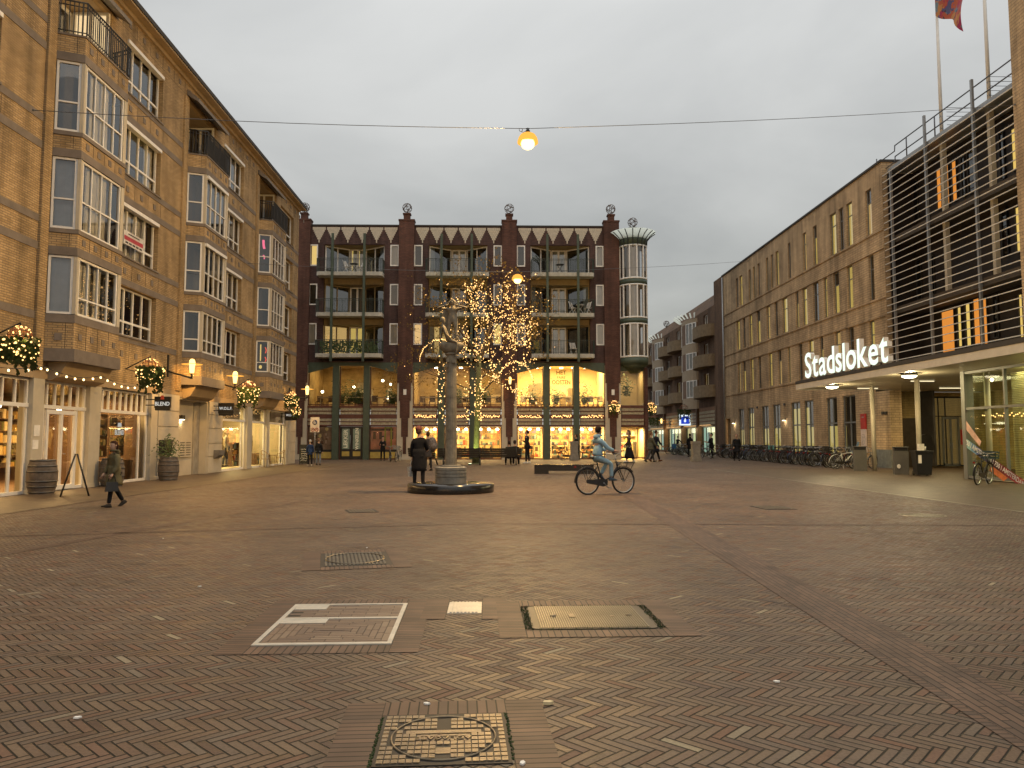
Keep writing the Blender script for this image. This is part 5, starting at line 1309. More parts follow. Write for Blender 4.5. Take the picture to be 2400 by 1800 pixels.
for px_ in (2208, 2322): u = Y0-onx(px_, 300, XR+.8).y; b.bx(u-.1, u+.1, 11.95, 15.4, -.9, -.7); b.bx(u-.1, u+.1, 8.25, 11.6, -.9, -.7)
b.each('column', M_CREAM, LB)
# roof railing
b = MB(); RX = XR+.25
def rz(px, py): return onx(px, py, RX)
zr1, zr2 = rz(2169, 288).z, rz(2169, 316).z
for z in (zr1, zr2): b.tube([(RX, 12, z), (RX, rz(2097, 340).y, z)], .03, 6)
for z in (zr1-.28, zr2-.28): b.tube([(RX, rz(2097, 340).y, z+.28), (RX, rz(2096, 340).y, z), (RX, 41.5, z)], .03, 6)
for px_ in (2053, 2124, 2192): y = rz(px_, 330).y; b.tube([(RX, y, 15.6), (RX, y, zr1)], .03, 6)
for y in (30.6, 33.6):
    for k in range(5): b.tube([(RX, y, 15.75+k*.2), (RX+2.2, y, 15.75+k*.2)], .012, 4)
    b.tube([(RX+2.2, y, 15.6), (RX+2.2, y, 16.7)], .04, 5)
b.build('roof_railing', mat('blue_grey_rail', (.10, .105, .125), .5, .3), LB)
# canopy
CX0 = 15.2; CY1 = 38.7; CY0 = 10
b = MB(); b.box(CX0+.06, 26, CY0, CY1-.05, 4.0, 4.39); b.box(XR+.0, 26, CY1-.05, 40.5, 4.0, 4.39); b.build('canopy', mat('canopy_soffit', (.42, .38, .30), .35, var=.15, scale=.5), LB)
b = MB(); b.box(CX0, CX0+.059, CY0, CY1, 3.98, 4.26); b.box(CX0+.06, XR-.1, CY1-.049, CY1, 3.98, 4.26); b.build('canopy_fascia', mat('pale_fascia', (.48, .46, .42), .4, var=.1), LB)
b = MB(); b.box(CX0-.02, CX0+.058, CY0, CY1+.02, 4.262, 4.42); b.box(CX0+.061, XR-.1, CY1-.049, CY1+.02, 4.262, 4.42); b.build('canopy_edge', M_ROOF, LB)
b = MB()
for px_, py_ in ((2050, 1103), (2157, 1113)):
    p = g(px_, py_); b.tube([(p.x, p.y, 0), (p.x, p.y, 3.98)], .10, 12)
b.tube([(17.6, 27.2, 0), (17.6, 27.2, 3.98)], .1, 10); b.each('canopy_post', mat('pale_post', (.46, .42, .34), .5, var=.1), LB)
cl_ = MB(); gl_ = MB()
for px_, py_ in ((1950, 905), (2131, 879)):
    t = (3.93-EYE)/ray(px_, py_)[2]; d_ = ray(px_, py_); x, y = d_[0]*t, d_[1]*t
    cl_.lathe([(.30, 3.90), (.30, 3.999)], (x, y, 0), 18); gl_.lathe([(.0, 3.80), (.16, 3.82), (.25, 3.86), (.27, 3.899), (.0, 3.899)], (x, y, 0), 18, cap=False)
    point('canopy_light', (x, y, 3.74), 260, (1, .80, .42), .05)
o = cl_.build('ceiling_lamp', M_STEEL, LB); gl_.build('lamp_glass', M_LAMPW, o)
for (x, y, L_) in ((18.3, 32.6, .5), (18.2, 37.3, .5), (22.2, 37.0, .6)):
    b = MB(); b.box(x-L_, x+L_, y-.025, y+.025, 3.95, 3.985); o = b.build('tube_lamp', emit('soft_tube_glow', (1, .84, .5), 1.3, False), LB); area('tube_light', (x, y, 3.90), 2*L_, .12, 70, (1, .80, .42))
# recessed entrance
M_OCH = brick('ochre_entrance_brick', (.52, .38, .16), (.44, .31, .13), (.3, .23, .12), bw=.42, bh=.13)
b = MB(); b.box(20.83, 26, 40.5, 40.8, 0, 3.99); b.box(25.8, 26, 28.3, 40.49, 0, 3.99); b.build('entrance_wall', M_OCH, LB)
FE = frame((20.8, 40.5), (26, 40.5))
def ue(px): return ony(px, 1050, 40.5).x-20.8
b = MB(FE); b.bx(ue(2108), ue(2172), .02, 2.6, .001, .06); b.build('dark_door', mat('dark_brown_door', (.06, .042, .025), .5), LB)
window(LB, FE, ue(2174), ue(2262), .05, 3.75, .12, cw=[ue(2200), ue(2216)], hb=(2.7,), fw=.08, fm=M_DARK, gm=M_GLASSD, name='entrance_window', lit=emit('dim_ochre_room', (1, .62, .2), .13, False), room=.095)
b = MB(FE); 
for x in (ue(2206), ue(2224), ue(2242)): b.bx(x, x+.09, .1, 2.62, .13, .18)
b.bx(ue(2206), ue(2246), .06, .2, .13, .18); b.bx(ue(2206), ue(2246), 2.55, 2.66, .181, .2); dr = b.build('entrance_door', M_FRG, LB)
b = MB(FE); b.tube([(ue(2222), 1.0, .2), (ue(2222), 1.3, .2)], .015, 5); b.tube([(ue(2228), 1.0, .2), (ue(2228), 1.3, .2)], .015, 5); b.build('handle', M_STEEL, dr)
b = MB(FE); b.bx(ue(2247), ue(2256), 1.2, 2.0, .2, .22); b.build('red_notice', mat('red_board', (.42, .03, .025), .5), LB)
# glass pavilion under the canopy
GX, GY = 17.35, 28.3
FG = frame((GX, GY), (GX, 12)); 
b = MB(FG); b.bx(-.0, .22, 0, 3.99, -.3, .04)
for u in (2.35, 4.7, 7.0): b.bx(u, u+.07, .12, 3.95, -.1, -.0)
for z in (.05, 2.55, 3.88): b.bx(.23, 14, z, z+.09, -.1, .012)
gw = b.build('glass_pavilion', M_FRG, LB); b = MB(FG); b.quad((.2, .05, -.05), (14, .05, -.05), (14, 3.95, -.05), (.2, 3.95, -.05)); b.build('pane', glass('greenish_glass', (.86, .93, .80), ior=1.25, base=.02), gw, recalc=False)
b = MB(); b.quad((GX, GY, 0), (24, GY, 0), (24, GY, 3.99), (GX, GY, 3.99)); b.build('pane', glass('greenish_glass2', (.86, .93, .80), base=.05), gw, recalc=False)
b = MB(FG); b.quad((.3, .03, -5), (14, .03, -5), (14, 3.98, -5), (.3, 3.98, -5)); b.quad((.3, .03, -.1), (14, .03, -.1), (14, .03, -5), (.3, .03, -5)); rm = b.build('pavilion_room', M_INTL, gw, recalc=False)
b = MB(FG)
for k in range(60): b.bx(.5, 2.2, .1+k*.064, .14+k*.064, -1.6, -1.55)
b.build('corrugated_wall', mat('corrugated_yellow', (.5, .46, .24), .4), rm)
b = MB(FG); b.bx(2.6, 9, .98, 1.04, -2, -.9); b.bx(3, 3.08, .03, .98, -1.5, -1.4); b.bx(5, 5.08, .03, .98, -1.5, -1.4); b.bx(1.6, 3.8, 2.0, 2.1, -3.4, -3.3); b.build('counter', M_DWOOD, rm)
shelves(rm, FG, 1.0, 2.4, .2, 2.0, -2.0, 5, M_GOODS); shelves(rm, FG, 3.0, 8, .3, 2.4, -4.5, 5, M_GOODS)
b = MB(FG)
for k in range(60): b.ell((.4+k*.1, 2.35+.04*math.sin(k*1.7)-.05*(k % 2), -.5), .022, .022, .022, 5, 4)
b.each('light_bulb', M_BULB, rm)
b = MB(FG)
for k in range(7): b.ell((.9+k*.2, 2.1, -2.2), .06, .06, .06, 6, 5)
b.bx(3.2, 3.7, 3.5, 3.62, -2.5, -2.4); b.build('spot_lamp', M_LAMPW, rm)
area('pavilion_light', (GX+2.2, 24.5, 3.9), 2.5, 6, 380, (1, .88, .5))
# banner stretched inside the pavilion glass
bn = thing('banner', 'slanting blue to dark red banner with white repeated lettering behind the pavilion glass', 'banner', (GX-.03, 26.5, 0), world=True)
q0, q1, q2, q3 = [onx(*q, GX-.03) for q in ((2263, 1027), (2400, 1126), (2398, 1145), (2264, 1048))]
nseg = 10; b = MB(); cols = [(.22, .40, .42), (.12, .24, .38), (.06, .10, .28), (.03, .03, .10), (.02, .012, .03), (.04, .01, .02), (.14, .012, .02), (.26, .015, .03), (.34, .02, .03), (.36, .025, .03)]
ml = [mat(f'banner_tone_{k}', c_, .5, var=.08) for k, c_ in enumerate(cols)]
b = MB()
for k in range(nseg):
    t0, t1 = k/nseg, (k+1)/nseg; b.cm = k
    b.quad(q0.lerp(q1, t0), q0.lerp(q1, t1), q3.lerp(q2, t1), q3.lerp(q2, t0))
b.build('ribbon', ml, bn, recalc=False)
b = MB(); du = (q1-q0); Lb = du.length; ang = math.atan2(du.z, -du.y)
def fb(u, v, w): return (GX-.03-w, q0.y-u, v)
b.f = fb; mid = (q0+q2)/2
put_text(b, '750 I AMSTERDAM ! 750 I AMSTERDAM', (q0.y-mid.y), mid.z-.07, .006, .24, .002, .004, .84, ang); b.build('lettering', mat('white_print', (.7, .7, .68), .6), bn)
b = MB(FG)
a0, a1, a2, a3 = [onx(*q, GX-.02) for q in ((2262, 983), (2300, 1035), (2296, 1046), (2262, 1004))]; b.f = None; b.quad(a0, a1, a2, a3); b.build('ribbon', mat('pastel_ribbon', (.55, .36, .30), .6, var=.4, scale=2), bn, recalc=False)
b = MB(); a0, a1, a2, a3 = [onx(*q, GX-.022) for q in ((2325, 1092), (2362, 1120), (2352, 1128), (2318, 1102))]; b.quad(a0, a1, a2, a3); b.build('ribbon', mat('orange_ribbon', (.55, .16, .05), .6, var=.4, scale=4), bn, recalc=False)
# near brick block at the right edge
b = MB(); b.box(XR-.2, 30, 8, 28.55, 4.42, 20.5); b.build('brick_block', M_TB, LB)
# illuminated sign on the canopy
sg = thing('illuminated_sign', 'large glowing white letters reading Stadsloket standing on the canopy edge', 'sign', (CX0+.1, 33.7, 4.42), world=True)
FS = frame((CX0+.1, 37.75), (CX0+.1, 29.6)); word = 'Stadsloket'
adv = []; cu = 0
widths = []
for ch in word:
    v_, p_ = text_geo(ch, 1.0, .0, .0, 'LEFT'); xs = [q[0] for q in v_]; widths.append((min(xs), max(xs)))
gap = .085; tot = sum(b_-a_ for a_, b_ in widths)+gap*(len(word)-1); sx = 8.05/(tot*1.72); u = .05
for ch, (a_, b_) in zip(word, widths):
    b = MB(FS); sz = 1.72
    v_, p_ = text_geo(ch, sz, .10, .028, 'LEFT'); n = b.add([((x-a_*sz)*sx+u, z_+4.52, w-.1) for x, z_, w in v_])
    # front faces glow, flanks are painted
    for q in p_:
        ws = [v_[i][2] for i in q]; b.cm = 0 if min(ws) > .08 else 1; b.fc([n+i for i in q])
    b.build('letter', [M_SIGNW, M_WHITE], sg, recalc=False); u += (b_-a_)*sz*sx+gap*sz*sx
b = MB(FS); 
for k in range(9): b.bx(.5+k*.85, .56+k*.85, 4.42, 4.54, -.16, -.10)
b.each('sign_bracket', M_DARK, sg)
# flag poles on the roof
for px_, py_, lab in ((2207, 305, 'white roof flagpole carrying the colourful flag'), (2318, 226, 'white roof flagpole nearer the right edge, no flag in view')):
    X_ = XR+.9; p = onx(px_, py_, X_); o = thing('flagpole', lab, 'flagpole', (X_, p.y, 15.62), 0)
    b = MB(); b.tube([(0, 0, .15), (0, 0, 3.5), (0, 0, 8.5)], [.085, .075, .05], 10); b.build('pole', M_WHITE, o); b = MB(); b.lathe([(.16, 0), (.16, .12), (.1, .16), (.1, .22)], n=12); b.build('foot', M_DARK, o)
    if 'colourful' in lab: fp = (X_, p.y)
zf = onx(2200, 30, XR+.9).z
fl = MB(); nu, nv = 16, 10; tl = ony(2200, -28, fp[1]); 
for j in range(nv+1):
    for i in range(nu+1):
        s_, t_ = i/nu, j/nv
        za, zb_ = 23.2+(21.85-23.2)*t_, 21.2+(19.8-21.2)*t_
        q = Vector((fp[0]-.1-.28*math.sin(s_*7+t_*2)*s_, fp[1]-.06-s_*2.5+.25*s_*t_, za+(zb_-za)*s_-.14*math.sin(s_*6+t_))); fl.add([q])
for j in range(nv):
    for i in range(nu): k = j*(nu+1)+i; fl.fc((k, k+1, k+nu+2, k+nu+1), True)
m, t, bs = principled('painted_flag_cloth'); co = nn(t, 'ShaderNodeTexCoord'); vz = nn(t, 'ShaderNodeTexVoronoi'); vz.inputs['Scale'].default_value = 2.6; nz = nn(t, 'ShaderNodeTexNoise'); nz.inputs['Scale'].default_value = 2.2
t.links.new(co.outputs['Object'], nz.inputs['Vector']); vm = nn(t, 'ShaderNodeVectorMath', operation='ADD'); t.links.new(co.outputs['Object'], vm.inputs[0]); t.links.new(nz.outputs['Color'], vm.inputs[1]); t.links.new(vm.outputs[0], vz.inputs['Vector'])
sx_ = nn(t, 'ShaderNodeSeparateColor'); t.links.new(vz.outputs['Color'], sx_.inputs[0]); rp = nn(t, 'ShaderNodeValToRGB'); rp.color_ramp.interpolation = 'CONSTANT'; t.links.new(sx_.outputs[0], rp.inputs[0])
cl5 = [(.42, .05, .07), (.5, .22, .07), (.10, .10, .22), (.35, .03, .10), (.16, .22, .26), (.45, .10, .05), (.08, .04, .06)]
rp.color_ramp.elements[0].color = (*cl5[0], 1); rp.color_ramp.elements[1].position = 1/7; rp.color_ramp.elements[1].color = (*cl5[1], 1)
for k in range(2, 7): e_ = rp.color_ramp.elements.new(k/7); e_.color = (*cl5[k], 1)
t.links.new(rp.outputs[0], bs.inputs['Base Color']); bs.inputs['Roughness'].default_value = .8
o = fl.build('flag', m, None, off=Vector((fp[0], fp[1], tl.z)), recalc=False); tag(o, 'colourful red orange and blue patterned flag hanging from the white pole', 'flag')
# ================================================================ FAR RIGHT: BROWN STREET BUILDING
XS = 20.5
FB = frame((XS, 128), (XS, YF+.02))
SB = thing('apartment_building', 'brown apartment row with rounded white bays and curved balconies down the side street', 'building', (XS+3, 90, 0), world=True)
def ub(y): return 128-y
LBt = 128-YF-.02
DOORS = []; holes = []
balY = [(71.5, 77.3), (83.4, 88.4), (88.9, 93.5), (99.5, 104)]
BZ = [5.5, 8.43, 11.3]
for ya, yb in balY:
    for z in BZ: holes.append((ub((ya+yb)/2+.9), ub((ya+yb)/2-.6), z+.25, z+2.45))
shopsY = [(70.8, 77.0), (77.6, 83.5), (84.1, 92.3), (92.9, 103), (103.6, 114)]
for ya, yb in shopsY: holes.append((ub(yb), ub(ya), .15, 2.75))
mb = MB(FB); mb.wall(0, LBt, 0, 14.2, holes, 0, .3); mb.build('wall', M_BB, SB)
mb = MB(FB); mb.prism([(14.2, 0), (16.2, -1.6), (16.2, -8), (14.2, -8)], 0, LBt, 0); mb.bx(LBt-2.6, LBt, 0, 16.15, -6, .32); mb.build('roof', M_BB, SB)
mb = MB(FB); mb.bx(0, LBt-.3, 0, 14, -1.2, -1.1); mb.build('interior', M_INT, SB)
mb = MB(FB); mb.bx(0, LBt-2.7, 2.85, 4.6, .001, .12); mb.build('fascia', mat('orange_brown_panel', (.20, .10, .045), .7), SB)
mb = MB(FB)
for ya, yb in shopsY:
    for z in (2.95, 3.3, 3.65, 4.0): mb.bx(ub(yb)+.1, ub(ya)-.1, z, z+.24, .122, .16)
mb.each('stone_band', M_ORN, SB)
mb = MB(FB)
for y in (70.5, 77.3, 83.8, 92.6, 103.3): mb.bx(ub(y)-.25, ub(y)+.25, 0, 4.6, .0, .35)
mb.each('pier', M_BB, SB)
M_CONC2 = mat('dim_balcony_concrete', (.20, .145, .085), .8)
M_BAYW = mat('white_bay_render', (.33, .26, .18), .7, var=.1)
for ya, yb in ((77.5, 83.0), (93.2, 98.8)):
    yc, hw = (ya+yb)/2, (yb-ya)/2
    prof = [(yc+hw*math.cos(a), -.1+.9*math.sin(a)) for a in [math.pi*k/10 for k in range(11)]]
    b = MB(); 
    for z0, z1 in ((4.6, 5.75), (7.55, 8.65), (10.4, 11.35), (13.5, 13.9)): b.prism([(XS-w, y) for y, w in prof], z0, z1, 2)
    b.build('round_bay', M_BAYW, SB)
    for z0, z1 in ((5.75, 7.55), (8.65, 10.4), (11.35, 13.5)):
        sol = MB()
        for grp in ((1, 2, 3), (6, 7, 8)):
            fr2, pn2 = MB(), MB()
            for k2 in grp:
                p_, q_ = prof[k2], prof[k2+1]; f2 = frame((XS-p_[1], p_[0]), (XS-q_[1], q_[0])); fr2.f = f2; pn2.f = f2; L_ = f2.L
                fr2.bx(-.06, .06, z0, z1, -.06, .02); fr2.bx(.06, L_-.06, z0, z0+.1, -.05, .015); fr2.bx(.06, L_-.06, z1-.1, z1, -.05, .015)
                if k2 == grp[-1]: fr2.bx(L_-.06, L_+.06, z0, z1, -.06, .02)
                pn2.quad((0, z0, -.02), (L_, z0, -.02), (L_, z1, -.02), (0, z1, -.02))
            o = fr2.build('bay_window', M_WHITE, SB); pn2.build('pane', M_GLASS, o, recalc=False)
        for k2 in (0, 4, 5, 9):
            p_, q_ = prof[k2], prof[k2+1]; f2 = frame((XS-p_[1], p_[0]), (XS-q_[1], q_[0])); sol.f = f2; sol.bx(-.02, f2.L+.02, z0, z1, -.06, .01)
        sol.each('bay_panel', mat('brown_bay_panel', (.15, .085, .05), .7), SB)
    b = MB(); b.prism([(XS-w*.7, yc+(y-yc)*.8) for y, w in prof], 4.6, 13.4, 2); b.build('curtain', M_CURT2, SB)
    b = MB()
    for k in range(1, 12):
        a = math.pi*k/12; c0_, s0_ = math.cos(a), math.sin(a)
        b.quad((XS-1.1*s0_-.0, yc+hw*c0_*.95-.25, 13.95), (XS-1.1*s0_, yc+hw*c0_*.95+.25, 13.95), (XS-1.7*s0_, yc+hw*c0_*1.2+.3, 14.4), (XS-1.7*s0_, yc+hw*c0_*1.2-.3, 14.4))
    b.build('glass_crown', _mats['frosted_glass_crown'], SB, recalc=False)
for ya, yb in balY:
    yc, hw = (ya+yb)/2, (yb-ya)/2
    for z in BZ:
        prof = [(yc+hw*math.cos(a), 1.15*math.sin(a)) for a in [math.pi*k/12 for k in range(13)]]
        b = MB(); b.prism([(XS-.001-w, y) for y, w in prof], z, z+.2, 2)
        n0 = b.add([(XS-.001-w, y, z+.2) for y, w in prof]+[(XS-.001-w, y, z+1.15) for y, w in prof])
        for k in range(12): b.fc((n0+k, n0+k+1, n0+14+k, n0+13+k))
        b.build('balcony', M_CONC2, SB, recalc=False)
        window(SB, FB, ub(yc+.9), ub(yc-.6), z+.25, z+2.45, -.15, cols=2, fw=.1, mul=.1, lit=M_LITY if (ya, z) in ((83.4, 5.5), (71.5, 5.5)) else None, name='balcony_door', gm=M_GLASSD)
for ya, yb in shopsY:
    b = MB(FB); b.bx(ub(yb), ub(ya), .15, .25, -.2, -.12); b.bx(ub(yb), ub(ya), 2.66, 2.75, -.2, -.12)
    n = max(2, int((yb-ya)/1.5))
    for k in range(n+1): x = ub(yb)+(yb-ya)*k/n; b.bx(x-.04, x+.04, .25, 2.66, -.2, -.12)
    o = b.build('shop_window', M_DARK, SB); b = MB(FB); b.quad((ub(yb), .15, -.16), (ub(ya), .15, -.16), (ub(ya), 2.75, -.16), (ub(yb), 2.75, -.16)); b.build('pane', M_SHOPG, o, recalc=False)
    b = MB(FB)
    for k in range(n):
        x = ub(yb)+(yb-ya)*k/n; b.cm = k % 3
        b.quad((x, .1, -.9), (x+(yb-ya)/n, .1, -.9), (x+(yb-ya)/n, 2.8, -.9), (x, 2.8, -.9))
    b.build('lit_room', [emit('lit_shop_a', (.9, 1, .45), .75, False), emit('lit_shop_b', (1, .86, .42), .7, False), emit('lit_shop_c', (.6, .95, .75), .62, False)], o, recalc=False)
area('street_shop_light', (XS-.4, 88, 2.6), 1, 30, 260, (1, .95, .6), (0, rad(-50), 0))
b = MB(); b.tube([(XS-.15, 70.2, 0), (XS-.15, 70.2, 14)], .07, 6); b.build('drainpipe', M_STEEL, SB)
globe((XS-.2, 91, 14.9), 'wire globe finial on the roof edge of the brown street building')
# ================================================================ STREET LAMPS AND WIRES
M_ORANGE = emit('amber_lit_shade', (1, .44, .07), 1.35, False)
def hanging_lamp(px, py, Y, A, B, lab, wlab, W_):
    c = ony(px, py, Y)
    o = thing('street_lamp', lab, 'street lamp', (c.x, Y, c.z), 0)
    b = MB(); b.lathe([(.30, -.03), (.295, .03), (.265, .13), (.205, .215), (.12, .262), (.06, .275), (.0, .28)], n=24, cap=False); b.build('lamp_shade', M_ORANGE, o, recalc=False)
    b = MB(); b.lathe([(.06, .27), (.07, .33), (.035, .37), (.02, .42)], n=10); b.box(-.05, .05, -.015, .015, .385, .41); b.tube([(-.06, 0, .33), (-.12, 0, .29), (-.17, 0, .3), (-.24, 0, .33), (-.25, 0, .39), (-.2, 0, .41), (-.15, 0, .38), (-.17, 0, .31)], .008, 4); b.build('hanger', M_DARK, o)
    b = MB(); b.ell((0, 0, -.05), .20, .20, .17, 14, 9); b.build('bulb', M_LAMP, o)
    point('hanging_light', (c.x, Y, c.z-.26), W_, (1, .62, .23), .08)
    A, B = Vector(A), Vector(B); top = Vector((c.x, Y, c.z+.4)); b = MB()
    for P, Q in ((A, top), (top, B)):
        b.tube([P.lerp(Q, t/8)+Vector((0, 0, -.10*math.sin(math.pi*t/8))) for t in range(9)], .0095, 4)
    for P in (A, B): b.tube([P+Vector((-.06 if P.x > 0 else .06, 0, 0)), P+Vector((.12 if P.x > 0 else -.12, 0, 0))], .03, 5)
    w = b.build('suspension_wire', mat('wire_grey', (.10, .10, .105), .5, .3), None, off=top); tag(w, wlab, 'wire')
    return o
wA, wB = onx(75, 258, XL), onx(2392, 232, XR-.2)
hanging_lamp(1237, 333, 21.6, (XL, wA.y, wA.z), (XR-.2, 28.4, 14.35), 'glowing dome street lamp hung on a wire in the open sky', 'near thin wire spanning the square and carrying the dome lamp', 5200)
wC = onx(580, 617, XL)
hanging_lamp(1213, 655, 39.5, (XL, wC.y, wC.z), (XR-.02, 60.5, 15.8), 'glowing street lamp hanging among the lit branches of the tree', 'far thin wire spanning the square behind the monument', 900)
M_FROST = emit('frosted_lamp_glow', (1, .66, .20), 3.2, False)
def wall_lamp(base, tip, lab, W_, big=1.0):
    base, tip = Vector(base), Vector(tip)
    o = thing('wall_lamp', lab, 'wall lamp', base, 0, 'tall frosted wall lamps', world=True)
    b = MB(); d = tip-base; n = Vector((d.x, d.y, 0)).normalized(); s_ = Vector((-n.y, n.x, 0)); up = Vector((0, 0, 1))
    b.obox(base+n*.02+up*.05, .02, .05, .42, Matrix((n, s_, up)).transposed()); b.tube([base+n*.03-up*.16, tip-up*.30], .035, 5); b.tube([tip-up*.32, tip-up*.22, tip-up*.12], [.05, .035, .06], 7); b.build('bracket', M_DARK, o)
    b = MB(); b.lathe([(.075, -.10), (.095, .10), (.112, .27), (.095, .38), (.05, .43), (.0, .44)], tip, 14); b.build('lamp_glass', M_FROST, o)
    b = MB(); b.lathe([(.112, .25), (.37, .22), (.37, .235), (.112, .265)], tip, 20, cap=False); b.build('disc_shade', M_ORANGE, o)
    point('wall_lamp_light', tip+n*.17+Vector((0, 0, .2)), W_, (1, .52, .12), .06)
    return o
p = onx(392, 870, XL); t_ = ony(450, 868, p.y); wall_lamp((XL+.01, p.y, 4.2), (t_.x, p.y, t_.z), 'tall frosted wall lamp on a long arm above the letter box entrance', 330)
t_ = ony(551, 893, 34.4); wall_lamp((XL+.01, 34.4, 4.15), (t_.x, 34.4, t_.z), 'tall frosted wall lamp beyond the second bay, in front of the small window', 270)
t_ = ony(720, 921, 46.3); wall_lamp((XL+.01, 46.3, 4.1), (t_.x, 46.3, t_.z), 'tall frosted wall lamp at the far corner of the yellow building', 260)
p = ony(1195, 900, YC-.25); wall_lamp((p.x, YC-.25, p.z+.0), (p.x, YC-.9, p.z+.05), 'tall frosted wall lamp on the middle brick pier of the far building', 200)
p = onx(1566, 1046, XS-.4); t_ = ony(1563, 1048, p.y); wall_lamp((XS-.13, p.y, 3.6), (t_.x-.6, p.y, 3.5), 'small lit wall lamp over the pavement of the side street', 220)
# ================================================================ HANGING BASKETS WITH FAIRY LIGHTS
def basket(loc, r, lab, lit=True, anchor=None):
    o = thing('hanging_basket', lab, 'hanging basket', loc, 0, 'hanging baskets with lights')
    b = MB()
    for k in range(7): a = math.pi*k/7; b.tube([(r*.62*math.cos(a)*math.cos(t), r*.62*math.sin(a)*math.cos(t), r*.35+r*.62*math.sin(t)) for t in [math.pi*q/10 for q in range(11)]], .01, 4)
    for z, q in ((.45, .58), (.75, .42)): b.tube([(r*q*math.cos(t*.4488), r*q*math.sin(t*.4488), r*z) for t in range(14)], .01, 4, close=True)
    b.build('wire_dome', mat('copper_wire', (.22, .08, .03), .5, .3), o)
    b = MB()
    for k in range(430):
        a = rnd.uniform(0, 6.283); h = rnd.uniform(-1, .35); rr = r*(1-.25*max(0, -h))*rnd.uniform(.55, 1.0); s_ = rnd.uniform(.04, .085)
        if h < -.45 and rnd.random() < .55: continue
        x, y, z = rr*math.cos(a), rr*math.sin(a), h*r
        b.quad((x-s_, y, z), (x, y+s_*.5, z-s_*.8), (x+s_, y+rnd.uniform(-.04, .04), z+rnd.uniform(-.05, .05)), (x, y-s_*.5, z+s_*.7))
    for k in range(9):
        a = rnd.uniform(0, 6.283); L = rnd.uniform(.6, 1.25)*r
        for q in range(14):
            x, y, z = r*.85*math.cos(a)+rnd.gauss(0, .03), r*.85*math.sin(a)+rnd.gauss(0, .03), -.5*r-L*q/14; s_ = rnd.uniform(.03, .05); b.quad((x-s_, y, z), (x, y+s_, z-s_), (x+s_, y, z), (x, y-s_, z+s_))
    b.build('foliage', M_LEAF, o, recalc=False)
    if lit:
        b = MB()
        for k in range(100 if loc[1] < 45 and r > .4 else 165):
            if k < 26: a = rnd.uniform(0, 6.283); t = rnd.uniform(.05, 1.4); x, y, z = r*.62*math.cos(a)*math.cos(t), r*.62*math.sin(a)*math.cos(t), r*.35+r*.62*math.sin(t)
            else: a = rnd.uniform(0, 6.283); h = rnd.uniform(-1, .3); rr = r*(1-.25*max(0, -h))*rnd.uniform(.9, 1.06); x, y, z = rr*math.cos(a), rr*math.sin(a), h*r
            s_ = rnd.choice((.012, .015, .019, .024, .03))*max(1, r/.45); b.ell((x, y, z), s_, s_, s_, 5, 4)
        if loc[1] < 45 and r > .4:
            fs_ = b.each('bulb', M_BULB, o)
            for q_ in fs_[100:]: bpy.data.objects.remove(q_)
        else: b.build('light_string', M_BULB, o)
        point('basket_light', Vector(loc)+Vector((0, 0, 0)), 16 if lit else 0, (1, .62, .22), .05)
    if anchor:
        v = Vector(anchor)-Vector(loc); b = MB(); b.tube([v, Vector((0, 0, r*.95+.1)), (0, 0, r*.9)], .02, 5); b.tube([v, Vector((0, 0, -.1))], .012, 4); b.build('bracket', M_DARK, o)
    return o
for px_, py_, X_, r, lab in ((46, 806, -11.65, .44, 'big ivy basket glowing with fairy lights at the far left edge'), (352, 872, -11.65, .45, 'ivy basket with fairy lights over the stone pier by the first wall lamp'), (583, 918, -11.7, .52, 'ivy basket with fairy lights above the clothes shop windows')):
    p = onx(px_, py_, X_); basket((p.x, p.y, p.z), r, lab, True, (XL+.02, p.y, p.z+.1))
p = onx(683, 935, -11.65); basket((p.x, p.y, p.z), .42, 'ivy basket with fairy lights trailing down by the corner shop sign', True, (XL+.02, p.y, p.z+.1))
p = onx(695, 962, -11.5); basket((p.x, p.y, p.z), .26, 'lower trailing bunch of fairy lights right above the corner shop sign', True)
p = ony(1440, 952, YC-.7); basket((p.x, p.y, p.z), .42, 'ivy basket with fairy lights on the brick pier left of the turret', True, (p.x, YC-.2, p.z))
p = ony(1526, 955, 59); basket((p.x, p.y, p.z), .42, 'ivy basket with fairy lights at the street corner right of the turret', True, (p.x-1.0, 59, p.z))
p = onx(1603, 965, 19.4); basket((p.x, p.y, p.z), .75, 'dark unlit hanging basket above the blue shop sign', False, (XS, p.y, p.z))
p = onx(1533, 983, 19.5); basket((p.x, p.y, p.z), .7, 'dark unlit hanging basket farther down the side street', False, (XS, p.y, p.z))
# festoon along the bar front
pts = [onx(*q, XL+.66) for q in ((-40, 862), (20, 868), (66, 868), (96, 864), (111, 867), (133, 876), (156, 883), (176, 888), (196, 890), (218, 888), (236, 885), (252, 892), (268, 900), (285, 906), (300, 909), (316, 909), (345, 905), (352, 902))]
fs = thing('festoon_lights', 'sagging string of round warm bulbs above the bar shop front', 'festoon lights', pts[1], 0, world=True)
b = MB(); b.tube([q+Vector((0, 0, .05)) for q in pts], .009, 4); b.build('cable', M_DARK, fs)
for q in pts:
    b = MB(); b.ell(q, .028, .028, .033, 8, 6); b.build('bulb', M_FESTB, fs)
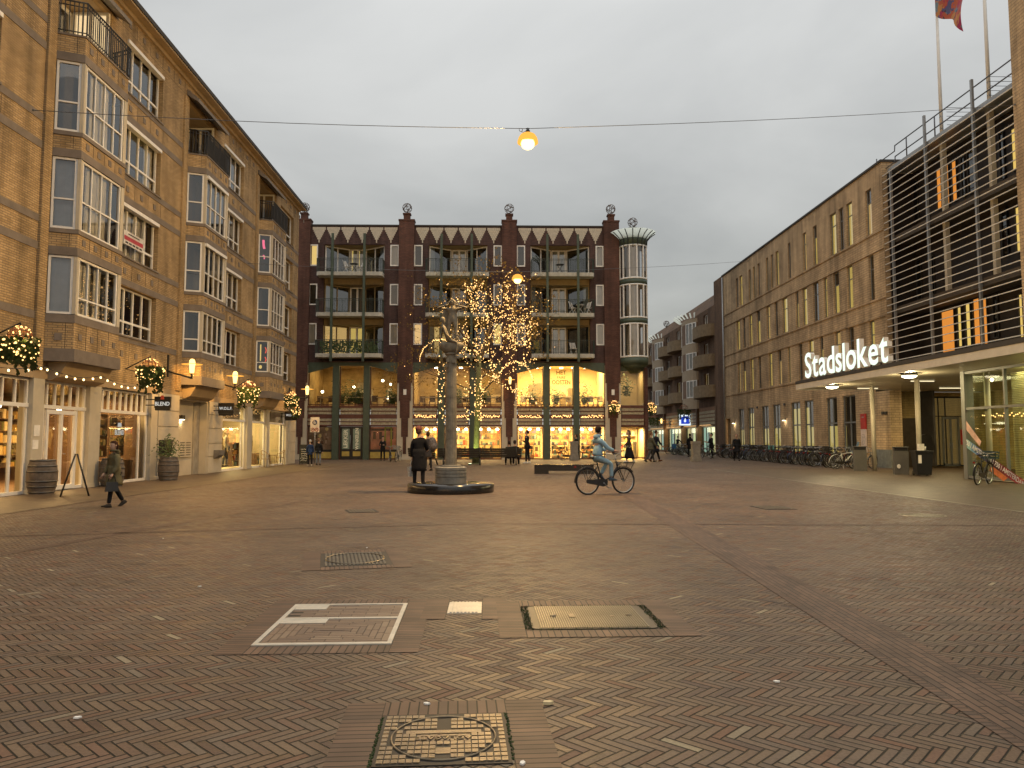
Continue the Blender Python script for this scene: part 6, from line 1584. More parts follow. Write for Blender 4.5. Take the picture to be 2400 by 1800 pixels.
# ================================================================ SIGNS
def box_sign(px, py, w, h, lab, words, size, X0=XL, depth=.09, logo=False):
    p = onx(px, py, X0+.62); o = thing('shop_sign', lab, 'shop sign', (X0, p.y, p.z), 0, world=True)
    f = frame((X0+.62-w/2, p.y-depth), (X0+.62+w/2, p.y-depth))
    b = MB(f); b.bx(0, w, p.z-h/2, p.z+h/2, -depth, 0); b.bx(.02, w-.02, p.z-h/2-.09, p.z-h/2-.001, -depth*.9, -.01); b.build('panel', mat('black_sign_panel', (.012, .011, .011), .4), o)
    b = MB(f); put_text(b, words, w/2, p.z-size*.36-(.05 if logo else 0), .004, size, .003, .004, .9); b.build('lettering', emit('sign_lettering', (1, .95, .85), .6, False), o)
    if logo: b = MB(f); b.prism([(w*.38, p.z+.1), (w*.62, p.z+.1), (w*.58, p.z+.24), (w*.42, p.z+.24)], .001, .006); b.build('emblem', mat('red_emblem', (.5, .07, .04), .5), o)
    b = MB(); b.tube([(X0, p.y, p.z+.1), (X0+.62-w/2, p.y, p.z+.1)], .02, 5); b.tube([(X0, p.y, p.z-.1), (X0+.62-w/2, p.y, p.z-.1)], .02, 5); b.build('bracket', M_DARK, o)
box_sign(383, 943, .56, .40, 'black hanging box sign reading BLEND with a red emblem', 'BLEND', .19, logo=True)
box_sign(531, 957, .66, .46, 'black hanging box sign reading W.O.L.F. over the stone pier', 'W.O.L.F.', .17)
box_sign(683, 973, .72, .44, 'black hanging box sign reading W.O.L.F. at the far corner', 'W.O.L.F.', .17)
# pedestrian zone sign on a pole
p = g(742, 1096); p = Vector((ony(738, 1000, 49).x, 49, 0)); o = thing('traffic_sign', 'white pedestrian zone sign plate with blue disc and two red rings on a pole', 'traffic sign', p, 0)
zt, zb = ony(738, 978, 49).z, ony(738, 1013, 49).z; w = 10.5/1800*49
b = MB(); b.tube([(0, .05, 0), (0, .05, zt)], .035, 7); b.build('pole', M_STEEL, o)
b = MB(); b.box(-w, w, -.02, .02, zb, zt); b.build('plate', mat('white_plate', (.62, .60, .55), .5), o)
b = MB(); b.ell((0, -.03, zb+(zt-zb)*.66), .155, .012, .155, 20, 8); b.build('blue_disc', mat('blue_disc', (.02, .035, .12), .5), o)
b = MB(); zc = zb+(zt-zb)*.66
b.ell((-.04, -.045, zc+.08), .03, .01, .03, 8, 6); b.box(-.07, -.01, -.05, -.043, zc-.09, zc+.05); b.ell((.055, -.045, zc+.03), .024, .01, .024, 8, 6); b.box(.035, .08, -.05, -.043, zc-.09, zc+.005); b.build('pictogram', M_WHITE, o)
for x in (-.125, .125):
    b = MB(); b.tube([(x+.10*math.cos(t*.3142), -.03, zb+.16+.10*math.sin(t*.3142)) for t in range(20)], .02, 5, close=True); b.build('red_ring', mat('red_ring', (.35, .02, .02), .5), o)
b = MB()
for x in (-.125, .125): b.box(x-.05, x+.05, -.028, -.021, zb+.14, zb+.18)
b.build('pictogram', M_DARK, o)
# blue shop sign in the side street
p = onx(1605, 984, XS-.9); o = thing('shop_sign', 'lit blue and white square shop sign in the side street', 'shop sign', (XS, p.y, p.z), 0, world=True)
f = frame((p.x-.58, p.y-.1), (p.x+.58, p.y-.1)); b = MB(f); b.bx(0, 1.16, p.z-.58, p.z+.58, -.2, 0); b.build('white_panel', emit('white_sign_glow', (.85, .95, 1), 1.1, False), o)
b = MB(f); b.prism([(.16, p.z-.43), (1.0, p.z-.43), (1.0, p.z+.35), (.85, p.z+.39), (.27, p.z+.31), (.16, p.z+.23)], .001, .02); b.build('blue_field', emit('blue_sign_glow', (.02, .06, .55), 1.0, False), o)
b = MB(f); b.prism([(.48, p.z-.23), (.6, p.z-.26), (.7, p.z-.15), (.66, p.z+.04), (.59, p.z+.25), (.52, p.z+.04), (.45, p.z-.11)], .021, .03); b.build('white_emblem', _mats['white_sign_glow'], o)
b = MB(); b.tube([(XS, p.y, p.z+.3), (p.x+.75, p.y, p.z+.3)], .04, 5); b.build('bracket', M_DARK, o)
p = ony(1516, 1003, 57.5); o = thing('street_name_sign', 'small grey plate sign at the street corner by the turret', 'sign', p, 0); b = MB(); b.box(-.28, .28, -.02, .02, -.2, .2); b.build('plate', mat('grey_plate', (.4, .4, .4), .5), o); b = MB(); b.box(-.2, .2, -.03, -.021, -.05, .03); b.build('print', M_DARK, o); b = MB(); b.tube([(.0, .06, -p.z), (.0, .06, 1.2)], .05, 6); b.build('pole', M_STEEL, o)
# ================================================================ THINGS ALONG THE LEFT FRONT
M_BARREL = mat('weathered_oak', (.115, .092, .075), .8, var=.4, scale=6, bump=.4)
def barrel(loc, H, R_, lab):
    o = thing('wine_barrel', lab, 'barrel', loc, 0, 'old wine barrels'); b = MB(); n = 22
    prof = [(R_*(.80+.20*math.sin(math.pi*t/8)), H*t/8) for t in range(9)]
    b.lathe(prof[:1]+[(r*1.0, z) for r, z in prof]+[(prof[-1][0]-.03, H), (prof[-1][0]-.035, H-.04)], n=n); b.build('staves', M_BARREL, o)
    b = MB()
    for t in (.04, .2, .36, .64, .8, .96): r = R_*(.80+.20*math.sin(math.pi*t)); r2 = R_*(.80+.20*math.sin(math.pi*(t+.045))); b.lathe([(r+.004, H*t), (r+.012, H*t), (r2+.012, H*(t+.04)), (r2+.004, H*(t+.04))], n=n, cap=False)
    b.build('hoop', mat('grey_iron_hoop', (.10, .095, .09), .5, .5), o); return o
p = g(97, 1158); barrel((p.x, p.y, 0), .92, .37, 'weathered grey wine barrel left of the bar door'); 
p = g(394, 1126); p2 = p; barrel((p.x, p.y, 0), .84, .36, 'grey wine barrel with a shrub on top beside the letter boxes')
p = g(255, 1140); p.x = XL+.45; barrel((p.x, p.y, 0), .88, .36, 'wine barrel standing behind the walking woman, by the bar window')
o = thing('potted_shrub', 'small leafy shrub growing out of the wine barrel', 'plant', (p2.x, p2.y, .80), 0); b = MB()
for k in range(12): a = rnd.uniform(0, 6.28); r = rnd.uniform(.1, .5); b.tube([(0, 0, 0), (r*.4*math.cos(a), r*.4*math.sin(a), .3), (r*math.cos(a), r*math.sin(a), rnd.uniform(.2, .75))], .008, 4)
b.build('stems', M_TWIG, o); b = MB()
for k in range(420):
    a = rnd.uniform(0, 6.28); r = abs(rnd.gauss(.22, .16)); z = rnd.uniform(.05, .8)*(1.1-r); x, y = r*math.cos(a), r*math.sin(a); s_ = rnd.uniform(.02, .05); b.quad((x-s_, y, z), (x, y-s_*.4, z-s_*.3), (x+s_, y, z+rnd.uniform(-.02, .04)), (x, y+s_*.4, z+s_*.5))
b.build('leaves', M_LEAF, o, recalc=False)
# A-frame boards
qa, qb, qt = g(146, 1162), g(204, 1162), None
c_ = (qa+qb)/2; o = thing('pavement_board', 'black folding A-frame board seen edge on by the bar door', 'pavement board', (c_.x, c_.y, 0), math.atan2(-c_.x, c_.y))
ha = (qb-qa).length/2; zt = ony(183, 1064, c_.y).z; b = MB()
for s_ in (-1, 1):
    for y in (-.3, .3): b.tube([(s_*ha, y, 0), (.02*s_, y, zt)], .022, 5)
    M = Matrix.Rotation(s_*math.atan2(ha, zt), 3, 'Y'); 
for s_ in (-1, 1):
    b.tube([(s_*ha*.9, -.3, zt*.1), (s_*ha*.9, .3, zt*.1)], .015, 4); b.tube([(s_*.03, -.3, zt-.02), (s_*.03, .3, zt-.02)], .015, 4)
b.build('frame', M_DARK, o); b = MB()
for s_ in (-1, 1): b.quad((s_*ha*.88, -.29, zt*.14), (s_*ha*.88, .29, zt*.14), (s_*.035, .29, zt*.97), (s_*.035, -.29, zt*.97))
b.build('chalk_panel', mat('chalkboard', (.02, .02, .02), .7), o, recalc=False)
p = Vector((ony(713, 1080, 45.6).x, 45.6, 0)); o = thing('pavement_board', 'chalk menu board with pale scribbles standing by the closed shop', 'pavement board', p, rad(-8))
b = MB(); b.box(-.30, .30, -.03, .0, .06, 1.18); b.tube([(-.29, .03, .0), (-.29, -.02, 1.2)], .02, 4); b.tube([(.29, .03, 0), (.29, -.02, 1.2)], .02, 4); b.tube([(-.28, .4, 0), (-.28, 0, 1.18)], .02, 4); b.tube([(.28, .4, 0), (.28, 0, 1.18)], .02, 4); b.build('board', mat('chalkboard', (.02, .02, .02), .7), o)
b = MB()
for k in range(6): z = .9-k*.13; b.tube([(-.2+.05*math.sin(q*2.1+k)+.07*q, -.036, z+.04*math.sin(q*3+k)) for q in range(6)], .010, 4)
b.build('chalk_marks', M_PAPER, o)
# bamboo chairs and table in front of the clothes shop
M_BAMB = mat('pale_cane', (.26, .17, .08), .6, var=.3)
def cane_chair(loc, rot, lab):
    o = thing('cane_chair', lab, 'chair', loc, rot, 'cane chairs outside the clothes shop')
    b = MB(); b.lathe([(.0, .42), (.22, .42), (.22, .45), (.0, .45)], n=14); b.build('seat', M_BAMB, o)
    for x, y in ((-.17, -.17), (.17, -.17), (-.17, .17), (.17, .17)): b = MB(); b.tube([(x*1.2, y*1.2, 0), (x, y, .43)], .016, 5); b.build('leg', M_BAMB, o)
    b = MB(); b.tube([(.25*math.cos(a), .25*math.sin(a), .66+.22*max(0, math.sin(a))) for a in [rad(-30+q*24) for q in range(11)]], .018, 5)
    for a in (30, 60, 90, 120, 150): b.tube([(.21*math.cos(rad(a)), .21*math.sin(rad(a)), .45), (.25*math.cos(rad(a)), .25*math.sin(rad(a)), .66+.22*math.sin(rad(a)))], .011, 4)
    b.tube([(.25*math.cos(rad(-30)), .25*math.sin(rad(-30)), .56), (.2, -.15, .43)], .014, 4); b.tube([(-.25*math.cos(rad(-30)), .25*math.sin(rad(-30)), .56), (-.2, -.15, .43)], .014, 4); b.build('backrest', M_BAMB, o)
    return o
p = g(622, 1095); cane_chair((p.x, p.y, 0), 1.2, 'nearer cane chair outside the clothes shop'); p = g(652, 1091); cane_chair((p.x, p.y+.4, 0), -1.6, 'farther cane chair outside the clothes shop, behind the table')
p = g(638, 1093); o = thing('cane_table', 'small low cane table between two cane chairs', 'table', (p.x, p.y, 0), 0); b = MB(); b.lathe([(.0, .6), (.3, .6), (.3, .63), (0, .63)], n=16); b.build('table_top', M_BAMB, o)
for x, y in ((-.18, -.18), (.18, -.18), (-.18, .18), (.18, .18)): b = MB(); b.tube([(x*1.2, y*1.2, 0), (x*.8, y*.8, .6)], .015, 5); b.build('leg', M_BAMB, o)
# ================================================================ MONUMENT
pm = g(1050, 1160); MX, MY = pm.x, pm.y+1.22
MO = thing('monument', 'sandstone column with a winged figure and a reclining figure on a round black plinth', 'monument', (MX, MY, 0), 0)
def mz(py): return ony(1050, py, MY).z
k1 = MY/1800
b = MB(); b.lathe([(1.2, .0), (1.21, .02), (1.21, .215), (1.19, .24), (0, .24)], n=56); b.build('plinth', M_GRAN, MO)
b = MB(); 
prof = [(.44, .24), (.44, .40), (.43, .405), (.43, .425), (.445, .43), (.445, .49), (.43, .495), (.43, .515), (.445, .52), (.445, .58), (.425, .585), (.425, .605), (.44, .61), (.44, .68), (.40, .70), (.30, .705), (.30, .74), (.22, .75)]
b.lathe(prof, n=28, sm=False); b.build('drum_base', mat('grey_ringed_stone', (.19, .175, .145), .8, var=.3, scale=6, bump=.3), MO)
zc = mz(832)
b = MB(); rings = []
for t in range(10):
    s_ = .168-.02*t/9; z = .74+(zc-.74)*t/9; ang = [math.pi*2*q/16 for q in range(16)]
    rings.append([(s_*1.02*math.cos(a)*(1 if abs(math.cos(a)) < .9 else .97), s_*math.sin(a), z) for a in ang])
b.loft(rings, True, False)
b.box(-.13, -.06, -.19, -.13, zc-.22, zc-.10); b.box(.03, .12, -.2, -.13, zc-.24, zc-.13); b.box(-.17, -.10, -.18, -.12, zc-.36, zc-.28); b.build('column', M_STONE, MO)
b = MB(); b.lathe([(.155, zc-.02), (.18, zc+.01), (.19, zc+.035), (.16, zc+.055)], n=16); b.build('capital', M_STONE, MO)
# figures: rock slab, winged man with raised arms, reclining figure
b = MB(); zb = zc+.05
rk = [(-.12, -.1, .0), (.16, -.1, 0)]
rings = [[(x*sx+ox, y*sy, zb+z) for x, y in [(math.cos(a), math.sin(a)) for a in [2*math.pi*q/14 for q in range(14)]]] for z, sx, sy, ox in ((0, .20, .16, -.0), (.10, .31, .2, -.0), (.22, .36, .23, .0), (.28, .35, .22, .0), (.31, .28, .18, .0))]
b.loft(rings); b.build('rock', M_STONE, MO)
FIGZ = zb+.30
# ================================================================ TREE WITH FAIRY LIGHTS
pt = g(1116, 1088); TXx, TYy = pt.x, 46.4; TXx = ony(1116, 1080, TYy).x
TRE = thing('tree', 'bare tree wrapped in fairy lights, its trunk lit green, behind the monument', 'tree', (TXx, TYy, 0), 0)
tr = random.Random(21); segs = []
def grow(p, d, L, r, dep):
    pts = [p]; n = 4; rr = [r]
    for q in range(n):
        d = (d+Vector((tr.gauss(0, .12), tr.gauss(0, .12), tr.gauss(.02, .08)))).normalized(); pts.append(pts[-1]+d*L/n); rr.append(r*(1-.38*(q+1)/n))
    segs.append((pts, rr, dep))
    if dep >= 5: return
    nb = {0: 4, 1: 4, 2: 3, 3: 3, 4: 3}[dep]
    for q in range(nb):
        t = tr.uniform(.35, 1.0) if q else 1.0; i = min(n-1, int(t*n)); pp = pts[i].lerp(pts[i+1], t*n-i) if t < 1 else pts[-1]
        a = tr.uniform(0, 6.283); sp = tr.uniform(.45, 1.0) if q else .3
        s1 = d.orthogonal().normalized(); s2 = d.cross(s1); nd = (d+(s1*math.cos(a)+s2*math.sin(a))*sp*1.15).normalized()
        if dep > 1: nd.z -= .12
        grow(pp, nd.normalized(), L*tr.uniform(.58, .80), rr[i+1]*.56, dep+1)
tk = [Vector((0, 0, 0)), Vector((.02, 0, 1.2)), Vector((.06, 0, 2.6)), Vector((.12, .02, 4.4)), Vector((.16, 0, 6.6))]
b = MB(); b.tube(tk, [.26, .185, .175, .16, .14], 12); b.tube([(0, 0, -.05), (0, 0, .12)], [.36, .22], 10); b.build('trunk', M_BARK, TRE)
for (h, az, el, L, r) in ((4.9, 0, 75, 2.6, .11), (3.9, 20, 38, 2.5, .075), (4.3, 150, 42, 2.3, .075), (4.6, 260, 50, 2.4, .07), (3.6, -30, 30, 2.4, .065), (4.5, 80, 55, 2.3, .07), (3.7, 185, 25, 2.4, .065), (5.1, -10, 58, 2.6, .08), (5.1, 200, 62, 2.2, .075)):
    h += 1.15 if h > 3.75 else .5; L *= 1.12; r *= .8; base = Vector((.14, 0, h)); grow(base, Vector((math.cos(rad(az))*math.cos(rad(el)), math.sin(rad(az))*math.cos(rad(el)), math.sin(rad(el)))), L, r, 1)
b = MB()
for pts, rr, dep in segs: b.tube(pts, [max(.006, q) for q in rr], 7 if dep < 2 else (5 if dep < 3 else 3), cap=False)
b.build('crown', M_TWIG, TRE, recalc=False)
b = MB()
for pts, rr, dep in segs:
    if dep < 4: continue
    for q in range(3):
        if tr.random() < .55: continue
        p = pts[tr.randint(1, 4)]+Vector((tr.gauss(0, .08), tr.gauss(0, .08), tr.gauss(0, .08))); s_ = tr.uniform(.03, .06)
        b.quad(p+Vector((-s_, 0, 0)), p+Vector((0, s_*.4, -s_)), p+Vector((s_, 0, 0)), p+Vector((0, -s_*.4, s_)))
b.build('last_leaves', mat('dry_autumn_leaf', (.20, .13, .03), .7, var=.5, scale=30), TRE, recalc=False)
FLT = thing('fairy_lights', 'hundreds of warm fairy lights wound through the bare tree behind the monument', 'fairy lights', (TXx, TYy, 0), 0)
spots = []
for pts, rr, dep in segs:
    x = sum(q.x for q in pts)/5
    dens = {1: 22, 2: 15, 3: 8, 4: 3, 5: 0}[dep]
    for q in range(dens):
        i = tr.randint(0, 3); p = pts[i].lerp(pts[i+1], tr.random())+Vector((tr.gauss(0, .06), tr.gauss(0, .06), tr.gauss(0, .06)))
        keep = .95 if p.x > -.8 else (.30 if p.x > -2.2 else .06)
        if p.z > 11.0: keep *= .2
        if p.x > 3.6: keep *= .5
        if tr.random() < keep: spots.append(p)
for q in range(90): h = tr.uniform(2.6, 5.2); a = tr.uniform(0, 6.283); spots.append(Vector((.1+.2*math.cos(a), .2*math.sin(a), h)))
for sx in (-1.9, -1.4, -.5, .35, -2.2):      # strings hanging down from the lower boughs
    for q in range(26): spots.append(Vector((sx+tr.gauss(0, .16), -1.0+tr.gauss(0, .3), tr.uniform(2.4, 5.6))))
for k in range(70):
    a = math.pi*k/69; spots.append(Vector((2.35+1.0*math.cos(a)*1.0, -.6, 5.0+1.1*math.sin(a)+tr.gauss(0, .05))))
for k in range(34):
    a = math.pi*(.5+.5*k/33); spots.append(Vector((-1.9+1.5*math.cos(a), -.4, 6.2+1.3*math.sin(a)+tr.gauss(0, .04))))
tr.shuffle(spots)
one = MB(); one.ell((0, 0, 0), .034, .034, .034, 6, 5); pb = one.build('bulb', M_BULB, FLT); pb.location = spots[0]
for q in spots[1:100]: c_ = pb.copy(); COL.objects.link(c_); c_.parent = FLT; c_.location = q
b = MB()
for q in spots[100:]: s_ = tr.choice((.016, .02, .024, .028, .036)); b.ell(q, s_, s_, s_, 5, 4)
sb = b.build('bulbs', M_BULB, FLT); sb['kind'] = 'stuff'
point('tree_glow', (TXx+.8, TYy-.3, 8.2), 22, (1, .6, .22), .3); point('tree_glow', (TXx+1.6, TYy-.3, 6.4), 14, (1, .6, .22), .3); point('tree_glow', (TXx-.5, TYy-.6, 4.2), 9, (1, .6, .22), .3)
# green uplight at the foot of the tree
p = Vector((ony(1102, 1092, TYy-1.0).x, TYy-1.3, 0)); o = thing('ground_spotlight', 'small bright spotlight on the ground at the foot of the lit tree', 'spotlight', p, 0); b = MB(); b.lathe([(.12, 0), (.14, .06), (.12, .07)], n=12); b.build('housing', M_DARK, o); b = MB(); b.lathe([(.0, .072), (.11, .072), (.0, .085)], n=12, cap=False); b.build('lens', emit('spot_lens', (.9, 1, .6), 6, False), o)
sl = bpy.data.lights.new('trunk_spot', 'SPOT'); sl.energy = 420; sl.color = (.85, 1, .3); sl.spot_size = rad(50); sl.shadow_soft_size = .06; so2 = bpy.data.objects.new('trunk_spot', sl); COL.objects.link(so2); so2.location = (p.x, p.y, .15); so2.rotation_euler = (Vector((TXx, TYy, 2.2))-so2.location).to_track_quat('-Z', 'Y').to_euler()
# ================================================================ BENCHES, BOLLARDS, BINS
M_SLAT = mat('dark_bench_slat', (.014, .011, .009), .5, var=.3, spec=.25)
BY = 44.6
def bench(x0, x1, y0, y1, lab):
    A, B = Vector((x0, y0, 0)), Vector((x1, y1, 0)); L = (B-A).length; o = thing('bench', lab, 'bench', (A+B)/2, math.atan2(B.y-A.y, B.x-A.x), 'dark slatted benches round the tree')
    b = MB()
    for k in range(4): b.box(-L/2, L/2, .05+k*.12, .15+k*.12, .43, .47)
    b.build('seat', M_SLAT, o); b = MB()
    for k in range(4): b.box(-L/2, L/2, -.08-k*.028, -.045-k*.028, .48+k*.125, .598+k*.125)
    b.build('backrest', M_SLAT, o); n = max(2, int(L/1.6)+1)
    for k in range(n):
        x = -L/2+.3+(L-.6)*k/(n-1); b = MB(); b.tube([(x, .58, 0), (x, .45, .25), (x, .3, .42), (x, .0, .42), (x, -.1, .55), (x, -.19, 1.0)], [.04, .035, .04, .04, .035, .02], 6); b.tube([(x, -.22, 0), (x, -.1, .25), (x, .02, .42)], [.045, .035, .04], 6); b.build('leg', M_DARK, o)
    return o
bx1 = ony(1068, 1075, BY).x; bx2 = ony(1222, 1075, BY).x
bench(bx1-1.0, bx2, BY-.1, BY-.1, 'long dark slatted bench in front of the lit tree with two people on it')
bxa = ony(1003, 1075, BY).x; bench(bxa-1.2, bx1-1.15, BY+1.1, BY+.1, 'dark slatted bench left of the column, partly behind people')
# low black granite block
q0, q1 = g(1253, 1111), g(1392, 1111); o = thing('stone_bench', 'long low black stone bench block in front of the shops', 'bench', ((q0+q1)/2), 0); L = (q1-q0).length/2; h = ony(1320, 1089, q0.y).z
b = MB(); b.box(-L, L, 0, .55, .13, h); b.box(-L, -L*.52, .02, .53, 0, .129); b.box(L*.52, L, .02, .53, 0, .129); b.build('block', M_GRAN, o)
M_BOLL = mat('grey_bollard_stone', (.20, .18, .15), .8, var=.25, scale=5, bump=.3)
def bollard(px0, px1, pyt, pyb, lab):
    q = g((px0+px1)/2, pyb); w = (px1-px0)/1800*q.y/2; h = ony((px0+px1)/2, pyt, q.y).z; o = thing('stone_bollard', lab, 'bollard', q, 0, 'square stone bollards'); b = MB()
    for hw, z0, z1 in ((w*1.08, 0, h*.2), (w*.9, h*.201, h*.86), (w, h*.861, h)): b.box(-hw, hw, -hw, hw, z0, z1)
    b.build('shaft', M_BOLL, o)
bollard(1336, 1355, 1034, 1079, 'square stone bollard in front of the person with a bicycle'); bollard(1484, 1492, 1035, 1076, 'narrow stone bollard beside the woman in the long dark skirt'); bollard(1621, 1641, 1034, 1081, 'square stone bollard at the mouth of the side street')
M_BIN = mat('grey_bin_metal', (.095, .09, .08), .5, .2, var=.15)
def litter_bin(px0, px1, pyt, pyb, lab):
    q = g((px0+px1)/2, pyb); w = (px1-px0)/1800*q.y/2; h = ony((px0+px1)/2, pyt, q.y).z; o = thing('litter_bin', lab, 'litter bin', (q.x, q.y+w, 0), rad(-20), 'grey litter bins by the canopy'); b = MB()
    b.box(-w*.9, w*.9, -w*.9, w*.9, 0, h*.84); b.box(-w*.9, w*.9, -w*.3, w*.9, h*.84+.002, h*.97); b.build('body', M_BIN, o); b = MB(); b.box(-w*.96, w*.96, -w*.96, w*.96, h*.972, h); b.build('lid', M_BIN, o); b = MB(); b.box(-w*.8, w*.8, -w*.6, -w*.32, h*.85, h*.96); b.build('opening', M_DARK, o)
    return o
litter_bin(2008, 2039, 1046, 1104, 'grey metal litter bin standing next to the last parked bicycles')
o = litter_bin(2104, 2138, 1047, 1113, 'grey metal litter bin with a pale round sticker between two canopy posts')
b = MB(); b.ell((-.12, -.335, .35), .07, .006, .09, 10, 6); b.build('sticker', M_PAPER, o)
q = g(2172, 1116); o = thing('wheelie_bin', 'black wheeled waste container with a white label in front of the entrance', 'wheelie bin', (q.x, q.y+.3, 0), rad(-12)); h = ony(2172, 1056, q.y).z; b = MB(); k = .33
b.loft([[(-k*.78, -.26, .05), (k*.78, -.26, .05), (k*.78, .24, .05), (-k*.78, .24, .05)], [(-k, -.33, h*.93), (k, -.33, h*.93), (k, .33, h*.93), (-k, .33, h*.93)]], True, False); b.build('body', mat('black_plastic', (.016, .016, .017), .45), o)
b = MB(); b.box(-k*1.06, k*1.06, -.37, .37, h*.932, h); b.box(-k*.8, k*.8, .37, .45, h*.9, h*.95); b.build('lid', _mats['black_plastic'], o)
for s_ in (-1, 1): b = MB(); b.tube([(s_*k*.7, .27, .09), (s_*k*.85, .27, .09)], .09, 12); b.build('wheel', M_DARK, o)
b = MB(); b.box(-k*.7, -k*.35, -.335, -.30, h*.5, h*.82); b.build('label', M_PAPER, o)
o2 = thing('paper_bag', 'white paper bag and cup left on top of the black wheelie bin', 'rubbish', (q.x, q.y+.3, h), 0); b = MB(); b.box(-.14, .06, -.1, .06, .0, .27); b.lathe([(.035, 0), (.045, .16)], (.14, 0, 0), 10); b.build('bag', M_PAPER, o2)
q = g(2107, 1098); o = thing('post_box', 'dark rounded post box against the entrance wall', 'post box', (q.x+.4, 37.2, 0), 0); b = MB(); b.box(-.3, .3, -.2, .2, .7, 1.5); b.f = None; b.prism([(.3*math.cos(a), 1.5+.22*math.sin(a)) for a in [math.pi*t/8 for t in range(9)]], -.2, .2, 1); b.box(-.06, .06, -.06, .06, 0, .7); b.build('body', M_DARK, o)

def garden_chair(loc, rot, lab):
    o = thing('garden_chair', lab, 'chair', loc, rot, 'white garden chairs on the balconies'); b = MB(); b.box(-.22, .22, -.22, .22, .42, .45); b.build('seat', M_WHITE, o)
    for x in (-.2, .2): b = MB(); b.tube([(x, -.22, 0), (x, .24, .92)], .022, 4); b.tube([(x, .24, 0), (x, -.2, .44)], .022, 4); b.build('leg', M_WHITE, o)
    b = MB()
    for k in range(4): b.box(-.2, .2, .12+k*.03, .14+k*.03, .52+k*.1, .59+k*.1)
    b.build('backrest', M_WHITE, o)
for i, j, px_, rot, lab in ((0, 0, 813, 1.2, 'white garden chair left of the round table on the top balcony nearest the yellow building'), (0, 0, 846, -1.2, 'white garden chair right of the round table on the top balcony nearest the yellow building'), (2, 1, 1341, 1.0, 'white folding chair on the middle balcony beside the turret, left of its table'), (2, 1, 1376, -1.0, 'white folding chair on the middle balcony beside the turret, right of its table'), (2, 2, 1342, .3, 'white garden chair standing on the lowest balcony beside the turret')):
    garden_chair((cxx(px_), YC-.45, ZFL[j]+.025), rot, lab)
for i, j, px_, lab, m_ in ((0, 0, 830, 'small round dark table between two white chairs on the top balcony', M_DARK), (2, 1, 1359, 'small white folding table on the middle balcony beside the turret', M_WHITE), (2, 0, 1312, 'low round dark table on the top balcony beside the turret', M_DARK)):
    o = thing('balcony_table', lab, 'table', (cxx(px_), YC-.45, ZFL[j]+.025), 0); b = MB(); b.lathe([(.0, .66), (.32, .66), (.32, .69), (.0, .69)], n=14); b.build('table_top', m_, o); b = MB(); b.tube([(-.25, 0, 0), (.2, 0, .66)], .02, 4); b.tube([(.25, 0, 0), (-.2, 0, .66)], .02, 4); b.build('leg', m_, o)
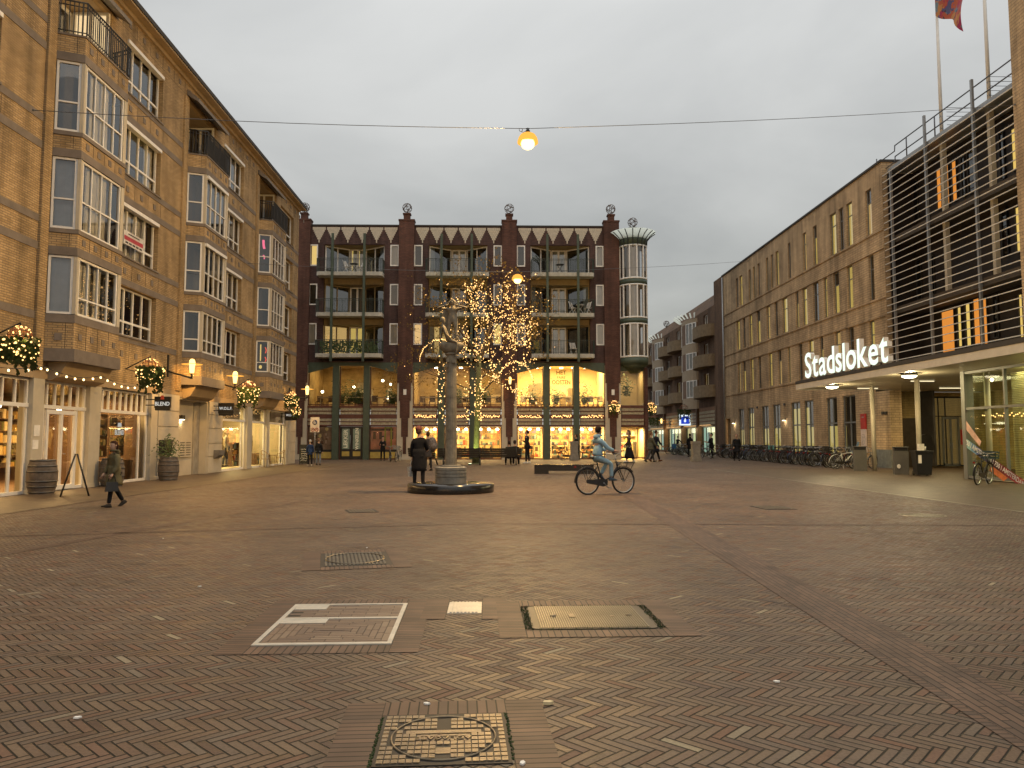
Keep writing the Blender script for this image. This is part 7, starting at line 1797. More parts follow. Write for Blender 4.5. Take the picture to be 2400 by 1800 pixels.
# ================================================================ BICYCLES
M_TYRE = mat('black_tyre', (.018, .017, .016), .8, var=.2)
M_RIM = mat('steel_rim', (.40, .40, .38), .35, .7, var=.1)
def bike(label, fm, style='dutch', crate=None, seat=None, group=None, steer=0.0):
    o = thing('bicycle', label, 'bicycle', (0, 0, 0), 0, group)
    R_ = .345; wb = .545
    def wheel(x, ang=0.0):
        M = Matrix.Rotation(ang, 3, 'Z'); c = Vector((x, 0, R_))
        b = MB(); b.tube([c+M@Vector((R_*.965*math.cos(t*math.pi/14), 0, R_*.965*math.sin(t*math.pi/14))) for t in range(28)], .025, 6, close=True); w = b.build('wheel', M_TYRE, o)
        b = MB(); b.tube([c+M@Vector((R_*.90*math.cos(t*math.pi/14), 0, R_*.90*math.sin(t*math.pi/14))) for t in range(28)], .012, 4, close=True); b.tube([c+M@Vector((0, -.05, 0)), c+M@Vector((0, .05, 0))], .025, 6); b.build('rim', M_RIM, w)
        b = MB()
        for k in range(14): a = 2*math.pi*k/14; b.tube([c+M@Vector((.02*math.cos(a), (-1)**k*.02, .02*math.sin(a))), c+M@Vector((R_*.9*math.cos(a+.2), 0, R_*.9*math.sin(a+.2)))], .0028, 3, cap=False)
        b.build('spokes', M_RIM, w)
    wheel(-wb); wheel(wb, steer)
    bb = Vector((-.10, 0, .29)); st = Vector((-.24, 0, .80)); hd = Vector((.34, 0, .86)); hb = Vector((.385, 0, .68)); rx = Vector((-wb, 0, R_))
    b = MB()
    b.tube([bb, st], .017, 6); b.tube([hd, hb], .02, 6)
    if style == 'step': b.tube([hb+Vector((-.01, 0, .04)), Vector((.12, 0, .42)), bb+Vector((.03, 0, .05))], .021, 6)
    else: b.tube([hb+Vector((0, 0, .02)), bb], .02, 6); b.tube([hd+Vector((.01, 0, -.03)), st+Vector((.02, 0, -.06))], .017, 6)
    for y in (-.055, .055):
        b.tube([bb+Vector((0, y*.5, 0)), rx+Vector((0, y, 0))], .011, 5); b.tube([st+Vector((.02, y*.3, -.06)), rx+Vector((0, y, 0))], .009, 5)
    b.tube([st, st+Vector((-.035, 0, .13))], .013, 5)
    b.build('frame', fm, o)
    b = MB(); M = Matrix.Rotation(steer, 3, 'Z'); fw = Vector((wb, 0, R_))
    for y in (-.05, .05): b.tube([hb, Vector((.42, y*.8, .60)), Vector((.49, y, .48)), fw+Vector((0, y, 0))], .012, 5)
    b.build('fork', fm, o)
    b = MB(); ht = Vector((.31, 0, .98)); b.tube([hd, ht], .014, 5)
    b.tube([ht+M@Vector((-.22, -.29, .06)), ht+M@Vector((-.08, -.28, .08)), ht+M@Vector((.05, -.14, .06)), ht+M@Vector((.02, 0, .0)), ht+M@Vector((.05, .14, .06)), ht+M@Vector((-.08, .28, .08)), ht+M@Vector((-.22, .29, .06))], .012, 5)
    h = b.build('handlebar', M_STEEL, o); b = MB()
    for s_ in (-1, 1): b.tube([ht+M@Vector((-.24, s_*.29, .06)), ht+M@Vector((-.12, s_*.285, .075))], .018, 6)
    b.build('grip', M_DARK, h)
    b = MB(); s0 = st+Vector((-.05, 0, .15)); b.loft([[s0+Vector((x, y*w, z)) for y, z in ((-1, 0), (-.6, .03), (0, .04), (.6, .03), (1, 0), (0, -.03))] for x, w in ((-.15, .07), (-.12, .10), (-.03, .08), (.06, .03), (.14, .022))]); b.build('saddle', M_DARK, o)
    for x0, a0, a1 in ((-wb, 20, 185), (wb, 35, 165)):
        b = MB(); pts = [Vector((x0+(R_+.035)*math.cos(rad(a0+(a1-a0)*t/12)), 0, R_+(R_+.035)*math.sin(rad(a0+(a1-a0)*t/12)))) for t in range(13)]
        b.loft([[p+Vector((0, -.03, -.008)), p+Vector((0, 0, .006)), p+Vector((0, .03, -.008)), p+Vector((0, 0, .0))] for p in pts]); b.build('mudguard', fm, o)
    b = MB()
    for y in (-.06, .06): b.tube([st+Vector((.0, y*.5, -.02)), Vector((-.45, y, .775)), Vector((-.80, y, .775))], .008, 4); b.tube([Vector((-.70, y, .775)), rx+Vector((0, y, 0))], .007, 4)
    for x in (-.5, -.65, -.8): b.tube([(x, -.06, .775), (x, .06, .775)], .007, 4)
    b.build('rack', M_DARK, o)
    b = MB(); b.prism([(-.60, .30), (-.60, .39), (-.10, .40), (.02, .36), (.02, .24), (-.10, .20)], -.075, -.045, 1); b.build('chain_guard', M_DARK, o)
    b = MB(); b.tube([bb+Vector((0, -.09, 0)), bb+Vector((0, .09, 0))], .02, 6); b.tube([bb+Vector((0, -.09, 0)), bb+Vector((.12, -.09, -.12))], .012, 4); b.tube([bb+Vector((0, .09, 0)), bb+Vector((-.12, .09, .12))], .012, 4); b.box(.0, .09, -.17, -.09, .155, .18); b.box(-.26, -.17, .09, .17, .40, .425); b.build('crank', M_STEEL, o)
    b = MB(); b.tube([(-.15, -.06, .28), (-.19, -.17, .0)], .01, 4); b.build('kickstand', M_STEEL, o)
    b = MB(); b.ell((.43, 0, .78), .045, .035, .045, 8, 6); b.build('headlight', M_STEEL, o)
    b = MB(); b.box(-.92, -.89, -.03, .03, .70, .75); b.build('rear_light', mat('red_lens', (.25, .01, .01), .3), o)
    if crate is not None:
        b = MB(); x0, x1, z0, z1 = .44, .80, .82, 1.06
        b.box(x0, x1, -.20, .20, z0, z0+.015)
        for z in (z0+.03, z0+.12, z1-.03): b.box(x0, x1, -.205, -.195, z, z+.05); b.box(x0, x1, .195, .205, z, z+.05); b.box(x0-.005, x0+.005, -.19, .19, z, z+.05); b.box(x1-.005, x1+.005, -.19, .19, z, z+.05)
        for x in (x0, x1-.02):
            for y in (-.205, .185): b.box(x, x+.02, y, y+.02, z0+.016, z1+.02)
        b.tube([(.38, 0, .74), (.6, 0, .81)], .012, 4); b.build('front_crate', crate, o)
    if seat is not None:
        b = MB(); b.box(-.62, -.34, -.17, .17, .80, .86); b.loft([[(-.66, -.17, .84), (-.60, -.17, .84), (-.60, .17, .84), (-.66, .17, .84)], [(-.78, -.16, 1.35), (-.73, -.16, 1.36), (-.73, .16, 1.36), (-.78, .16, 1.35)]], True, False); b.build('child_seat', seat, o)
    return o
F_BLK = mat('black_bike_paint', (.02, .02, .022), .35, .2); F_WHT = mat('white_bike_paint', (.55, .55, .52), .35); F_BLU = mat('dark_blue_bike_paint', (.025, .04, .09), .35); F_GRY = mat('grey_bike_paint', (.16, .16, .16), .35, .3); F_RED = mat('maroon_bike_paint', (.06, .014, .014), .35)
GRP = 'bicycles parked in the row along the brick wing'
protos = [bike('black step-through bicycle in the packed row along the brick wing', F_BLK, 'step', group=GRP), bike('grey diamond-frame bicycle in the packed row along the brick wing', F_GRY, group=GRP), bike('dark blue bicycle in the packed row along the brick wing', F_BLU, 'step', group=GRP), bike('black bicycle with a black front crate in the packed row along the brick wing', F_BLK, 'dutch', crate=M_DARK, group=GRP), bike('dark red bicycle in the packed row along the brick wing', F_RED, 'step', group=GRP)]
q0, q1 = g(2008, 1100), g(1700, 1072)
n = 58; used = set(); br = random.Random(5)
bw0 = bike('white bicycle with bright wheels at the near end of the parked row', F_WHT, group=GRP); q = q0.lerp(q1, .02); bw0.location = (q.x-.35, q.y+.1, 0); bw0.rotation_euler = (rad(6), 0, rad(14))
bs0 = bike('bicycle with a slate blue child seat near the end of the parked row', F_BLK, seat=mat('slate_blue_seat', (.10, .16, .22), .6), group=GRP); q = q0.lerp(q1, .07); bs0.location = (q.x+.2, q.y+.3, 0); bs0.rotation_euler = (rad(-5), 0, rad(165))
bt0 = bike('bicycle with a turquoise front crate half way along the parked row', F_GRY, crate=mat('turquoise_crate', (.12, .38, .38), .6), group=GRP); q = q0.lerp(q1, .46); bt0.location = (q.x+.15, q.y, 0); bt0.rotation_euler = (rad(4), 0, rad(160))
bk0 = bike('pale grey bicycle with a big front wheel beside the litter bin, ahead of the row', F_GRY, group=GRP); q = g(2022, 1100); bk0.location = (q.x+.55, q.y+.95, 0); bk0.rotation_euler = (rad(5), 0, rad(22))
for k in range(n):
    t = .10+.9*k/(n-1); q = q0.lerp(q1, t); pi = br.choice((0, 0, 0, 1, 1, 2, 3, 3, 3, 4)); P = protos[pi]
    fl_ = br.random() < .5; ang = rad(br.gauss(28, 9) if fl_ else br.gauss(200, 9)); loc = (q.x+br.uniform(-.15, .35), q.y+br.uniform(-.1, .1), 0); rot = (rad(br.uniform(-9, 9)), 0, ang)
    if pi not in used: P.location = loc; P.rotation_euler = rot; used.add(pi)
    else: dup(P, loc, rot, P['label'], GRP)
g2 = 'bicycles parked at the side street shops'
sp = bike('bicycle among those parked by the lit side street shop windows', F_GRY, group=g2); q = g(1665, 1060); sp.location = (18.8, 66, 0); sp.rotation_euler = (rad(5), 0, rad(35))
for k in range(13): dup(sp, (17.6+br.uniform(0, .8) if k < 8 else 18.2+br.uniform(-.4, .6), 67.5+k*1.05+br.uniform(-.2, .2), 0), (rad(br.uniform(-8, 8)), 0, rad(br.gauss(30 if k % 2 else 210, 12))), sp['label'], g2)
# single bicycles
q = g(2312, 1136); b1 = bike('dark bicycle with a crate parked alone in front of the glass pavilion', F_BLK, crate=mat('dark_teal_crate', (.03, .06, .06), .6)); b1.location = (q.x, q.y+.15, 0); b1.rotation_euler = (rad(3), 0, rad(40))
q = g(904, 1083); b2 = bike('bicycle seen end on, leaning by the person at the closed shop', F_BLK); b2.location = (q.x+.15, 52.0, 0); b2.rotation_euler = (rad(4), 0, rad(-80))
q = g(930, 1083); b3 = bike('bicycle with a wide crate seen end on against the stone panel', F_GRY, crate=mat('grey_crate', (.2, .2, .19), .6)); b3.location = (ony(932, 1083, 51.8).x, 51.8, 0); b3.rotation_euler = (rad(-4), 0, rad(-96))
b4 = bike('bicycle held by the person behind the stone bollard, before the orange window', F_BLK); xx = ony(1338, 1078, 54.6).x; b4.location = (xx, 54.9, 0); b4.rotation_euler = (0, 0, rad(4))
b5 = bike('bicycle held by the dark figure at the mouth of the side street', F_GRY); q = g(1655, 1074); b5.location = (q.x, q.y, 0); b5.rotation_euler = (0, 0, rad(115))
b6 = bike('bicycle ridden away into the side street by the small dark cyclist', F_BLK); q = g(1592, 1066); b6.location = (q.x, q.y, 0); b6.rotation_euler = (0, 0, rad(35))
# ================================================================ PEOPLE
def skin_geo(nodes, edges, sub=1):
    me = bpy.data.meshes.new('s'); me.from_pydata([tuple(p) for p, r in nodes], edges, []); o = bpy.data.objects.new('s', me); TMP.collection.objects.link(o)
    md = o.modifiers.new('k', 'SKIN'); sk = me.skin_vertices[0].data
    for i, (p, r) in enumerate(nodes):
        sk[i].radius = r if isinstance(r, tuple) else (r, r); sk[i].use_root = (i == 0)
    md.use_smooth_shade = True
    if sub: s2 = o.modifiers.new('u', 'SUBSURF'); s2.levels = sub
    vl = TMP.view_layers[0]; vl.update(); e_ = o.evaluated_get(vl.depsgraph); m2 = e_.to_mesh()
    v = [tuple(q.co) for q in m2.vertices]; p = [tuple(q.vertices) for q in m2.polygons]
    e_.to_mesh_clear(); bpy.data.objects.remove(o); bpy.data.meshes.remove(me)
    return v, p
def addgeo(mb, geo):
    v, p = geo; n = mb.add(v)
    for q in p: mb.fc([n+i for i in q], True)
def dvec(p, a=0.0, s_=1): return Vector((s_*math.sin(a), math.sin(p)*math.cos(a), -math.cos(p)*math.cos(a)))
def joints(H, pose):
    s = H/1.75; J = {}; hl, hr = pose.get('L', (0, 0, 3)), pose.get('R', (0, 0, 3))
    legs = {}; low = 0
    for k, sg_, (hp, kb, ab) in (('L', -1, hl), ('R', 1, hr)):
        hip = Vector((sg_*.09*s, 0, 0)); kn = hip+dvec(rad(hp), rad(ab), sg_)*.44*s; an = kn+dvec(rad(hp-kb), rad(ab*.3), sg_)*.42*s; legs[k] = (hip, kn, an); low = min(low, an.z)
    hz = pose.get('hipz', -low+.075*s); P0 = Vector((0, 0, hz))
    for k in legs: J['hip'+k], J['kn'+k], J['an'+k] = [q+P0 for q in legs[k]]
    ln = rad(pose.get('lean', 3)); u = Vector((0, math.sin(ln), math.cos(ln))); J['pel'] = P0+u*.03*s; J['wst'] = P0+u*.20*s; J['chs'] = P0+u*.38*s; J['nb'] = P0+u*.52*s; J['u'] = u
    tw = rad(pose.get('twist', 0)); sx_ = Vector((math.cos(tw), math.sin(tw), 0))
    for k, sg_ in (('L', -1), ('R', 1)):
        ap, ab, eb, inw = pose.get('a'+k, (5, 8, 12, 0)); sh = J['nb']-u*.055*s+sx_*sg_*.175*s; J['sh'+k] = sh
        el = sh+dvec(rad(ap), rad(ab), sg_)*.29*s; wr = el+dvec(rad(ap+eb), -rad(inw), sg_)*.25*s; J['el'+k] = el; J['wr'+k] = wr; J['hd'+k] = (wr-el).normalized()
    hp, hy = pose.get('head', (0, 0)); M = Matrix.Rotation(rad(hy), 3, 'Z')@Matrix.Rotation(-rad(hp), 3, 'X'); J['nk'] = J['nb']+(u*.6+Vector((0, 0, .4)))*.09*s; J['hc'] = J['nk']+M@Vector((0, .02, .135))*s; J['hM'] = M; J['s'] = s; J['hz'] = hz
    return J
SKIN = mat('skin', (.42, .26, .18), .6, var=.1); 
def body_geo(J, mb, hands=True, slim=1.0, bare=False):
    s = J['s']; q = 1.0 if bare else .86
    nodes = [(J['pel'], (.145*s*q, .105*s*q)), (J['wst'], (.125*s*q, .09*s*q)), (J['chs'], (.15*s*q, .105*s*q)), (J['nb'], .075*s), (J['nk'], .052*s), (J['hc']-J['hM']@Vector((0, 0, .03))*s, .06*s)]
    edges = [(0, 1), (1, 2), (2, 3), (3, 4), (4, 5)]
    for k in 'LR':
        n = len(nodes); nodes += [(J['hip'+k]-Vector((0, 0, .05*s)), .09*s*q), (J['kn'+k], .058*s*q), (J['an'+k], .04*s*q)]; edges += [(0, n), (n, n+1), (n+1, n+2)]
        n = len(nodes); nodes += [(J['sh'+k], .062*s*q), (J['el'+k], .044*s*q), (J['wr'+k], .03*s)]; edges += [(2, n), (n, n+1), (n+1, n+2)]
    addgeo(mb, skin_geo(nodes, edges, 1))
    c, M = J['hc'], J['hM']; rings = []
    for z, rx, ry, oy in ((-.125, .03, .035, .035), (-.105, .05, .062, .025), (-.06, .066, .085, .012), (0, .075, .096, 0), (.05, .076, .097, -.004), (.09, .062, .08, -.008), (.118, .03, .04, -.01)):
        rings.append([c+M@(Vector((rx*math.cos(2*math.pi*i/12), oy+ry*math.sin(2*math.pi*i/12), z))*s) for i in range(12)])
    mb.loft(rings)
    mb.tube([c+M@(Vector((0, .088, .02))*s), c+M@(Vector((0, .118, -.03))*s), c+M@(Vector((0, .09, -.04))*s)], [.008*s, .016*s, .01*s], 6)
    mb.tube([c+M@(Vector((-.028, .098, -.068))*s), c+M@(Vector((0, .104, -.068))*s), c+M@(Vector((.028, .098, -.068))*s)], .007*s, 5)
    for sg_ in (-1, 1): mb.ell(c+M@(Vector((sg_*.079, -.005, -.005))*s), .012*s, .022*s, .032*s, 6, 5)
    if hands:
        for k, sg_ in (('L', -1), ('R', 1)):
            w, d = J['wr'+k], J['hd'+k]; a = d.cross(Vector((sg_, 0, 0.01))); a = a.normalized() if a.length > .05 else Vector((0, 1, 0)); b_ = d.cross(a).normalized()
            mb.tube([w-d*.01*s, w+d*.04*s, w+d*.09*s], [.026*s, .036*s, .03*s], 7)
            for f_, L in ((-.027, .068), (-.009, .078), (.010, .074), (.027, .056)):
                r0 = w+d*.085*s+a*f_*s; mb.tube([r0, r0+(d*.8+b_*.35*-sg_)*L*.5*s, r0+(d*.75+b_*.6*-sg_)*L*s], [.0095*s, .0088*s, .007*s], 5)
            r0 = w+d*.03*s+a*.032*s; mb.tube([r0, r0+(d*.5+a*.8)*.035*s, r0+(d*.9+a*.5)*.062*s], [.012*s, .011*s, .008*s], 5)
def person(label, loc, face, H, pose, top, bot, shoe=(.03, .028, .026), hair=(.05, .032, .022), coat=0.0, hat=None, longhair=False, hood=False, skirt=None, puff=1.0, skin=None, group=None, hems=.02):
    """coat: how far down the leg the coat hangs, as a share of the body height"""
    o = thing('person', label, 'person', loc, face, group); J = joints(H, pose); s = J['s']; D = M_DARK
    cm = lambda nm, c_: mat(nm+'_%d_%d_%d' % tuple(int(q*999) for q in c_), c_, .9, var=.25, scale=7, bump=.5, spec=.12)
    b = MB(); b.cm = 0; body_geo(J, b); b.cm = 1
    c, M = J['hc'], J['hM']
    for sg_ in (-1, 1): b.ell(c+M@(Vector((sg_*.03, .088, .012))*s), .012*s, .008*s, .008*s, 6, 5)
    b.build('body', [skin or SKIN, D], o)
    # upper garment
    b = MB(); p_ = puff
    nodes = [(J['wst'], (.15*s*p_, .115*s*p_)), (J['chs'], (.165*s*p_, .12*s*p_)), (J['nb']-J['u']*.02*s, (.105*s, .085*s)), (J['nb']+J['u']*.04*s, .068*s), (J['pel'], (.155*s*p_, .125*s*p_))]; edges = [(0, 1), (1, 2), (2, 3), (0, 4)]
    for k in 'LR':
        n = len(nodes); nodes += [(J['sh'+k]-Vector((0, 0, .01*s)), .078*s*p_), (J['el'+k], .058*s*p_), (J['wr'+k]-J['hd'+k]*.01*s, .044*s*p_)]; edges += [(1, n), (n, n+1), (n+1, n+2)]
    addgeo(b, skin_geo(nodes, edges, 1))
    sw = Vector((0, (J['knL'].y+J['knR'].y)/2, 0)); sp_ = abs(J['knL'].y-J['knR'].y)
    hemz = J['hz']-(.06*s+coat*H); rings = []; zt = J['wst'].z
    for t in range(7):
        z = zt+(hemz-zt)*t/6; f_ = max(0, (J['hz']-z)/(.44*s)); cx_ = J['wst'].lerp(J['pel'], min(1, (zt-z)/max(.01, zt-J['pel'].z)))
        rx = (.155+.035*t/6)*s*p_; ry = (.118+.03*t/6)*s*p_+.30*sp_*f_
        rings.append([Vector((cx_.x+rx*math.cos(2*math.pi*i/16)*(1+.04*math.sin(i*5+t)), cx_.y+sw.y*f_*.8+ry*math.sin(2*math.pi*i/16)*(1+.04*math.cos(i*3)), z)) for i in range(16)])
    if pose.get('seat') is None: b.loft(rings)
    if hood:
        c2 = J['nb']+J['u']*.05*s-Vector((0, .06*s, 0)); b.ell(c2, .115*s, .09*s, .075*s, 12, 8); b.tube([c2+Vector((.1*s*math.cos(a), .05*s+.1*s*math.sin(a), .035*s)) for a in [2*math.pi*q/12 for q in range(12)]], .03*s, 6, close=True)
    b.build('jacket' if coat < .1 else 'coat', cm('cloth', top), o)
    # lower garment
    b = MB(); nodes = [(J['pel'], (.14*s, .115*s))]; edges = []
    for k in 'LR': n = len(nodes); nodes += [(J['hip'+k]-Vector((0, 0, .06*s)), .098*s), (J['kn'+k], .072*s), (J['an'+k]+Vector((0, 0, .02*s)), .058*s)]; edges += [(0, n), (n, n+1), (n+1, n+2)]
    addgeo(b, skin_geo(nodes, edges, 1)); b.build('trousers', cm('cloth', bot), o)
    if skirt:
        b = MB(); z0, z1 = J['pel'].z+.05*s, .22*s; rings = [[Vector(((.15+.13*t/5)*s*math.cos(2*math.pi*i/18)*(1+.06*math.sin(i*4)), (.12+.17*t/5)*s*math.sin(2*math.pi*i/18), z0+(z1-z0)*t/5)) for i in range(18)] for t in range(6)]; b.loft(rings); b.build('skirt', cm('cloth', skirt), o)
    for k in 'LR':
        b = MB(); a = J['an'+k]; dn = (a-J['kn'+k]).normalized(); fwd = Vector((0, 1, 0)); fwd = (fwd-dn*fwd.dot(dn)).normalized(); up = -dn; c0 = a-up*.075*s; sd = fwd.cross(up)
        rings = [[c0+fwd*y*s+sd*(w*x*s)+up*(h*zz*s) for x, zz in ((-1, 0), (1, 0), (1, .5), (.55, 1), (-.55, 1), (-1, .5))] for y, w, h in ((-.085, .026, .05), (-.05, .040, .10), (.02, .042, .095), (.09, .045, .06), (.15, .04, .045), (.18, .022, .03))]
        b.loft(rings); b.build('shoe', cm('shoe', shoe), o)
    if hat: 
        b = MB(); rings = [[c+M@(Vector((r*math.cos(2*math.pi*i/14), -.012+r*1.22*math.sin(2*math.pi*i/14), z))*s) for i in range(14)] for z, r in ((.03, .088), (.05, .092), (.085, .09), (.12, .075), (.148, .045), (.155, .01))]; b.loft(rings); b.build('hat', cm('knit', hat), o)
    b = MB(); hr_ = [(-.06, .05, -.055), (-.02, .083, -.035), (.03, .087, -.02), (.07, .085, -.014), (.105, .068, -.012), (.13, .036, -.012)] if not hat else [(-.08, .05, -.055), (-.04, .08, -.035), (.02, .086, -.02)]
    rings = [[c+M@(Vector((r*math.cos(2*math.pi*i/14)*(1+.04*math.sin(i*7+z*90)), oy+(r*1.15)*math.sin(2*math.pi*i/14)*(1 if math.sin(2*math.pi*i/14) < 0 or z > .06 else .72), z))*s) for i in range(14)] for z, r, oy in hr_]
    b.loft(rings)
    if longhair: b.loft([[c+M@(Vector((w*x, -.055+dy*y-.02, z))*s) for x, y in ((-1, .5), (-.6, -.6), (0, -1), (.6, -.6), (1, .5), (0, .3))] for z, w, dy in ((.08, .07, .05), (0, .09, .06), (-.1, .095, .06), (-.2, .085, .05), (-.28, .06, .03))])
    b.build('hair', cm('hair', hair), o)
    return o, J
def at(px, py): q = g(px, py); return q
def hgt(px, pyb, pyt): q = g(px, pyb); return ony(px, pyt, q.y).z
BLK = (.016, .016, .018)
WALK = dict(L=(24, 8, 2), R=(-20, 12, 2), aL=(-18, 8, 14, 0), aR=(20, 8, 22, 0), lean=4)
STAND = dict(L=(3, 4, 3), R=(-3, 3, 4), aL=(4, 8, 14, 0), aR=(6, 8, 18, 0), lean=2)
LOOK = dict(L=(3, 4, 3), R=(-3, 3, 4), aL=(20, 10, 75, 20), aR=(22, 10, 80, 20), lean=6, head=(-18, 0))
H_ = hgt(265, 1188, 1036); q = at(265, 1188)
wo_, WJ = person('person in an olive parka and black trousers walking in front of the bar', (q.x, q.y, 0), rad(143), H_, dict(L=(16, 8, 2), R=(-14, 16, 2), aL=(6, 12, 25, 0), aR=(2, 14, 30, 0), lean=2, head=(4, 14)), (.115, .10, .055), BLK, coat=.15, hair=(.055, .025, .014), hood=True, puff=1.2, longhair=True)
M_ = Matrix.Rotation(rad(143), 3, 'Z')
hp_ = M_@WJ['wrL']+Vector((q.x, q.y, 0)); o = thing('handbag', 'dark handbag carried by the person in the olive parka', 'bag', hp_, rad(125)); b = MB(); b.loft([[(-.05, -.13, -.36), (.05, -.13, -.36), (.05, .13, -.36), (-.05, .13, -.36)], [(-.03, -.11, -.16), (.03, -.11, -.16), (.03, .11, -.16), (-.03, .11, -.16)]], True, False); b.tube([(0, -.08, -.16), (0, -.05, -.02), (0, .05, -.02), (0, .08, -.16)], .01, 4); b.build('bag', M_DARK, o)
# people behind the plinth
q = at(981, 1141); H_ = ony(981, 1004, q.y).z
bo_, BJ = person('person in a long black coat and red-brown knit hat seen from behind beside the plinth', (q.x, q.y, 0), rad(-6), H_, dict(L=(2, 3, 4), R=(-2, 3, 5), aL=(6, 10, 8, 0), aR=(25, 8, 60, 10), lean=3, head=(-10, -25)), (.014, .014, .016), BLK, coat=.23, hat=(.17, .065, .055), puff=1.18, hair=(.06, .03, .02))
hp_ = Vector((q.x, q.y, 0))+Matrix.Rotation(rad(-6), 3, 'Z')@(BJ['wrL']+BJ['hdL']*.09); o = thing('shopping_bag', 'white patterned carrier bag held by the person in the long black coat', 'bag', hp_, rad(40)); b = MB(); b.loft([[(-.12, -.05, -.50), (.12, -.05, -.50), (.12, .05, -.50), (-.12, .05, -.50)], [(-.15, -.06, -.2), (.15, -.06, -.2), (.15, .06, -.2), (-.15, .06, -.2)]], True, False); b.tube([(-.08, 0, -.2), (-.03, 0, 0), (.03, 0, 0), (.08, 0, -.2)], .008, 4); b.build('bag', mat('white_patterned_plastic', (.42, .44, .44), .5, var=.6, scale=14), o)
q = at(1003, 1103); H_ = ony(1003, 1014, q.y).z
po_, PJ = person('person with a big patterned backpack partly hidden by the black coat', (q.x, q.y, 0), rad(35), H_, LOOK, (.05, .045, .045), (.03, .03, .035), coat=.16, puff=1.1)
hp_ = Vector((q.x, q.y, 0))+Matrix.Rotation(rad(35), 3, 'Z')@(PJ['chs']+Vector((.22, -.05, -.12))); o = thing('backpack', 'bulging patterned backpack worn by the person next to the bench', 'bag', hp_, rad(20)); b = MB(); b.ell((0, 0, 0), .24, .2, .36, 12, 9); b.ell((.05, -.14, -.1), .17, .12, .18, 10, 7); b.build('bag', mat('dark_tartan', (.10, .085, .08), .7, var=.75, scale=16), o)
# couple at the closed shop
q = at(726, 1092); person('person with white hair in a dark blue jacket looking at the closed shop', (q.x, q.y, 0), rad(10), ony(726, 1032, q.y).z, STAND, (.025, .045, .11), BLK, shoe=(.4, .38, .33), hair=(.45, .42, .38), coat=.06)
q = at(746, 1090); person('person in a black jacket and pale jeans beside the blue jacket', (q.x, q.y, 0), rad(-5), ony(746, 1029, q.y).z, STAND, BLK, (.16, .18, .22), hair=(.2, .12, .07), coat=.05, puff=1.15)
yy = 54.2; q = ony(897, 1080, yy); person('person in dark clothes facing out from the closed shop beside a bicycle', (q.x, yy, 0), rad(180), ony(897, 1024, yy).z, LOOK, BLK, BLK, hat=(.02, .02, .02), coat=.08)
# bench sitters from behind
SIT = dict(L=(84, 86, 6), R=(80, 80, 6), aL=(30, 8, 50, 15), aR=(30, 8, 50, 15), lean=8, head=(-12, 0), hipz=.52, seat=1)
for px_, lab, top_, hh in ((1194, 'person in a dark jacket sitting left on the long bench, seen from behind', (.03, .028, .022), 1.78), (1206, 'person in a black coat sitting at the right end of the bench', (.02, .02, .02), 1.86)):
    q = ony(px_, 1050, BY+.12); person(lab, (q.x, BY+.12, 0), rad(-12 if px_ > 1200 else 8), hh, SIT, top_, BLK, shoe=(.35, .34, .33) if px_ > 1200 else BLK, hair=(.03, .02, .016), puff=1.2)
q = at(1236, 1086); person('slim person all in black with white shoes standing right of the bench', (q.x, q.y, 0), rad(70), ony(1236, 1010, q.y).z, dict(L=(4, 3, 2), R=(-3, 3, 2), aL=(-14, 16, 50, 30), aR=(14, 8, 100, 10), lean=4, head=(-16, 0)), BLK, BLK, shoe=(.5, .5, .48), hair=(.02, .014, .012), coat=.02)
yy = 55.4; q = ony(1352, 1076, yy); person('dark person standing with a bicycle behind the stone bollard', (q.x, yy, 0), rad(60), ony(1350, 1019, yy).z, LOOK, BLK, (.05, .05, .045), coat=.08)
q = at(1475, 1084); person('person with long hair in a long dark skirt walking past the orange corner window', (q.x, q.y, 0), rad(85), ony(1475, 1010, q.y).z, dict(L=(14, 6, 2), R=(-12, 8, 2), aL=(8, 8, 30, 0), aR=(10, 8, 40, 0), lean=2, head=(0, 20)), (.05, .04, .03), (.3, .3, .28), shoe=(.5, .5, .48), longhair=True, skirt=(.012, .012, .014), hair=(.09, .055, .03))
q = at(1525, 1083); person('person in an olive-grey jacket and white-striped trousers walking at the corner', (q.x, q.y, 0), rad(-70), ony(1525, 1012, q.y).z, WALK, (.085, .085, .06), (.05, .05, .05), coat=.05, hair=(.16, .08, .04), puff=1.2)
q = at(1539, 1082); person('person in a dark navy coat walking just right of the olive-grey jacket', (q.x, q.y+.3, 0), rad(-75), ony(1539, 1008, q.y).z, WALK, (.018, .02, .03), BLK, coat=.16, hair=(.05, .03, .02), shoe=(.10, .04, .02))
q = at(1632, 1072); person('dark hooded person standing behind the bollard at the side street', (q.x, q.y+2, 0), rad(10), ony(1632, 1018, q.y+2).z, STAND, BLK, BLK, coat=.14, hood=True, puff=1.2)
q = at(1669, 1074); person('dark person leaning forward over a held bicycle by the bright shop corner', (q.x, q.y, 0), rad(100), ony(1666, 1017, q.y).z, LOOK, BLK, BLK, coat=.08, hat=(.02, .02, .02))
q = at(1727, 1080); person('bald person in a wide black coat walking along the bicycle row', (q.x, q.y, 0), rad(170), ony(1727, 1017, q.y).z, WALK, BLK, BLK, coat=.14, puff=1.3, hair=(.25, .15, .10))
RIDE = dict(L=(78, 84, 4), R=(42, 50, 4), aL=(46, 10, 26, 6), aR=(46, 10, 26, 6), lean=12, head=(0, 18))
q = b6.location; f6 = rad(35-90); off = Matrix.Rotation(rad(35), 3, 'Z')@Vector((-.27, 0, 0)); person('small dark cyclist with bare lower legs riding away into the side street', (q.x+off.x, q.y+off.y, .0), f6, 1.72, dict(RIDE, hipz=1.0, seat=1), BLK, (.25, .23, .2), hair=(.02, .015, .01))
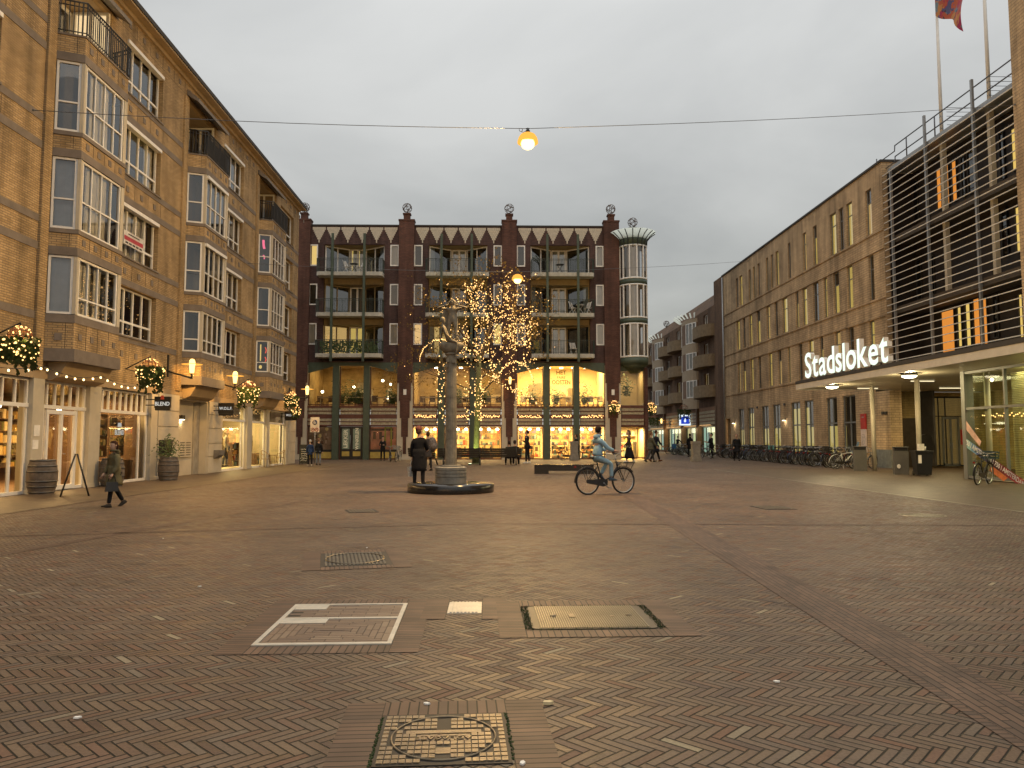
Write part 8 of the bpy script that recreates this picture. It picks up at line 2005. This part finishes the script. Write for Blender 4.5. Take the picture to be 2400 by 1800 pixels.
o = thing('bicycle_bag', 'bright blue pannier bag on the far cyclist in the side street', 'bag', (q.x-.55, q.y-.35, .62), rad(35)); b = MB(); b.box(-.2, .2, -.1, .1, .0, .38); b.box(-.16, .16, -.11, .11, .385, .43); b.build('bag', mat('bright_blue_cloth', (.03, .13, .30), .7), o)
# the cyclist in the light blue tracksuit
RB_ = bike('dark city bicycle with a front carrier ridden across the square', F_BLK, 'step')
qr, qf = g(1390, 1160), g(1470, 1154); dv = (qf-qr); ang = math.atan2(dv.y, dv.x)*.55
wl = 1.09; sc = 1.02; c_ = g(1424, 1160); RB_.location = (c_.x, c_.y+.3, 0); RB_.rotation_euler = (rad(-2), 0, ang); RB_.scale = (sc, sc, sc)
[bpy.data.objects.remove(ch) for ch in list(RB_.children) if ch.name.startswith('kickstand')]
b = MB(); b.box(.40, .82, -.17, .17, .80, .815)
for y in (-.17, -.06, .06, .17): b.tube([(.40, y, .83), (.82, y, .83)], .009, 4)
b.tube([(.42, 0, .74), (.6, .1, .42), (.545, .06, .345)], .01, 4); b.tube([(.8, -.16, .82), (.56, -.06, .345)], .008, 4); b.tube([(.8, .16, .82), (.56, .06, .345)], .008, 4); b.build('front_carrier', M_DARK, RB_)
off = Matrix.Rotation(ang, 3, 'Z')@Vector((-.25*sc, 0, 0))
CYC = dict(L=(66, 96, 5), R=(62, 62, 4), aL=(38, 12, 34, 4), aR=(36, 12, 38, 4), lean=4, head=(-2, 18), hipz=.99*sc, seat=1)
person('cyclist in a pale blue hooded tracksuit riding across the square', (c_.x+off.x, c_.y+.3+off.y, 0), ang-rad(90), 1.62, CYC, (.27, .41, .49), (.25, .37, .44), shoe=(.05, .07, .09), hair=(.018, .012, .01), hood=True, puff=1.27)
# mannequins in the clothes shop window
for u, lab, tp, bt in ((36.3, 'window mannequin in a pale jacket in the clothes shop, nearest the stone pier', (.45, .42, .35), (.2, .18, .13)), (37.1, 'window mannequin in a dark open coat in the middle of the clothes shop window', (.10, .10, .10), (.06, .07, .1)), (37.9, 'window mannequin in a light top and blue trousers, farthest in the clothes shop window', (.5, .48, .42), (.06, .08, .12))):
    o, _ = person(lab, (XL-.75, u, .14), rad(-90), 1.75, STAND, tp, bt, hair=(.4, .35, .25), skin=mat('mannequin_white', (.6, .56, .48), .5)); o.name = 'mannequin'; o['category'] = 'mannequin'
# ---------------------------------------------------------------- monument figures
def fig(nm, H, pose, M, extra=None):
    J = joints(H, pose); b = MB(); body_geo(J, b, True, bare=True); c, hM, s = J['hc'], J['hM'], J['s']
    b.ell(c+hM@(Vector((0, -.015, .03))*s), .088*s, .105*s, .10*s, 10, 7)
    for k in 'LR': a = J['an'+k]; b.tube([a+Vector((0, -.04, -.05))*s, a+Vector((0, .08, -.06))*s, a+Vector((0, .15, -.065))*s], [.035*s, .035*s, .02*s], 6)
    if extra: extra(b, J)
    b.v = [tuple(M@Vector(q)) for q in b.v]; return b.build(nm, M_STONE, MO)
def wings(b, J):
    s = J['s']; 
    for sg_ in (1,):
        pts = [(.08, -.10, 1.45), (.20, -.13, 1.52), (.30, -.14, 1.40), (.33, -.13, 1.1), (.30, -.12, .7), (.22, -.10, .2), (.17, -.10, .2), (.10, -.1, .75), (.05, -.1, 1.1)]
        P1 = [Vector((sg_*x, y, z))*s for x, y, z in pts]; P2 = [q+Vector((0, -.06*s, 0)) for q in P1]; n = b.add(P1+P2); m = len(pts); b.fc([n+i for i in range(m)]); b.fc([n+m+i for i in reversed(range(m))])
        for i in range(m): j = (i+1) % m; b.fc((n+i, n+j, n+m+j, n+m+i))
    b.tube([J['wrL'], J['hc']+Vector((0, .05, .12))*s, J['wrR']], .03*s, 6)
fig('winged_figure', 1.13, dict(L=(2, 3, 2), R=(-2, 3, 4), aL=(100, 62, 60, 70), aR=(100, 62, 60, 70), lean=0, head=(-8, 0)), Matrix.Translation((.02, .05, FIGZ+.02))@Matrix.Rotation(rad(172), 4, 'Z')@Matrix.Diagonal((1.5, 1.35, 1.06, 1)), wings)
fig('reclining_figure', 1.5*.66, dict(L=(62, 62, 4), R=(70, 80, 4), aL=(-22, 22, 10, 0), aR=(20, 14, 40, 20), lean=-32, head=(6, 0), hipz=.10, seat=1), Matrix.Translation((-.08, -.12, FIGZ-.04))@Matrix.Rotation(rad(-84), 4, 'Z')@Matrix.Diagonal((1.55, 1.05, 1.4, 1)))
fig('small_figure', .42, dict(L=(80, 95, 6), R=(80, 95, 6), aL=(40, 8, 50, 10), aR=(40, 8, 50, 10), lean=18, head=(-20, 0), hipz=.06, seat=1), Matrix.Translation((.2, -.06, FIGZ-.02))@Matrix.Rotation(rad(95), 4, 'Z'))
bpy.data.scenes.remove(TMP)
